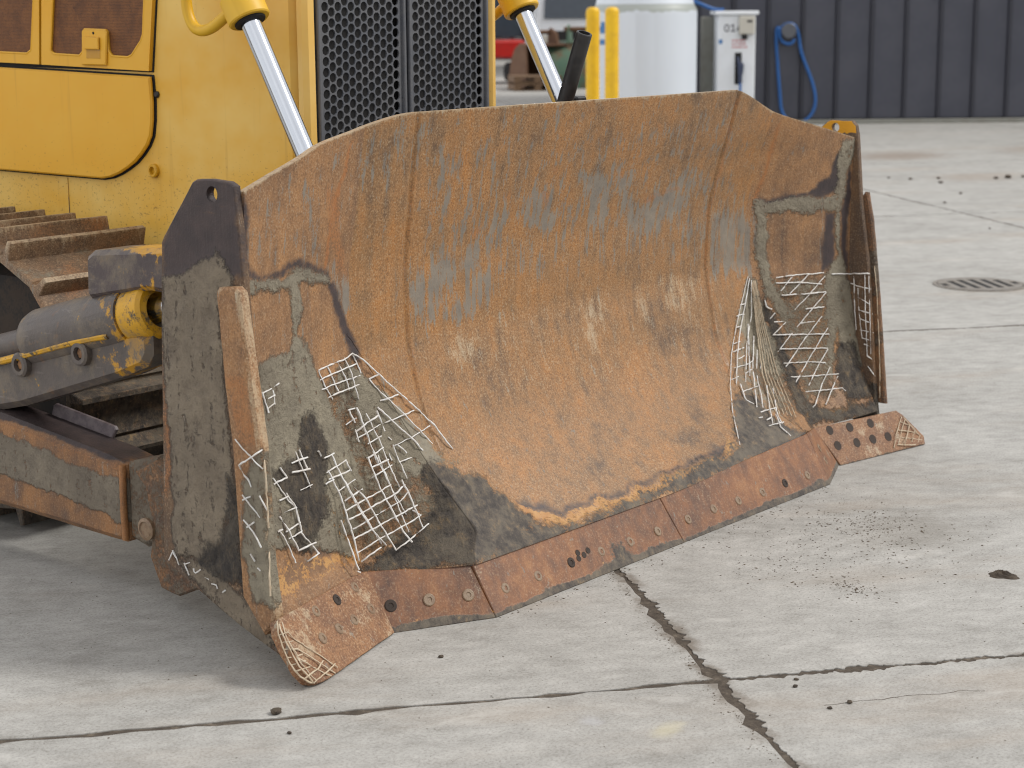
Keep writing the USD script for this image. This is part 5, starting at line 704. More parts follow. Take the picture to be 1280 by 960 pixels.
[(-1.474,0.323,0.548),(-1.468,0.319,0.529),(-1.462,0.315,0.509),(-1.457,0.31,0.489)],
[(-1.611,0.273,0.353),(-1.595,0.271,0.357)],
[(-1.389,0.335,0.527),(-1.373,0.342,0.509)],
[(-1.749,0.276,0.637),(-1.75,0.259,0.626),(-1.751,0.243,0.615),(-1.753,0.224,0.604),(-1.754,0.206,0.594),(-1.747,0.196,0.582),(-1.738,0.188,0.568)],
[(-1.767,0.247,0.574),(-1.744,0.261,0.553),(-1.752,0.24,0.544),(-1.749,0.231,0.53),(-1.744,0.225,0.515)],
[(-1.767,0.247,0.574),(-1.769,0.225,0.587),(-1.764,0.212,0.596),(-1.761,0.197,0.606),(-1.75,0.191,0.613),(-1.732,0.192,0.618)],
[(-1.755,0.251,0.491),(-1.753,0.235,0.477),(-1.752,0.219,0.463),(-1.746,0.21,0.449),(-1.744,0.197,0.436)],
[(-1.761,0.244,0.48),(-1.744,0.23,0.489)],
[(-1.758,0.247,0.424),(-1.757,0.23,0.411),(-1.756,0.213,0.397),(-1.756,0.203,0.385),(-1.756,0.193,0.373),(-1.75,0.19,0.358)],
[(-1.744,0.249,0.401),(-1.745,0.219,0.42)],
[(-1.751,0.188,0.497),(-1.743,0.183,0.477),(-1.737,0.176,0.458)],
[(-1.756,0.226,0.333),(-1.744,0.223,0.311)],
[(-1.748,0.209,0.298),(-1.744,0.202,0.289)],
[(-1.712,0.613,0.233),(-1.703,0.602,0.261),(-1.709,0.585,0.245),(-1.703,0.581,0.224)],
[(-1.709,0.599,0.264),(-1.709,0.586,0.244)],
[(-1.703,0.558,0.234),(-1.708,0.543,0.22),(-1.703,0.539,0.202)],
[(-1.709,0.551,0.233),(-1.703,0.533,0.239)],
[(-1.706,0.516,0.226),(-1.705,0.513,0.21),(-1.706,0.486,0.228)],
[(-1.707,0.471,0.21),(-1.706,0.453,0.207)],
[(-1.708,0.442,0.197),(-1.709,0.422,0.197),(-1.707,0.418,0.187)],
[(-1.715,0.392,0.184),(-1.705,0.388,0.189)],
[(1.098,0.49,0.716),(1.087,0.489,0.693),(1.066,0.483,0.672),(1.05,0.479,0.649),(1.03,0.473,0.628),(1.017,0.471,0.605),(0.994,0.462,0.584),(0.972,0.454,0.562),(0.953,0.449,0.54),(0.937,0.443,0.518),(0.915,0.434,0.497),(0.89,0.422,0.477),(0.859,0.407,0.458),(0.846,0.399,0.438),(0.822,0.384,0.421),(0.787,0.362,0.406),(0.787,0.363,0.383),(0.741,0.334,0.372),(0.721,0.319,0.354),(0.708,0.308,0.335),(0.683,0.289,0.319),(0.643,0.262,0.307),(0.633,0.25,0.288),(0.604,0.226,0.274),(0.58,0.205,0.26),(0.557,0.184,0.243),(0.544,0.17,0.224),(0.524,0.151,0.208)],
[(1.113,0.492,0.71),(1.094,0.485,0.684),(1.083,0.483,0.657),(1.055,0.47,0.633),(1.045,0.468,0.611),(1.032,0.465,0.59),(1.02,0.462,0.569),(0.994,0.45,0.55),(0.968,0.438,0.532),(0.951,0.43,0.512),(0.93,0.42,0.493),(0.913,0.411,0.473),(0.895,0.403,0.454),(0.874,0.39,0.434),(0.86,0.381,0.412),(0.816,0.355,0.398),(0.799,0.344,0.378),(0.786,0.336,0.356)],
[(1.117,0.486,0.702),(1.113,0.483,0.681),(1.117,0.485,0.658),(1.12,0.486,0.635),(1.119,0.485,0.613),(1.123,0.487,0.59),(1.122,0.486,0.568),(1.109,0.481,0.547),(1.091,0.474,0.526),(1.055,0.455,0.51),(1.015,0.434,0.494),(0.991,0.422,0.476),(0.971,0.41,0.456),(0.943,0.393,0.437),(0.922,0.38,0.417),(0.9,0.367,0.398),(0.879,0.354,0.379),(0.859,0.342,0.359)],
[(1.113,0.467,0.485),(1.081,0.448,0.466),(1.052,0.43,0.447),(1.017,0.409,0.43),(0.973,0.382,0.415),(0.947,0.366,0.396),(0.917,0.344,0.38),(0.9,0.33,0.361),(0.873,0.31,0.345),(0.841,0.287,0.331),(0.814,0.266,0.309),(0.789,0.247,0.288)],
[(1.081,0.413,0.393),(1.061,0.403,0.37)],
[(0.964,0.314,0.331),(0.931,0.289,0.318),(0.908,0.272,0.303),(0.876,0.248,0.29),(0.848,0.227,0.276),(0.807,0.195,0.257),(0.795,0.181,0.231)],
[(0.851,0.203,0.256),(0.82,0.172,0.241),(0.812,0.157,0.22),(0.818,0.139,0.205),(0.835,0.127,0.186)],
[(1.02,0.475,0.618),(1.05,0.469,0.62)],
[(0.953,0.449,0.54),(0.988,0.447,0.545)],
[(0.909,0.428,0.487),(0.946,0.424,0.492)],
[(0.901,0.403,0.433),(0.948,0.405,0.438)],
[(0.781,0.357,0.377),(0.831,0.356,0.383)],
[(0.903,0.369,0.383),(0.945,0.364,0.394)],
[(0.777,0.196,0.248),(0.803,0.191,0.254)],
[(0.741,0.208,0.26),(0.755,0.2,0.262)],
[(1.245,0.454,0.698),(1.268,0.441,0.7),(1.298,0.432,0.701),(1.333,0.426,0.701),(1.364,0.417,0.701),(1.391,0.405,0.701),(1.426,0.399,0.698),(1.454,0.387,0.698),(1.488,0.38,0.696)],
[(1.526,0.365,0.689),(1.556,0.352,0.687),(1.59,0.341,0.684),(1.618,0.326,0.683),(1.602,0.29,0.688),(1.61,0.268,0.689),(1.63,0.252,0.688)],
[(1.244,0.453,0.678),(1.27,0.441,0.677),(1.299,0.432,0.675),(1.327,0.421,0.673),(1.357,0.412,0.671),(1.397,0.402,0.665),(1.436,0.391,0.659),(1.472,0.379,0.653)],
[(1.269,0.44,0.629),(1.297,0.429,0.627),(1.325,0.419,0.626),(1.363,0.414,0.623),(1.387,0.4,0.622),(1.417,0.388,0.622),(1.454,0.379,0.622),(1.49,0.37,0.621)],
[(1.389,0.4,0.561),(1.413,0.387,0.562),(1.447,0.379,0.561),(1.473,0.367,0.562)],
[(1.23,0.45,0.526),(1.26,0.44,0.524),(1.29,0.431,0.523)],
[(1.354,0.405,0.509),(1.387,0.395,0.508),(1.419,0.383,0.508),(1.453,0.372,0.507)],
[(1.212,0.442,0.477),(1.244,0.43,0.475),(1.274,0.418,0.472),(1.311,0.409,0.468),(1.341,0.396,0.466),(1.368,0.386,0.464),(1.398,0.377,0.461),(1.425,0.366,0.459),(1.453,0.356,0.456),(1.482,0.346,0.453)],
[(1.227,0.418,0.422),(1.258,0.407,0.419),(1.293,0.398,0.415),(1.325,0.388,0.413),(1.353,0.375,0.41),(1.393,0.364,0.406),(1.428,0.351,0.403),(1.467,0.341,0.399)],
[(1.229,0.401,0.365),(1.253,0.388,0.365),(1.284,0.379,0.363),(1.316,0.37,0.36),(1.349,0.361,0.358),(1.376,0.35,0.354),(1.403,0.338,0.351),(1.437,0.331,0.345)],
[(1.227,0.365,0.316),(1.256,0.354,0.314),(1.293,0.348,0.311),(1.322,0.337,0.309),(1.353,0.326,0.306),(1.386,0.319,0.304),(1.417,0.311,0.302),(1.448,0.303,0.3),(1.48,0.295,0.298)],
[(1.247,0.317,0.259),(1.282,0.307,0.257),(1.313,0.296,0.256),(1.347,0.285,0.254),(1.385,0.278,0.252),(1.431,0.276,0.248),(1.465,0.267,0.247)],
[(1.326,0.43,0.694),(1.303,0.433,0.678),(1.282,0.436,0.662),(1.264,0.441,0.645)],
[(1.407,0.401,0.699),(1.382,0.407,0.682),(1.36,0.415,0.664),(1.332,0.42,0.647),(1.309,0.427,0.629)],
[(1.494,0.378,0.683),(1.469,0.381,0.668),(1.451,0.387,0.651),(1.427,0.389,0.636),(1.406,0.393,0.62),(1.382,0.402,0.601),(1.359,0.41,0.583),(1.334,0.418,0.564)],
[(1.496,0.371,0.619),(1.472,0.375,0.601),(1.445,0.378,0.584),(1.423,0.383,0.567),(1.402,0.389,0.549),(1.379,0.395,0.531),(1.359,0.402,0.513),(1.338,0.409,0.495)],
[(1.46,0.367,0.525),(1.44,0.372,0.509),(1.419,0.376,0.492),(1.398,0.379,0.475),(1.38,0.385,0.458),(1.353,0.384,0.443),(1.331,0.387,0.425),(1.311,0.391,0.405),(1.281,0.389,0.388),(1.256,0.39,0.37),(1.234,0.393,0.352)],
[(1.483,0.352,0.477),(1.461,0.354,0.459),(1.439,0.355,0.441),(1.422,0.359,0.422),(1.401,0.36,0.403),(1.379,0.362,0.386),(1.355,0.362,0.366),(1.329,0.36,0.348),(1.301,0.358,0.33),(1.266,0.351,0.314),(1.239,0.349,0.296)],
[(1.311,0.413,0.474),(1.284,0.413,0.459),(1.261,0.415,0.443),(1.239,0.418,0.427),(1.219,0.422,0.411)],
[(1.467,0.34,0.395),(1.441,0.34,0.376),(1.413,0.338,0.357),(1.392,0.341,0.337),(1.361,0.336,0.316),(1.322,0.326,0.297),(1.292,0.321,0.277)],
[(1.451,0.318,0.327),(1.418,0.311,0.31),(1.392,0.308,0.291),(1.368,0.306,0.273),(1.327,0.291,0.254),(1.289,0.278,0.236),(1.248,0.263,0.218),(1.233,0.267,0.206)],
[(1.469,0.293,0.29),(1.445,0.289,0.273),(1.4,0.274,0.261),(1.371,0.267,0.245),(1.334,0.256,0.227),(1.313,0.255,0.206)],
[(1.234,0.448,0.561),(1.214,0.458,0.539)],
[(1.287,0.429,0.52),(1.259,0.432,0.505),(1.234,0.436,0.49),(1.213,0.442,0.475)],
[(1.459,0.268,0.248),(1.471,0.256,0.234)],
[(1.185,0.465,0.617),(1.191,0.459,0.589),(1.219,0.453,0.578)],
[(1.622,0.299,0.626),(1.625,0.298,0.596),(1.625,0.296,0.567),(1.609,0.284,0.54),(1.61,0.281,0.516),(1.614,0.279,0.492),(1.62,0.279,0.468),(1.616,0.273,0.445),(1.625,0.274,0.42)],
[(1.617,0.267,0.683),(1.614,0.264,0.657),(1.61,0.261,0.631),(1.619,0.264,0.604),(1.613,0.259,0.578),(1.608,0.255,0.553),(1.61,0.255,0.526),(1.609,0.252,0.503),(1.61,0.251,0.479),(1.619,0.253,0.454),(1.623,0.254,0.429),(1.624,0.252,0.405),(1.623,0.25,0.382),(1.624,0.248,0.357)],
[(1.614,0.327,0.645),(1.606,0.291,0.637),(1.61,0.263,0.633),(1.638,0.249,0.625)],
[(1.625,0.3,0.589),(1.611,0.262,0.578),(1.632,0.244,0.561)],
[(1.612,0.281,0.503),(1.617,0.253,0.495),(1.64,0.236,0.484)],
[(1.613,0.259,0.403),(1.629,0.227,0.392)],
[(1.608,0.241,0.358),(1.635,0.222,0.334)],
[(1.623,0.244,0.313),(1.617,0.224,0.295),(1.632,0.215,0.272)],
[(1.112,0.451,0.431),(1.08,0.431,0.413),(1.041,0.407,0.396),(1.013,0.389,0.377)],
[(0.953,0.351,0.366),(0.933,0.333,0.348),(0.9,0.306,0.334),(0.874,0.283,0.318),(0.851,0.264,0.298),(0.826,0.244,0.278)],
[(1.072,0.47,0.537),(1.06,0.461,0.516),(1.03,0.441,0.499),(1.022,0.434,0.478),(1,0.418,0.459),(0.986,0.409,0.441),(0.961,0.391,0.425),(0.939,0.376,0.408),(0.92,0.363,0.391),(0.912,0.357,0.372)],
[(0.803,0.33,0.362),(0.79,0.313,0.346),(0.776,0.296,0.33),(0.772,0.285,0.312),(0.793,0.263,0.296)],
[(0.844,0.385,0.41),(0.89,0.383,0.41),(0.94,0.384,0.41),(0.974,0.383,0.417)],
[(0.982,0.463,0.581),(1.04,0.467,0.581)],
[(0.887,0.418,0.461),(0.91,0.409,0.467),(0.957,0.414,0.468)],
[(0.786,0.311,0.337),(0.825,0.312,0.338),(0.868,0.315,0.338),(0.912,0.318,0.338)],
[(0.789,0.23,0.271),(0.837,0.227,0.271),(0.892,0.228,0.269)],
[(0.764,0.179,0.23),(0.802,0.17,0.232),(0.856,0.171,0.229)],
[(1.038,0.331,0.308),(1.013,0.311,0.291)],
[(0.935,0.259,0.288),(0.905,0.236,0.273),(0.873,0.212,0.259),(0.854,0.189,0.242),(0.842,0.17,0.224)],
[(1.625,0.321,0.673),(1.617,0.314,0.65),(1.619,0.314,0.625),(1.625,0.316,0.6),(1.624,0.314,0.576),(1.621,0.31,0.552),(1.616,0.306,0.529),(1.62,0.305,0.504),(1.62,0.302,0.479),(1.622,0.301,0.455)],
[(1.623,0.252,0.679),(1.625,0.252,0.655),(1.624,0.249,0.631),(1.627,0.25,0.606),(1.627,0.248,0.582),(1.62,0.242,0.559),(1.621,0.241,0.534),(1.621,0.24,0.51),(1.622,0.238,0.486),(1.625,0.239,0.461),(1.625,0.237,0.437),(1.625,0.236,0.412),(1.625,0.234,0.388),(1.625,0.233,0.363)],
[(1.622,0.284,0.457),(1.622,0.253,0.454),(1.638,0.231,0.448)],
[(1.618,0.272,0.426),(1.623,0.248,0.421),(1.636,0.229,0.415)],
[(1.609,0.284,0.54),(1.61,0.255,0.535),(1.639,0.24,0.524)]]
BEADS_D = [[(-1.728,0.19,0.59),(-1.736,0.18,0.577),(-1.738,0.178,0.563),(-1.739,0.176,0.548),(-1.738,0.176,0.532),(-1.737,0.177,0.516),(-1.733,0.181,0.499),(-1.734,0.179,0.484),(-1.737,0.175,0.469),(-1.736,0.176,0.453),(-1.738,0.173,0.433),(-1.734,0.177,0.409)],
[(-1.732,0.179,0.343),(-1.741,0.169,0.33),(-1.741,0.17,0.312),(-1.743,0.169,0.296),(-1.748,0.163,0.281),(-1.749,0.163,0.264),(-1.748,0.164,0.246),(-1.748,0.164,0.229)],
[(-1.764,0.125,0.171),(-1.774,0.111,0.157),(-1.78,0.102,0.141),(-1.782,0.091,0.125),(-1.782,0.083,0.107),(-1.78,0.077,0.094),(-1.78,0.069,0.082),(-1.778,0.062,0.068),(-1.776,0.049,0.056),(-1.772,0.039,0.043),(-1.765,0.028,0.035),(-1.753,0.024,0.024),(-1.731,0.024,0.013)],
[(-1.752,0.118,0.168),(-1.758,0.105,0.154),(-1.767,0.089,0.141),(-1.768,0.077,0.126),(-1.765,0.069,0.109),(-1.76,0.064,0.094),(-1.757,0.056,0.081),(-1.756,0.045,0.069),(-1.744,0.04,0.05),(-1.738,0.03,0.035),(-1.725,0.026,0.021)],
[(-1.761,0.094,0.151),(-1.749,0.092,0.137),(-1.737,0.09,0.122),(-1.724,0.085,0.112),(-1.712,0.081,0.101),(-1.698,0.077,0.09),(-1.685,0.073,0.078),(-1.671,0.07,0.066),(-1.658,0.066,0.055),(-1.644,0.062,0.042),(-1.633,0.055,0.031),(-1.618,0.051,0.018)],
[(-1.758,0.068,0.107),(-1.736,0.071,0.093),(-1.725,0.062,0.084),(-1.707,0.06,0.071),(-1.694,0.056,0.059),(-1.684,0.049,0.049),(-1.669,0.046,0.036),(-1.655,0.043,0.023),(-1.636,0.044,0.008)],
[(-1.75,0.06,0.081),(-1.746,0.047,0.073),(-1.729,0.047,0.06),(-1.711,0.047,0.046),(-1.693,0.044,0.034),(-1.681,0.035,0.024),(-1.654,0.041,0.007)],
[(-1.781,0.105,0.141),(-1.773,0.093,0.147),(-1.758,0.088,0.148)],
[(-1.784,0.092,0.125),(-1.769,0.084,0.124),(-1.743,0.088,0.118)],
[(-1.782,0.083,0.107),(-1.767,0.072,0.107),(-1.749,0.064,0.105)],
[(-1.781,0.072,0.087),(-1.763,0.063,0.088),(-1.733,0.066,0.084)],
[(-1.778,0.062,0.068),(-1.759,0.053,0.072),(-1.725,0.059,0.067)],
[(-1.776,0.047,0.054),(-1.754,0.042,0.056),(-1.719,0.048,0.051)],
[(-1.766,0.028,0.034),(-1.753,0.023,0.041),(-1.733,0.026,0.044),(-1.709,0.033,0.045),(-1.659,0.064,0.047)],
[(-1.735,0.025,0.015),(-1.713,0.026,0.021),(-1.684,0.034,0.024),(-1.658,0.039,0.029),(-1.625,0.054,0.029)],
[(-1.764,0.117,0.166),(-1.77,0.104,0.156),(-1.774,0.092,0.145),(-1.774,0.085,0.132),(-1.775,0.077,0.119),(-1.77,0.069,0.103),(-1.767,0.06,0.086),(-1.768,0.046,0.073),(-1.766,0.031,0.059),(-1.755,0.025,0.041),(-1.736,0.024,0.017)],
[(-1.769,0.078,0.128),(-1.766,0.071,0.115),(-1.76,0.066,0.102),(-1.757,0.059,0.089),(-1.753,0.053,0.076)],
[(1.645,0.097,0.118),(1.618,0.091,0.098),(1.587,0.082,0.079),(1.557,0.073,0.059),(1.545,0.07,0.039),(1.527,0.063,0.02),(1.55,0.078,-0.01)],
[(1.657,0.097,0.116),(1.665,0.081,0.097),(1.675,0.066,0.077),(1.684,0.051,0.058),(1.705,0.041,0.036)],
[(1.626,0.092,0.102),(1.649,0.079,0.091),(1.671,0.072,0.084)],
[(1.586,0.081,0.078),(1.642,0.065,0.065),(1.69,0.054,0.05)],
[(1.565,0.076,0.049),(1.597,0.067,0.045),(1.628,0.057,0.04),(1.668,0.046,0.03),(1.706,0.034,0.021)],
[(1.544,0.069,0.026),(1.569,0.054,0.023),(1.602,0.043,0.019),(1.646,0.032,0.012)],
[(1.659,0.089,0.108),(1.626,0.079,0.09),(1.604,0.074,0.068),(1.586,0.071,0.046),(1.557,0.06,0.024)],
[(1.666,0.07,0.089),(1.639,0.063,0.062),(1.598,0.05,0.039),(1.595,0.052,0.015)],
[(1.668,0.048,0.067),(1.653,0.046,0.046),(1.644,0.047,0.022)],
[(1.702,0.042,0.037),(1.675,0.036,0.014)],
[(1.117,0.486,0.702),(1.119,0.483,0.678),(1.124,0.483,0.653),(1.133,0.485,0.627),(1.137,0.484,0.602),(1.138,0.48,0.577),(1.14,0.478,0.553),(1.14,0.474,0.529),(1.138,0.469,0.505),(1.136,0.464,0.483),(1.132,0.458,0.461),(1.125,0.45,0.44),(1.122,0.444,0.419),(1.097,0.425,0.402),(1.07,0.404,0.386),(1.042,0.383,0.37),(1.018,0.365,0.354),(0.999,0.344,0.339),(0.958,0.31,0.329),(0.935,0.288,0.315),(0.91,0.264,0.302),(0.897,0.247,0.286),(0.882,0.23,0.271),(0.872,0.215,0.255)],
[(1.127,0.489,0.701),(1.122,0.481,0.678),(1.124,0.478,0.654),(1.138,0.483,0.628),(1.141,0.48,0.603),(1.143,0.478,0.579),(1.145,0.475,0.555),(1.146,0.471,0.531),(1.147,0.468,0.507),(1.146,0.462,0.485),(1.14,0.454,0.464),(1.14,0.45,0.441),(1.137,0.444,0.42),(1.135,0.438,0.398),(1.122,0.425,0.379),(1.083,0.396,0.365),(1.064,0.38,0.348),(1.034,0.352,0.334),(1.018,0.333,0.318),(0.979,0.3,0.307),(0.955,0.276,0.293),(0.924,0.248,0.28),(0.901,0.225,0.266),(0.89,0.209,0.249)],
[(1.131,0.488,0.7),(1.132,0.484,0.677),(1.136,0.482,0.653),(1.142,0.481,0.628),(1.145,0.478,0.605),(1.153,0.478,0.58),(1.159,0.477,0.555),(1.157,0.472,0.532),(1.163,0.471,0.507),(1.159,0.463,0.486),(1.163,0.46,0.463),(1.162,0.454,0.441),(1.156,0.445,0.42),(1.156,0.44,0.398),(1.153,0.433,0.376),(1.146,0.423,0.355),(1.115,0.399,0.34),(1.083,0.369,0.327),(1.065,0.348,0.31),(1.022,0.311,0.299),(0.997,0.286,0.284),(0.987,0.27,0.265)],
[(0.929,0.225,0.259),(0.92,0.21,0.241)],
[(1.134,0.487,0.7),(1.134,0.481,0.677),(1.14,0.48,0.653),(1.148,0.48,0.629),(1.153,0.478,0.605),(1.162,0.478,0.581),(1.166,0.476,0.557),(1.168,0.471,0.533),(1.169,0.467,0.51),(1.168,0.46,0.488),(1.172,0.457,0.465),(1.172,0.451,0.443),(1.169,0.443,0.421),(1.164,0.434,0.4),(1.157,0.424,0.38),(1.157,0.418,0.357),(1.141,0.402,0.339),(1.125,0.383,0.323),(1.092,0.353,0.312),(1.075,0.333,0.296),(1.037,0.3,0.286),(1.022,0.281,0.271),(1.001,0.26,0.257),(0.986,0.241,0.242),(0.948,0.209,0.233)],
[(1.138,0.486,0.7),(1.138,0.48,0.677),(1.144,0.478,0.654),(1.153,0.478,0.63),(1.159,0.476,0.606),(1.167,0.476,0.582),(1.172,0.473,0.559),(1.174,0.468,0.536),(1.177,0.465,0.512),(1.176,0.458,0.49),(1.182,0.455,0.467),(1.182,0.448,0.445),(1.18,0.44,0.423),(1.179,0.433,0.401),(1.173,0.422,0.38),(1.171,0.414,0.359),(1.161,0.402,0.339),(1.16,0.391,0.319),(1.141,0.369,0.303),(1.127,0.35,0.286),(1.108,0.328,0.271),(1.079,0.3,0.258),(1.05,0.272,0.245),(1.009,0.238,0.236),(0.983,0.212,0.223)],
[(1.142,0.485,0.699),(1.14,0.478,0.678),(1.148,0.477,0.654),(1.159,0.477,0.63),(1.165,0.475,0.607),(1.172,0.473,0.584),(1.177,0.47,0.56),(1.181,0.466,0.538),(1.186,0.463,0.514),(1.187,0.457,0.492),(1.19,0.451,0.469),(1.191,0.444,0.447),(1.189,0.436,0.426),(1.189,0.428,0.403),(1.187,0.42,0.382),(1.186,0.411,0.36),(1.173,0.396,0.341),(1.176,0.387,0.319),(1.166,0.37,0.301),(1.154,0.352,0.282),(1.131,0.326,0.267),(1.115,0.306,0.25),(1.089,0.279,0.236),(1.05,0.245,0.226),(1.018,0.215,0.213)],
[(1.651,0.244,0.717),(1.645,0.237,0.69),(1.647,0.233,0.662),(1.644,0.228,0.634),(1.647,0.226,0.606)],
[(1.647,0.226,0.606),(1.643,0.222,0.582),(1.641,0.219,0.558),(1.652,0.223,0.532),(1.652,0.221,0.508),(1.641,0.212,0.486),(1.641,0.21,0.459),(1.645,0.21,0.431),(1.641,0.205,0.405),(1.642,0.205,0.38),(1.642,0.203,0.356),(1.652,0.206,0.329),(1.645,0.202,0.306),(1.643,0.199,0.282),(1.643,0.198,0.258),(1.644,0.198,0.233),(1.64,0.195,0.209),(1.652,0.2,0.182)]]

obj('hardfacing', bead_mesh(BEADS_W, .0024, 3), MAT['bead'], blade, 60, label='criss-cross white hardfacing beads on the worn corners of the blade', kind='stuff')
obj('hardfacing', bead_mesh(BEADS_D, .0021, 5), MAT['beaddull'], blade, 60, label='duller criss-cross beads on the end bits and the right transition plate', kind='stuff')

# ---- pipe stub behind the top rim
axis = np.array([-.008, -.079, .204]); pa = np.array([-.06, .50, 1.40]); pb = pa + axis * 1.28
po = lathe([(.030, 0), (.030, .02), (.0265, .02), (.0265, np.linalg.norm(pb - pa) - .003), (.0245, np.linalg.norm(pb - pa)), (.0195, np.linalg.norm(pb - pa)), (.0195, .05)], 28, frame(pa, axis))
pipe = obj('pipe_stub', po, MAT['pipe'], dozer, 30, label='short black pipe leaning behind the top of the blade')
obj('clamp', bbox(-.015, .04, .47, .53, 1.40, 1.452, .006), MAT['pipe'], pipe, 30)

# ---- hood
HX0, HX1, HY = -.565, .435, 1.22
hood_prof = [(HX0, .45), (HX0, 1.95), (HX0 + .05, 2.06), (HX1 - .05, 2.06), (HX1, 1.95), (HX1, .45)]
hood = obj('hood', fine(prism(hood_prof, HY + .02, 3.9, .02, 'y'), .5), MAT['hood'], dozer, 30, label='pale weathered yellow engine hood')
def yface(pts, t0, t1, b=.004): return prism(pts, t0, t1, b, 'y')
# front frame posts and lower sill
for a, b_ in ((HX0, -.505), (.388, HX1)):
    obj('grille_post', yface([(a, .5), (b_, .5), (b_, 1.97), (a, 1.97)], HY - .035, HY + .018, .016), MAT['frame'], hood, 40, label='rust spotted yellow post beside the grille')
obj('grille_backing', bbox(-.50, .385, HY + .0, HY + .0195, .55, 1.96, .002), MAT['black'], hood, 30)
DY = 3.6365e-2
def grille_panel(x0, x1):
    outer = sg.box(x0, .9, x1, 1.95); pad = .024
    holes = []; r = .0164; cx = DY * math.sqrt(3) / 2
    nx = int((x1 - x0 - 2 * pad - 2 * r) / cx) + 1
    xo = (x0 + x1) / 2 - (nx - 1) * cx / 2
    ang = np.arange(10) * 2 * np.pi / 10
    for i in range(nx):
        for j in range(27):
            zc = .95 + j * DY + (i % 2) * DY / 2
            if zc < 1.93: holes.append(np.stack([xo + i * cx + r * np.cos(ang), zc + r * np.sin(ang)], 1))
    poly = sg.Polygon(outer.exterior.coords, [h for h in holes])
    mm = trimesh.creation.extrude_polygon(poly, .006, engine='earcut')
    V = mm.vertices.copy(); mm = trimesh.Trimesh(np.stack([V[:, 0], HY - .016 - V[:, 2], V[:, 1]], 1), mm.faces, process=False)
    mm.fix_normals(); return mm
for x0, x1 in ((-.500, -.066), (-.050, .384)):
    gp = obj('grille_panel', grille_panel(x0, x1), MAT['grille'], hood, False)
    for xa, xb in ((x0, x0 + .014), (x1 - .014, x1)):
        obj('frame_flange', yface([(xa, .9), (xb, .9), (xb, 1.95), (xa, 1.95)], HY - .034, HY - .0165, .003), MAT['grille'], gp, 30)
# radiator core glimpsed through the holes
# ---- hood side panels: black sheet painting in the gap shade, then proud doors
def sx(pts, t0, t1, b=.004): return prism(pts, t0, t1, b, 'x')
DL = [(3.3, 1.54), (2.859, 1.528), (1.963, 1.508), (1.957, 1.42), (1.961, 1.354), (1.973, 1.297), (1.995, 1.262), (2.027, 1.231), (2.066, 1.20), (2.113, 1.174), (2.16, 1.153), (2.208, 1.137), (2.265, 1.128), (2.9, 1.129), (3.3, 1.13)]
def grown(pts, d): return list(sg.Polygon(pts).buffer(d).exterior.coords)[:-1]
obj('door_gap_shade', sx(grown(DL, .0065), HX0 - .003, HX0 - .0005, .0005), MAT['black'], hood, 30)
obj('lower_door', sx(DL, HX0 - .022, HX0 - .0035, .006), MAT['door'], hood, 35, label='smooth yellow lower engine door with one rounded corner')
M = Mat(); p_ = M.pos(); vo = M.node('voronoi_texture', 'distance', vector=M.mapped(p_, (1, 1, 1)), scale=190., randomness=.15)
n_ = M.noise(p_, 14, 5, .65)
cm = M.ramp(n_, [(.3, C(96, 56, 26, KX)), (.7, C(146, 92, 42, KX))])
cm = M.mix(M.step(vo, .42, .28), cm, C(58, 32, 16, KX))
MAT['mesh'] = M.done('rusty_mesh', base_color=cm, roughness=.7, normal=M.bump(vo, .4, .003))
def side_door(outer, opening, latch):
    d = sg.Polygon(outer).difference(sg.Polygon(opening).buffer(.012).buffer(-.004))
    mm = trimesh.creation.extrude_polygon(d, .016, engine='earcut'); V = mm.vertices
    mm = trimesh.Trimesh(np.stack([HX0 - .0035 - V[:, 2], V[:, 0], V[:, 1]], 1), mm.faces, process=False); mm.fix_normals()
    dr = obj('upper_door', mm, MAT['door'], hood, False, label='yellow upper engine door with a rusty perforated window')
    obj('perforated_screen', sx(grown(opening, .02), HX0 - .0095, HX0 - .004, .001), MAT['mesh'], dr, 30)
    rim = np.array(sg.Polygon(opening).buffer(.010).exterior.coords); rim = np.stack([np.full(len(rim), HX0 - .0165), rim[:, 0], rim[:, 1]], 1)
    obj('window_rim', tube(rim[:-1], .005, 6), MAT['door'], dr, 40)
    if latch:
        L4 = [(2.335, 1.545), (2.325, 1.668), (2.315, 1.676), (2.19, 1.672), (2.18, 1.662), (2.195, 1.545)]
        la = obj('latch', sx(L4, HX0 - .030, HX0 - .0198, .004), MAT['door'], dr, 35)
        obj('latch_recess', sx([(2.302, 1.57), (2.296, 1.648), (2.218, 1.645), (2.222, 1.57)], HX0 - .0312, HX0 - .0302, .0003), MAT['guard'], la, 30)
        obj('latch_paddle', sx([(2.302, 1.602), (2.296, 1.648), (2.218, 1.645), (2.22, 1.602)], HX0 - .040, HX0 - .0315, .003), MAT['door'], la, 35)
        obj('keyhole', rod((HX0 - .032, 2.255, 1.661), (HX0 - .0295, 2.255, 1.661), .005, 12, .0005), MAT['black'], la, 30)
OPN = [(2.46, 1.965), (2.521, 1.598), (2.505, 1.592), (2.36, 1.588), (2.345, 1.60), (2.335, 1.672), (2.325, 1.684), (2.195, 1.681), (2.183, 1.67), (2.178, 1.60), (2.165, 1.588), (2.082, 1.585), (2.062, 1.592), (2.011, 1.640), (2.000, 1.66), (1.962, 1.943), (1.96, 1.965)]
side_door([(2.545, 2.02), (2.590, 1.542), (1.966, 1.528), (1.892, 2.02)], OPN, True)
side_door([(3.3, 2.02), (3.3, 1.555), (2.604, 1.5425), (2.560, 2.02)], [(2.60, 1.95), (2.659, 1.602), (2.68, 1.592), (3.1, 1.60), (3.1, 1.95)], False)
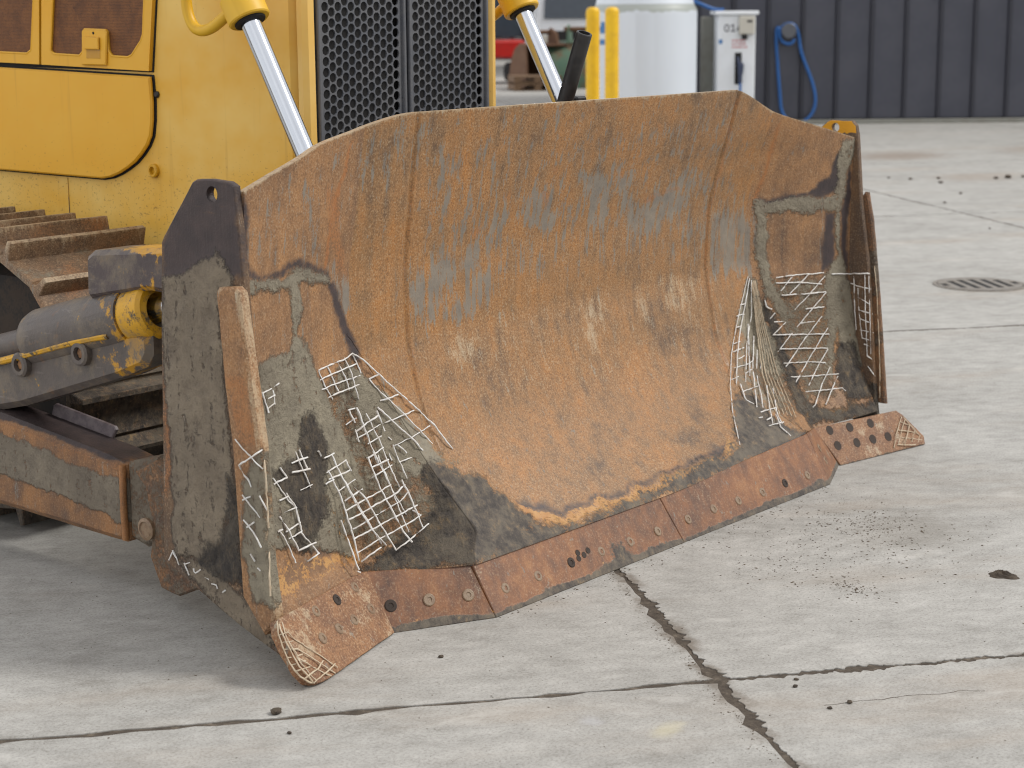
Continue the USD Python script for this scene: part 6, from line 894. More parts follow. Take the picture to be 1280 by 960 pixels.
obj('door_gap_shade', sx([(3.32, 2.03), (3.32, 1.538), (1.9585, 1.523), (1.884, 2.03)], HX0 - .003, HX0 - .0005, .0005), MAT['black'], hood, 30)  # black sheet behind the upper doors, gap shade as colour
obj('side_bolt', lathe([(.0125, 0), (.0125, .006), (.008, .011)], 10, frame((HX0, 1.946, 1.445), (-1, 0, 0))), MAT['pipe'], hood, 30)
obj('socket_ring', lathe([(.025, 0), (.025, .012), (.021, .016), (.015, .016), (.013, .003)], 24, frame((HX0, 1.978, 1.171), (-1, 0, 0))), MAT['collar'], hood, 35)
obj('panel_seam', bbox(HX0 - .0025, HX0 + .001, 2.49, 2.492, .9, 1.118, .0003), MAT['guard'], hood, 30)

# ---- lift cylinders
def lift(x, y0, z0, y1, z1, hose):
    a, b = np.array([x, y0, z0]), np.array([x, y1, z1]); d = (b - a) / np.linalg.norm(b - a)
    c = obj('lift_cylinder', rod(a - d * .55, a, .062, 40, .004), MAT['cyl'], dozer, 35)
    obj('gland', lathe([(.064, 0), (.070, .004), (.070, .085), (.066, .09)], 40, frame(a - d * .088, d)), MAT['cyl'], c, 35)
    obj('seal', rod(a + d * .001, a + d * .010, .052, 32, .002), MAT['black'], c, 35)
    obj('piston_rod', rod(a + d * .0, b, .0335, 40, .001), MAT['chrome'], c, 60)
    for h in hose: obj('hydraulic_line', tube(h, .019, 12, res=40), MAT['cyl'], c, 60)
    q = hose[0][-1]; p2 = np.array(hose[0][-2]); e = (np.array(q) - p2) / np.linalg.norm(np.array(q) - p2)
    obj('line_fitting', rod(np.array(q) - e * .05, np.array(q) - e * .005, .0235, 8, .003), MAT['cyl'], c, 30)
    return c
lift(-.77, 1.227, 1.709, .62, .64, [[(-.77, 1.545, 1.95), (-.77, 1.533, 1.80), (-.77, 1.525, 1.73), (-.77, 1.489, 1.681), (-.77, 1.45, 1.675), (-.77, 1.357, 1.712), (-.77, 1.285, 1.746)]])
lift(.64, 1.235, 1.728, .62, .62, [[(.64, 1.545, 1.86), (.64, 1.47, 1.75), (.64, 1.41, 1.70), (.64, 1.357, 1.722), (.64, 1.285, 1.76)]])

# ---- tracks
def track_path(n, yc=2.05, zc=.50, R=.435, yr=4.55):
    straight = yr - yc; Ltot = 2 * straight + 2 * math.pi * R; out = []
    for k in range(n):
        s = (k / n * Ltot + .115) % Ltot
        if s < straight: out.append((yr - s, zc + R, 0., ))
        elif s < straight + math.pi * R:
            t = (s - straight) / R; out.append((yc - R * math.sin(t), zc + R * math.cos(t), t))
        elif s < 2 * straight + math.pi * R: out.append((yc + s - straight - math.pi * R, zc - R, math.pi))
        else:
            t = (s - 2 * straight - math.pi * R) / R; out.append((yr + R * math.sin(t), zc - R * math.cos(t), math.pi + t))
    return out
def shoe_mesh(w):
    # section in (forward, up): leading lip, plate, tall grouser at the rear rim
    sec = [(-.105, -.006), (-.098, .012), (-.078, .014), (-.070, .075), (-.052, .075), (-.040, .016), (.075, .014), (.100, .020), (.106, .006), (.098, -.010), (-.09, -.012)]
    return fine(prism(sec, -w / 2, w / 2, .003, lambda u, v_, t: np.stack([t, -u, v_], -1)), .07)
def make_track(xc, w=.58):
    tr = obj('track', cat([bbox(xc - .10, xc + .10, 1.75, 4.85, .13, .86, .03)]), MAT['dark'], dozer, 30, label='steel crawler track with its frame')
    base = shoe_mesh(w)
    for i, (yy, zz, t) in enumerate(track_path(42)):
        q = base.copy(); R_ = trimesh.transformations.rotation_matrix(t, (1, 0, 0)); R_[:3, 3] = (xc, yy, zz)
        q.apply_transform(R_); q = rough(q, .002, 16, i)
        obj('track_shoe', q, MAT['shoe'], tr, 25, masks('shoe'))
    obj('idler_wheel', cat([lathe([(.30, -.075), (.395, -.07), (.40, -.045), (.40, .045), (.395, .07), (.30, .075), (.285, .05), (.12, .05), (.11, .11), (.0, .11)][:-1], 48, frame((xc, 2.05, .5), (1, 0, 0)))]), MAT['dark'], tr, 35)
    obj('sprocket', lathe([(.38, -.04), (.39, 0), (.38, .04)], 26, frame((xc, 4.55, .5), (1, 0, 0))), MAT['dark'], tr, 20)
    for yy in (2.7, 3.1, 3.5, 3.9): obj('track_roller', rod((xc - .2, yy, .19), (xc + .2, yy, .19), .10, 24, .01), MAT['dark'], tr, 35)
    return tr
make_track(-.99); make_track(.86)
obj('added_underbody', bbox(-.56, .43, 1.35, 4.6, .30, .60, .04), MAT['dark'], dozer, 30)  # unseen box added to keep the space under the machine dark

# ---- push arm (left), its front cap, clevis, standing flap
ARM = [(3.2, .56), (1.68, .468), (1.16, .412), (1.085, .398), (1.066, .375), (1.066, .165), (1.085, .146), (1.7, .158), (3.2, .20)]
armp = obj('push_arm', rough(fine(prism(ARM, -1.50, -1.345, .022), .02), .002, 12), MAT['arm'], dozer, 35, masks('arm'), label='boxed steel push arm caked with grey mud')
CAP = [(1.072, .400), (.93, .440), (.88, .40), (.86, .26), (.90, .17), (1.0, .145), (1.072, .16)]
obj('arm_end_cap', rough(fine(prism(CAP, -1.485, -1.36, .018), .02), .003, 14, 3), MAT['arm'], armp, 35, {'mask': lambda v: np.stack([np.full(len(v), .62), 0 * v[:, 0], 0 * v[:, 0]], 1), 'mask2': lambda v: np.stack([0 * v[:, 0], 0 * v[:, 0], np.clip((v[:, 2] - .36) * 14, 0, .6)], 1), 'mask3': zero3})
obj('arm_weld', rough(tube([(-1.498, 1.069, .16), (-1.502, 1.068, .28), (-1.498, 1.069, .395)], .011, 8, res=24), .003, 60), MAT['arm'], armp, 40, {'mask': zero3, 'mask2': lambda v: np.tile([0, 0, .5], (len(v), 1)), 'mask3': zero3})
LUG = [(.955, .40), (.91, .36), (.885, .24), (.905, .15), (.86, .06), (.83, .055), (.78, .05), (.62, .12), (.60, .36), (.70, .43), (.86, .45)]
obj('clevis', rough(fine(prism(LUG, -1.545, -1.505, .006), .02), .002, 20), MAT['arm'], armp, 35, {'mask': lambda v: np.tile([.45, .15, .1], (len(v), 1)), 'mask2': zero3, 'mask3': zero3})
obj('pin', lathe([(.034, 0), (.034, .010), (.024, .014), (.021, .010), (.012, .010)], 24, frame((-1.545, .905, .235), (-1, 0, 0))), MAT['bolt'], armp, 35)
FL = [(1.60, .425), (1.575, .490), (1.565, .496), (1.27, .462), (1.262, .452), (1.30, .40)]
obj('arm_flap', prism(FL, -1.366, -1.350, .003), plain('flap_steel', (98, 88, 92), .5, .12, (150, 140, 138), .3, scale=30), armp, 30)

# ---- tilt strut: beam, cylinder housing, collar, rod, guard
beam = [(3.0, .22), (2.2, .42), (1.8, .455), (1.60, .50), (1.10, .655), (.985, .70), (.955, .74), (.955, .80), (1.00, .81), (1.20, .775), (1.55, .69), (1.80, .625), (3.0, .40)]
st_ = obj('tilt_strut', rough(fine(prism(beam, -1.47, -1.35, .02), .03), .002, 10), MAT['strut'], dozer, 35, label='scraped dark tilt strut between track and blade')
a, b = np.array([-1.405, 1.56, .715]), np.array([-1.405, 1.075, .842]); d = (b - a) / np.linalg.norm(b - a); Lh = np.linalg.norm(b - a)
obj('cylinder_housing', rough(fine(lathe([(.03, -.035), (.066, -.030), (.090, -.008), (.097, .02), (.097, Lh - .02), (.094, Lh)], 40, frame(a, d)), .03), .0015, 14), MAT['strut'], st_, 35)
obj('housing_tube', rod(a - d * .9, a - d * .02, .05, 28), MAT['strut'], st_, 35)
obj('collar', lathe([(.086, 0), (.090, .01), (.090, .10), (.08, .112), (.055, .112), (.05, .08)], 40, frame(b, d)), MAT['collar'], st_, 35)
obj('strut_rod', rod(b + d * .08, b + d * .42, .040, 32), MAT['chrome'], st_, 60)
obj('weld_rim', tube([(-1.474, 1.80, .612), (-1.484, 1.52, .684), (-1.486, 1.30, .744), (-1.484, 1.12, .786)], .012, 8, res=40), MAT['collar'], st_, 40)
for q in ((1.57, .643), (1.261, .715)):
    obj('bolt_boss', lathe([(.040, 0), (.040, .024), (.033, .030), (.021, .030), (.019, .008)], 24, frame((-1.466, *q), (-1, 0, 0))), MAT['strut'], st_, 35)
    obj('bolt_head', lathe([(.018, 0), (.018, .012), (.012, .014)], 6, frame((-1.472, *q), (-1, 0, 0))), MAT['arm'], st_, 20, masks('center') if 0 else {'mask': zero3, 'mask2': zero3, 'mask3': zero3})
GU = [(1.235, 1.012), (1.20, 1.035), (.80, 1.075), (.70, 1.05), (.70, .93), (.95, .935), (1.225, .882), (1.24, .90)]
obj('hose_guard', rough(fine(prism(GU, -1.47, -1.30, .016), .03), .0015, 12), MAT['guard'], dozer, 35, label='dark scraped hose guard box with yellow paint on top')
obj('blade_bracket', bbox(-1.46, -1.34, .50, .80, .78, .90, .01), MAT['collar'], dozer, 30)

# ================================================================== GROUND
AZ = math.radians(12.0 - 50.58); E1 = np.array([math.cos(AZ), math.sin(AZ)]); E2 = np.array([-math.sin(AZ), math.cos(AZ)])
def uv2(u, v_): return np.multiply.outer(u, E1) + np.multiply.outer(v_, E2)
def concrete(name, joint=False):
    M = Mat(); p = M.pos(); q = M.mapped(p, (1, 1, 1), rot=(0, 0, -AZ))   # along the slabs
    big = M.noise(q, .7, 6, .6); med = M.noise(M.mapped(q, (2.4, 3.4, 1)), 1., 10, .76); sw = M.noise(M.mapped(q, (9, 15, 1)), 1., 9, .78)
    f = M.math('multiply_add', sw, .50, M.math('multiply_add', med, .42, M.math('multiply', big, .18)))
    col = M.ramp(f, [(.42, C(152, 149, 143, KX)), (.50, C(172, 170, 165, KX)), (.56, C(184, 182, 177, KX)), (.66, C(202, 200, 195, KX))])
    grain = M.noise(p, 120, 6, .8)
    col = M.mix(M.math('multiply', M.step(grain, .48, .64), .55), col, C(124, 119, 110, KX))
    col = M.mix(M.math('multiply', M.step(grain, .47, .34), .45), col, C(212, 209, 202, KX))
    pit = M.step(M.noise(M.mapped(q, (1, 1.3, 1)), 38, 5, .75), .655, .70)
    col = M.mix(M.math('multiply', pit, .55), col, C(104, 97, 88, KX))
    warm = M.step(M.noise(M.mapped(q, (.5, 1.6, 1), loc=(3, 7, 0)), 1., 5, .6), .52, .70)
    col = M.mix(M.math('multiply', warm, .30), col, C(176, 156, 134, KX))
    sp = M.noise(p, 62, 3, .6); gate = M.step(M.noise(p, 1.7, 4, .6), .42, .66)
    s1 = M.step(M.math('multiply_add', gate, .075, sp), .735, .77)
    col = M.mix(M.math('multiply', s1, .75), col, C(78, 68, 58, KX))
    pale = M.step(M.noise(M.mapped(q, (2.5, 5, 1), loc=(11, 3, 0)), 1., 5, .6), .62, .72)
    col = M.mix(M.math('multiply', pale, .35), col, C(220, 217, 211, KX))
    # stains with shapes of their own
    def spot(x_, y_, rx, ry, c, amt):
        nonlocal col
        dx = M.mapped(p, (1, 1, 0), loc=(-x_, -y_, 0)); dx = M.mapped(dx, (1 / rx, 1 / ry, 0), rot=(0, 0, 0))
        ln = M.node('vector_math', 'value', math_type='length', vector1=dx)
        fa = M.step(M.math('multiply_add', M.noise(p, 14, 5, .65), 1.2, ln), 1.5, .8)
        col = M.mix(M.math('multiply', fa, amt), col, C(*c, KX))
    spot(-1.39, -.86, .09, .05, (214, 205, 172), .5); spot(-1.46, -.68, .05, .05, (214, 214, 218), .35)
    spot(.29, -.96, .05, .04, (96, 82, 68), .9)
    spot(.55, -.50, .40, .30, (126, 118, 106), .35)
    spot(14.6, 6.9, 1.1, .8, (138, 116, 96), .55); spot(12.6, 5.0, .8, .7, (150, 132, 114), .35); spot(16.5, 6.0, 1.2, .7, (146, 124, 104), .4)
    uu = L(M.node('separate_xyz', 'x', vector=q).split('.')[0] + '.x'); vv = L(uu.split('.')[0] + '.y')
    wn = M.math('multiply_add', M.noise(p, 9, 6, .7), .10, -.05)
    du = M.math('absolute', M.math('add', M.math('add', uu, .325), wn)); dv = M.math('absolute', M.math('add', M.math('add', vv, 1.247), M.math('multiply', wn, .5)))
    edge = M.math('maximum', M.math('multiply', M.step(du, .055, .012), M.step(M.noise(p, 5, 4, .6), .42, .6)), M.math('multiply', M.step(dv, .03, .004), M.math('multiply', M.step(M.noise(p, 4, 4, .6), .48, .62), .7)))
    col = M.mix(M.math('multiply', edge, .75), col, C(112, 100, 86, KX))
    rgh = M.math('multiply_add', f, -.2, .82)
    return M.done(name, base_color=col, roughness=rgh, normal=M.bump(M.math('multiply_add', grain, .5, M.math('multiply', sp, .6)), .22, .004))
MAT['concrete'] = concrete('concrete')
M = Mat(); p_ = M.pos(); n_ = M.noise(p_, 26, 6, .7)
MAT['joint'] = M.done('joint_dirt', base_color=M.ramp(n_, [(.3, C(62, 53, 45, KX)), (.55, C(92, 82, 71, KX)), (.72, C(132, 120, 106, KX))]), roughness=.95, normal=M.bump(n_, .8, .01))
GR = 320.
obj('ground', (np.array([[-GR, -GR, -.0028], [GR, -GR, -.0028], [GR, GR, -.0028], [-GR, GR, -.0028]]), np.array([[0, 1, 2, 3]])), MAT['joint'], None, False, kind='structure')
pave = UsdGeom.Xform.Define(stage, path_for(None, 'pavement')).GetPrim(); put_data(pave, kind='structure')
US = [-.325 + 5.5 * k for k in range(-4, 12)]; VS = [-17.1, -12.2, -7.3, -1.247, 3.58, 8.75, 13.6, 18.5, 23.5, 28.5, 34, 40, 46, 54, 64]
def gap(kind, val, t):
    """Half width of a joint along itself and its wander."""
    near = (kind == 'u' and abs(val + .325) < .01) or (kind == 'v' and abs(val + 1.247) < .01)
    base = .0105 if kind == 'u' and near else .0120 if near else .015
    q = np.stack([t * 9, np.full_like(t, val * 3.1), np.zeros_like(t)], -1)
    w = base * (1 + (1.1 if near else .4) * (fbm(q * 1.0, 4, 5) - .5) * 2)
    if kind == 'u' and near: w = w * (1 + .8 * np.exp(-((t + 1.0) / .35) ** 2))
    c = (.006 if near else .004) * (fbm(q * .45, 4, 2) - .5) * 2
    return np.maximum(w, .0015), c
def joint_line(kind, val, t, sign):
    w, c = gap(kind, val, t); q = np.stack([t * 60, np.full_like(t, val * 3.1 + sign * 7), np.zeros_like(t)], -1)
    r_ = (fbm(q, 4, 11) - .5) * 2 * w * 1.1 + (fbm(q * .22, 3, 17) - .5) * w * 1.2
    return val + c + sign * np.maximum(w + r_, .0012)
for i in range(len(US) - 1):
    for j in range(len(VS) - 1):
        u0, u1, v0, v1 = US[i], US[i + 1], VS[j], VS[j + 1]
        far = j > 6 or i > 6
        st = .006 if (-3 < (u0 + u1) / 2 < 4 and -5 < (v0 + v1) / 2 < 2.5) else .05 if not far else .8
        tu = np.linspace(u0, u1, max(3, int((u1 - u0) / st))); tv = np.linspace(v0, v1, max(3, int((v1 - v0) / st)))
        e = .006
        def cl(a_, lo, hi): return np.clip(a_, lo + e, hi - e)
        B = np.r_[np.stack([cl(tu, u0, u1), joint_line('v', v0, tu, 1)], 1), np.stack([joint_line('u', u1, tv, -1), cl(tv, v0, v1)], 1)[1:-1],
                  np.stack([cl(tu, u0, u1), joint_line('v', v1, tu, -1)], 1)[::-1], np.stack([joint_line('u', u0, tv, 1), cl(tv, v0, v1)], 1)[1:-1][::-1]]
        W = uv2(B[:, 0], B[:, 1]); pg = sg.Polygon(W).buffer(0)
        if pg.geom_type != 'Polygon': pg = max(pg.geoms, key=lambda g_: g_.area)
        mm = trimesh.creation.extrude_polygon(sg.Polygon(pg.exterior), .03, engine='earcut'); mm.apply_translation([0, 0, -.03])
        obj('concrete_slab', mm, MAT['concrete'], pave, False)

hc = np.linspace(0, 1, 60); hp = np.outer(1 - hc, [-1.005, -1.075, .0006]) + np.outer(hc, [-.66, -1.35, .0006]); hp[:, :2] += (fbm(np.stack([hc * 7, hc * 0, hc * 0], 1), 4, 3) - .5)[:, None] * .02
hw = .0022 * (fbm(np.stack([hc * 40, hc * 0 + 5, hc * 0], 1), 3, 4)); hn = np.array([.62, .78, 0])
obj('hairline_crack', thick(np.stack([hp - hn * hw[:, None], hp + hn * hw[:, None]], 1), np.array([0, 0, -.002])), MAT['joint'], pave, False)
# ================================================================== SMALL THINGS ON THE GROUND
def clod(seed, r, flat=.6):
    s = trimesh.creation.icosphere(2, 1.0); p = s.vertices
    s.vertices = p * (r * (.72 + .75 * (fbm(p * 1.4 + seed * 7.1, 3, seed) - .25)))[:, None] * [1, .8, flat]
    s.apply_translation([0, 0, -s.bounds[0][2] * .8]); return s
CLODS = [((-1.918, -.025), .024, 'brown mud clod lying on the joint nearest the left end bit'), ((-1.988, -.147), .010, 'black pebble just below the brown mud clod by the joint'),
         ((-.90, -.932), .010, 'upper of two dark pebbles just right of where the joints cross'), ((-.946, -.957), .011, 'lower of two dark pebbles just right of where the joints cross'),
         ((-.958, -1.124), .0125, 'larger of the pair of dark pebbles in the right foreground slab'), ((-1.023, -1.103), .010, 'smaller of the pair of dark pebbles in the right foreground slab'),
         ((-1.353, -.082), .012, 'flat dark chip on the slab in front of the left end bit'),
         ((12.705, 4.692), .075, 'largest dark stone of the far row right of the blade'), ((12.572, 4.76), .045, 'flat stone just left of the largest stone of the far row'),
         ((11.838, 5.001), .045, 'reddish stone slightly in front of the far row of stones'), ((12.242, 5.229), .042, 'round dark stone behind the reddish one in the far row'),
         ((12.011, 5.421), .038, 'dark stone at the left of the far row of stones'), ((12.019, 5.668), .03, 'smallest stone at the left end of the far row'),
         ((10.984, 4.373), .032, 'lone stone in front of the far row, further right'), ((10.179, 4.136), .028, 'lone stone just behind the slanting far joint'),
         ((8.628, 2.983), .02, 'small dark stone in front of the slanting far joint'), ((12.9, 4.62), .04, 'stone right of the largest stone of the far row')]
#CLODPOS
for i, ((x_, y_), r_, lb) in enumerate(CLODS):
    r_ = r_ * (.6 if x_ > 5 else .75)
    o = obj('clod', clod(i + 1, r_, .5), MAT['mud'], None, 40, label=lb, cat='clod')
    UsdGeom.Xformable(o).AddTranslateOp().Set(Gf.Vec3d(x_, y_, 0.)); UsdGeom.Xformable(o).AddRotateZOp().Set(float(i * 57 % 360))
# crumb of dirt patch at the right
def disc_patch(cx, cy, rx, ry, h, seed):
    n_, k_ = 14, 40; V = [[0, 0, h]]; F = []
    for a_ in range(1, n_ + 1):
        for b_ in range(k_):
            t = b_ * 2 * math.pi / k_; rr = a_ / n_ * (1 + .35 * (noise(np.array([math.cos(t) * 2, math.sin(t) * 2, seed])) - .5) * 2)
            V.append([rx * rr * math.cos(t), ry * rr * math.sin(t), h * (1 - (a_ / n_) ** 2) * (.5 + noise(np.array([rr * 9 * math.cos(t), rr * 9 * math.sin(t), seed + 3]))) - .001 * (a_ == n_)])
    for b_ in range(k_): F.append([0, 1 + b_, 1 + (b_ + 1) % k_])
    for a_ in range(n_ - 1):
        for b_ in range(k_):
            p0, p1 = 1 + a_ * k_ + b_, 1 + a_ * k_ + (b_ + 1) % k_; F += [[p0, p0 + k_, p1 + k_], [p0, p1 + k_, p1]]
    mm = trimesh.Trimesh(np.array(V), np.array(F), process=False); mm.apply_translation([cx, cy, 0.0005]); return mm
obj('dirt_heap', disc_patch(.285, -.964, .036, .046, .012, 2), MAT['mud'], None, 40, label='small round dark heap of dirt alone on the slab at the right', cat='dirt')
r_ = np.random.default_rng(11); parts = []
tiny = trimesh.creation.icosphere(0, 1.0)
def crumbs(n, cx, cy, su, sv, s0, s1):
    for _ in range(n):
        u_, v_ = r_.normal(0, su), r_.normal(0, sv); q = tiny.copy(); s_ = s0 + (s1 - s0) * r_.random() ** 3
        q.vertices = q.vertices * (s_ * np.array([.7 + .8 * r_.random(), .5 + .6 * r_.random(), .35])) * (0.7 + .6 * r_.random((12, 1)))
        q.apply_transform(trimesh.transformations.rotation_matrix(r_.random() * 6.3, (0, 0, 1)))
        p0 = np.array([cx, cy]) + E1 * u_ + E2 * v_; q.apply_translation([p0[0], p0[1], s_ * .2]); parts.append(q)
crumbs(900, .34, -.42, .22, .26, .0010, .0042); crumbs(330, .52, -.36, .10, .10, .0012, .0045); crumbs(220, -.10, -.42, .10, .16, .0010, .0042); crumbs(130, -.11, -.66, .03, .05, .0012, .005)
crumbs(800, .2, -.9, .9, .9, .0007, .0028); crumbs(350, -2.0, .3, .6, .6, .0008, .003)
for s_ in np.linspace(-.95, .9, 170): crumbs(2, s_, -.015, .05, .022, .0012, .004)
crumbs(500, -1.06, -.75, .015, .8, .001, .0035)
obj('dirt_crumbs', cat(parts), plain('crumb_dirt', (104, 92, 78), .95, .3, scale=30), None, False, label='scattered crumbs of dried dirt on the concrete in front of the blade', cat='dirt', kind='stuff')

# drain
DR = (5.851, 1.747)
drain = thing('drain_grate', 'round slotted drain grate set in the concrete right of the blade', 'drain', (*DR, 0), math.degrees(AZ) - 5.5)
MAT['grate'] = plain('grate_iron', (150, 145, 138), .7, .15, (110, 98, 84), .5, scale=20, bumpy=.3)
disc = sg.Point(0, 0).buffer(.262, 48)
slots = []
for k in range(-3, 4):
    xx = k * .076; hy = math.sqrt(max(.236 ** 2 - xx * xx, 0)) * .80
    slots.append(sg.LineString([(xx - .0, -hy), (xx + .0, hy)]).buffer(.0215, 6, cap_style='flat'))
mm = trimesh.creation.extrude_polygon(disc.difference(so.unary_union(slots)), .012, engine='earcut'); mm.apply_translation([0, 0, -.004])
obj('grate', mm, MAT['grate'], drain, 20)
ring = sg.Point(0, 0).buffer(.292, 48).difference(sg.Point(0, 0).buffer(.268, 48)); mm = trimesh.creation.extrude_polygon(ring, .011, engine='earcut'); mm.apply_translation([0, 0, -.005])
obj('frame_ring', mm, MAT['grate'], drain, 20)
obj('pit', rod((0, 0, .0005), (0, 0, .0035), .266, 48, .001), MAT['black'], drain, 30)

# ================================================================== BACKGROUND YARD
BA = math.atan2(-.7463, .6656); W0 = np.array([19.63, 10.257]); BX = np.array([math.cos(BA), math.sin(BA)]); BY = np.array([-math.sin(BA), math.cos(BA)]); BD = math.degrees(BA)
def bg(x_, y_): q = W0 + BX * x_ + BY * y_; return (q[0], q[1], 0.)
MAT['clad'] = plain('cladding', (66, 68, 80), .42, .07, (84, 84, 92), .3, scale=1.5, bumpy=.03)
MAT['clad2'] = plain('cladding_seam', (44, 45, 55), .42, .07, scale=1.5, bumpy=.03)
MAT['white'] = plain('white_enamel', (246, 250, 255), .35, .02, (214, 214, 210), .2, scale=3, bumpy=.02)
MAT['bollard'] = plain('bollard_yellow', (255, 204, 20), .45, .05, (190, 140, 30), .3, scale=6, bumpy=.05)
MAT['blue'] = plain('blue_hose', (36, 98, 168), .4, .08, scale=10, bumpy=.05)
MAT['grey'] = plain('grey_concrete', (142, 142, 134), .85, .15, (112, 108, 98), .5, scale=6, bumpy=.3)
MAT['beige'] = plain('beige_plastic', (206, 202, 190), .5, .04)
MAT['red'] = plain('red_paint', (206, 40, 34), .4, .1, (120, 40, 30), .3)
MAT['redink'] = plain('red_print', (214, 120, 124), .6, .03)
MAT['blueink'] = plain('blue_print', (70, 130, 190), .6, .05)
MAT['ink'] = plain('dark_print', (96, 94, 104), .6, .03)
MAT['green'] = plain('green_paint_rusty', (96, 132, 108), .65, .15, (128, 86, 60), .95, scale=2.5, bumpy=.3)
MAT['rust'] = plain('background_rust', (122, 88, 62), .8, .25, (86, 56, 40), .6, scale=5, bumpy=.4)
MAT['wood'] = plain('old_wood', (132, 104, 78), .85, .2, (90, 72, 56), .4, scale=8, bumpy=.3)
MAT['glass'] = plain('dark_glass', (70, 78, 88), .08, .1, bumpy=0.)
MAT['rubber'] = plain('black_rubber', (30, 29, 30), .8, .2)
M = Mat(); p_ = M.pos(); zz = M.node('separate_xyz', 'z', vector=p_)
n_ = M.noise(M.mapped(p_, (5, 5, 2)), 1., 5, .65)
col = M.ramp(n_, [(.3, C(226, 233, 242, KX)), (.7, C(229, 236, 245, KX))])
ringm = M.math('multiply', M.step(M.math('multiply_add', n_, .12, zz), 1.70, 1.735), M.step(zz, 1.765, 1.745))
col = M.mix(M.math('multiply', ringm, .55), col, C(120, 124, 84, KX))
MAT['poly'] = M.done('tank_polythene', base_color=col, roughness=.45, subsurface_weight=.0)

wh = thing('warehouse', 'long dark grey shed clad in upright metal panels', 'building', bg(0, 0), BD)
obj('core', bbox(-2.9, 16, .08, 9, .0, 5.6, .02), MAT['clad2'], wh, 30)
for k in range(-5, 31):
    x0 = -.322 + .512 * k
    obj('wall_panel', bbox(x0 + .022, x0 + .49, -.0, .079, .065, 5.5, .012), MAT['clad'], wh, 20)
    obj('seam', bbox(x0 - .0215, x0 + .0215, -.035, .078, .065, 5.5, .006), MAT['clad2'], wh, 20)
obj('footing', bbox(-2.9, 16, -.16, .0785, -.02, .06, .01), MAT['grey'], wh, 20)
# hose on the wall
hs = thing('wall_hose', 'blue hose looped over a hook on the dark shed wall', 'hose', bg(-1.07, 0), BD)
loop = [(-.10, -.12, 1.30), (-.155, -.10, 1.40), (-.165, -.09, 1.30), (-.15, -.08, 1.05), (-.125, -.08, .75), (-.09, -.08, .40), (-.02, -.09, .12), (.16, -.10, .02), (.36, -.10, .12), (.435, -.09, .32), (.41, -.08, .52), (.30, -.08, .82), (.19, -.09, 1.12), (.13, -.10, 1.38), (.08, -.12, 1.44), (0, -.13, 1.46), (-.08, -.12, 1.42), (-.12, -.11, 1.30), (-.06, -.12, 1.19), (.02, -.13, 1.17), (.09, -.12, 1.24)]
obj('hose', tube(loop, .024, 10, res=160), MAT['blue'], hs, 60)
obj('hose_hook', cat([rod((0, 0.0, 1.36), (0, -.20, 1.36), .07, 24, .01), rod((0, -.16, 1.36), (0, -.205, 1.36), .11, 28, .01), rod((0, -.001, 1.36), (0, -.02, 1.36), .13, 28, .005)]), plain('hook_grey', (92, 94, 100), .5, .1), hs, 30)
# bollards
for (x_, y_), lb in (((-4.214, -3.424), 'yellow steel bollard standing clear of the white tank, further left'), ((-4.018, -3.943), 'yellow steel bollard right in front of the edge of the white tank')):
    b_ = thing('bollard', lb, 'bollard', bg(x_, y_), 0, 'bollards before the tank')
    obj('post', lathe([(.088, 0), (.088, 1.66), (.082, 1.69), (.062, 1.712), (.03, 1.722)], 32), MAT['bollard'], b_, 40)
    obj('base_plate', rod((0, 0, 0), (0, 0, .014), .15, 24, .003), MAT['bollard'], b_, 30)
# tank
tk = thing('water_tank', 'white round plastic tank with green stain under its rim', 'tank', bg(-3.36, -1.75), BD)
obj('shell', lathe([(.70, 0), (.715, .03), (.715, 1.62), (.710, 1.68), (.69, 1.715), (.672, 1.75), (.65, 1.84), (.60, 1.93), (.46, 2.02), (.22, 2.06)], 64), MAT['poly'], tk, 40)
obj('lid', lathe([(.20, 2.05), (.20, 2.12), (.17, 2.14)], 40), MAT['poly'], tk, 30)
obj('inlet_pipe', tube([(-.28, -.40, 1.98), (-.28, -.40, 2.06), (-.24, -.34, 2.18), (-.08, -.12, 2.20), (-.02, 0, 2.13)], .05, 12, res=30), MAT['white'], tk, 60)
def on_tank(a0, a1, z0, z1, c_, nm):
    a = np.linspace(a0, a1, 10); P_ = np.array([[[.717 * math.sin(t), -.717 * math.cos(t), zz_] for zz_ in (z0, z1)] for t in a]); obj(nm, thick(P_, np.array([0, .001, 0])), c_, tk, 40)
for z0, z1, a0, a1 in ((1.44, 1.52, -1.08, -.88), (1.40, 1.46, -1.22, -1.0), (1.37, 1.44, -1.10, -.85)): on_tank(a0, a1, z0, z1, MAT['blueink'], 'sticker_mark')
on_tank(-1.25, -.85, 1.22, 1.29, MAT['blueink'], 'sticker_line')
# post and dispenser
gp_ = thing('concrete_post', 'square grey concrete post between the white tank and the white cabinet', 'post', bg(-2.41, -1.30), BD)
obj('shaft', bbox(-.105, .095, -.08, .10, 0, 1.58, .015), MAT['grey'], gp_, 20)
dp = thing('dispenser', 'white metal dispenser cabinet with an overhanging lid marked 014', 'dispenser', bg(-2.083, -1.70), BD)
obj('cabinet', bbox(-.265, .262, 0, .42, .06, 1.60, .012), MAT['white'], dp, 20)
obj('plinth', bbox(-.24, .24, .02, .40, 0, .058, .004), MAT['grey'], dp, 20)
obj('lid', bbox(-.305, .30, -.04, .46, 1.602, 1.655, .01), MAT['white'], dp, 20)
tm = meshkit.text_mesh('014', .098, .002, True); tm.apply_transform(np.array([[1, 0, 0, -.185], [0, 0, -1, -.0005], [0, 1, 0, 1.375], [0, 0, 0, 1.]])); tm.fix_normals()
obj('number', tm, MAT['ink'], dp, False)
mt = obj('meter', bbox(.025, .24, -.085, -.001, 1.34, 1.585, .012), MAT['beige'], dp, 20)
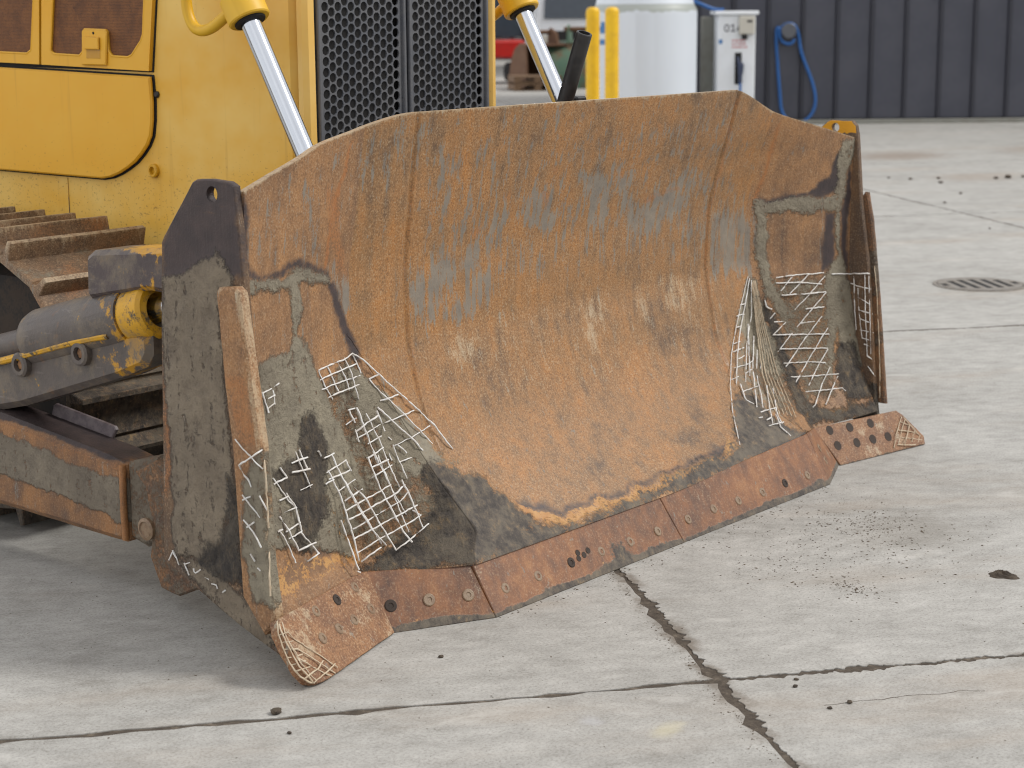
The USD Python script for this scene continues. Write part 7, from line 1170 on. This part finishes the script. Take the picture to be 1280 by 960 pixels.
obj('meter_display', bbox(.13, .20, -.088, -.0855, 1.50, 1.53, .0008), MAT['black'], mt, 20)
obj('meter_spout', rod((.10, -.06, 1.27), (.10, -.06, 1.339), .04, 20, .008), MAT['black'], mt, 30)
for z_ in (1.245, 1.20, 1.155):
    x_ = -.065
    while x_ < .115:
        w_ = r_.uniform(.018, .05); obj('red_print', bbox(x_, x_ + w_, -.002, -.0004, z_, z_ + .020, .0004), MAT['redink'], dp, False); x_ += w_ + .012
obj('blue_mark', bbox(-.245, -.195, -.002, -.0004, 1.21, 1.27, .0004), MAT['blueink'], dp, 20)
obj('nozzle_holder', bbox(-.02, .075, -.012, -.0005, .66, 1.09, .004), MAT['black'], dp, 20)
obj('nozzle', cat([hull(np.vstack([trimesh.creation.icosphere(2, .035).vertices + [.05, -.06, .80], trimesh.creation.icosphere(2, .045).vertices + [.055, -.06, .92]])), rod((.03, -.05, .93), (.02, -.02, 1.03), .02, 14, .004), rod((.05, -.06, .68), (.05, -.06, .80), .028, 14, .004)]), plain('nozzle_blue', (52, 62, 88), .5, .1), dp, 30)
obj('delivery_hose', tube([(.05, -.06, .70), (.052, -.07, .55), (.05, -.06, .35), (.03, -.08, .12), (-.03, -.12, .04), (-.12, -.06, .10), (-.13, -.002, .2)], .017, 10, res=50), MAT['blue'], dp, 60)
fh = obj('feed_hose', tube([(-2.95, -1.55, 1.86), (-2.75, -1.6, 1.82), (-2.55, -1.62, 1.74), (-2.38, -1.60, 1.678), (-2.25, -1.58, 1.672)], .026, 10, res=40), MAT['blue'], None, 60, label='blue hose hanging from the white tank to the cabinet lid', cat='hose')
UsdGeom.Xformable(fh).AddTranslateOp().Set(Gf.Vec3d(W0[0], W0[1], 0)); UsdGeom.Xformable(fh).AddRotateZOp().Set(BD)

# excavator buckets
def bucket(name, label, x_, y_, rot, s, mat):
    t = thing(name, label, 'bucket', bg(x_, y_), BD + rot)
    prof = [(0, 0), (.0, .30), (.10, .62), (.32, .88), (.62, 1.0), (.9, .98), (.9, .94), (.62, .955), (.35, .84), (.145, .60), (.05, .29), (.05, .045), (.85, .045), (1.02, .10), (1.05, .07), (.86, 0)]
    prof = [(a_ * s, b_ * s) for a_, b_ in prof]
    sh = obj('shell', prism(prof, -.62 * s, .62 * s, .01, lambda u, v_, tt: np.stack([tt, -u, v_], -1)), mat, t, 35)
    sp = [(0, 0), (0, .3), (.10, .62), (.32, .88), (.62, 1.0), (.92, .98), (1.0, .55), (1.03, .08), (.86, 0)]
    for sx_ in (-1, 1):
        obj('cheek', prism([(a_ * s, b_ * s) for a_, b_ in sp], sx_ * .62 * s - .02, sx_ * .62 * s + .02, .006, lambda u, v_, tt: np.stack([tt, -u, v_], -1)), mat, t, 30)
        obj('ear', prism([(.30 * s, .85 * s), (.34 * s, 1.28 * s), (.46 * s, 1.34 * s), (.80 * s, 1.22 * s), (.88 * s, .98 * s)], sx_ * .2 * s - .025, sx_ * .2 * s + .025, .006, lambda u, v_, tt: np.stack([tt, -u, v_], -1)), mat, t, 30)
    obj('pin', rod((-.3 * s, -.46 * s, 1.24 * s), (.3 * s, -.46 * s, 1.24 * s), .05 * s, 16, .005), MAT['rust'], t, 30)
    for k in range(5):
        xx = (-.5 + .25 * k) * s; obj('tooth', hull([(xx - .05 * s, -1.0 * s, .03 * s), (xx + .05 * s, -1.0 * s, .03 * s), (xx - .05 * s, -1.0 * s, .13 * s), (xx + .05 * s, -1.0 * s, .13 * s), (xx - .03 * s, -1.2 * s, .07 * s), (xx + .03 * s, -1.2 * s, .07 * s)]), MAT['rust'], t, 20)
bucket('digger_bucket', 'green and rusty digger bucket standing on the far concrete', -3.25, 12.4, 168, 1.0, MAT['green'])
bucket('digger_bucket', 'rusty brown digger bucket left of the green one', -4.05, 13.4, 20, .95, MAT['rust'])
# pallets
for (z_, lb) in ((0., 'lower wooden pallet of the far stack'), (.16, 'upper wooden pallet of the far stack')):
    pt = thing('pallet', lb, 'pallet', (*bg(-4.15, 11.8)[:2], z_), BD + 6, )
    for k in range(6): obj('deck_board', bbox(-.5, .5, -.48 + k * .175, -.38 + k * .175, .122, .144, .003), MAT['wood'], pt, 20)
    for k in range(3): obj('block', bbox(-.5 + k * .43, -.36 + k * .43, -.48, .48, .022, .121, .003), MAT['wood'], pt, 20)
    for k in range(3): obj('bottom_board', bbox(-.5, .5, -.48 + k * .43, -.38 + k * .43, 0, .021, .003), MAT['wood'], pt, 20)
# compact red digger
dg = thing('compact_digger', 'compact red digger parked far behind the bulldozer', 'digger', bg(-4.88, 15.5), BD + 12)
for sx_ in (-1, 1):
    obj('rubber_track', prism([(-.75, .2), (-.62, .03), (.62, .03), (.75, .2), (.70, .38), (.55, .45), (-.55, .45), (-.70, .38)], sx_ * .55 - .15, sx_ * .55 + .15, .03, lambda u, v_, tt: np.stack([tt, u, v_], -1)), MAT['rubber'], dg, 35)
obj('counterweight', prism([(-.55, -.7), (.55, -.7), (.68, -.2), (.68, .6), (-.68, .6), (-.68, -.2)], .58, .98, .05, 'z'), MAT['red'], dg, 35)
cb = obj('cab', prism([(-.6, .55), (-.6, 1.0), (.6, 1.0), (.6, .55)], 1.0, 1.02, .01, lambda u, v_, tt: np.stack([u, v_, tt], -1)), MAT['rubber'], dg, 30)
for xx, yy in ((-.58, -.5), (.58, -.5), (-.58, .55), (.58, .55)): obj('cab_pillar', bbox(xx - .04, xx + .04, yy - .04, yy + .04, .96, 2.3, .01), MAT['rubber'], cb, 20)
obj('cab_roof', bbox(-.66, .66, -.56, .62, 2.28, 2.38, .03), MAT['red'], cb, 30)
obj('seat', bbox(-.25, .25, -.1, .35, 1.03, 1.75, .06), MAT['rubber'], cb, 30)
obj('rear_window', bbox(-.54, .54, -.51, -.49, 1.05, 2.26, .004), MAT['glass'], cb, 20)
obj('boom', tube([(-.2, .9, .9), (-.25, 1.5, 1.9), (-.3, 2.1, 2.5), (-.3, 2.9, 2.2)], .11, 8, res=24), MAT['red'], dg, 40)
# white lorry behind the buckets
lo_ = thing('lorry', 'white lorry with a dark windscreen far behind the buckets', 'lorry', bg(-2.6, 19.5), BD + 5)
obj('cab_body', prism([(-.2, .55), (-.2, 1.35), (.05, 2.5), (.25, 2.7), (2.0, 2.7), (2.0, .55)], -1.1, 1.1, .05, lambda u, v_, tt: np.stack([tt, u, v_], -1)), MAT['white'], lo_, 35)
obj('windscreen', prism([(-.93, 1.42), (.93, 1.42), (.86, 2.38), (-.86, 2.38)], 0, .02, .004, lambda u, v_, tt: np.stack([u, -.215 + (v_ - 1.35) * .217 + tt * .9 - .03, v_], -1)), MAT['glass'], lo_, 20)
obj('grille', bbox(-.8, .8, -.23, -.19, .80, 1.12, .01), MAT['rubber'], lo_, 20)
obj('bumper', bbox(-1.12, 1.12, -.32, -.05, .40, .62, .04), MAT['grey'], lo_, 30)
for sx_ in (-1, 1):
    obj('headlight', bbox(sx_ * .92 - .13, sx_ * .92 + .13, -.225, -.18, .82, 1.02, .02), MAT['beige'], lo_, 30)
    obj('wheel', lathe([(.30, -.14), (.46, -.13), (.48, -.08), (.48, .08), (.46, .13), (.30, .14)], 32, frame((sx_ * .9, .75, .48), (1, 0, 0))), MAT['rubber'], lo_, 35)
    obj('mirror', bbox(sx_ * 1.28 - .08, sx_ * 1.28 + .08, -.15, -.05, 1.5, 1.95, .02), MAT['rubber'], lo_, 30)
obj('load_box', bbox(-1.2, 1.2, 2.3, 8.5, .9, 3.6, .03), MAT['grey'], lo_, 20)
# distant shed and trees closing the yard
sh_ = thing('far_shed', 'low grey shed closing the far end of the yard', 'building', bg(-8, 34), BD)
obj('wall', bbox(-9, 12, 0, 8, 0, 4.2, .02), plain('shed_wall', (120, 116, 110), .8, .1, scale=1, bumpy=.1), sh_, 20)
obj('roof', prism([(-.6, 4.2), (4, 5.6), (8.6, 4.2), (8.6, 4.35), (4, 5.75), (-.6, 4.35)], -9.5, 12.5, .02, lambda u, v_, tt: np.stack([tt, u, v_], -1)), MAT['clad2'], sh_, 20)
for k in range(5): obj('roller_door', bbox(-8 + k * 4, -5.2 + k * 4, -.05, -.005, .02, 3.3, .01), MAT['clad'], sh_, 20)
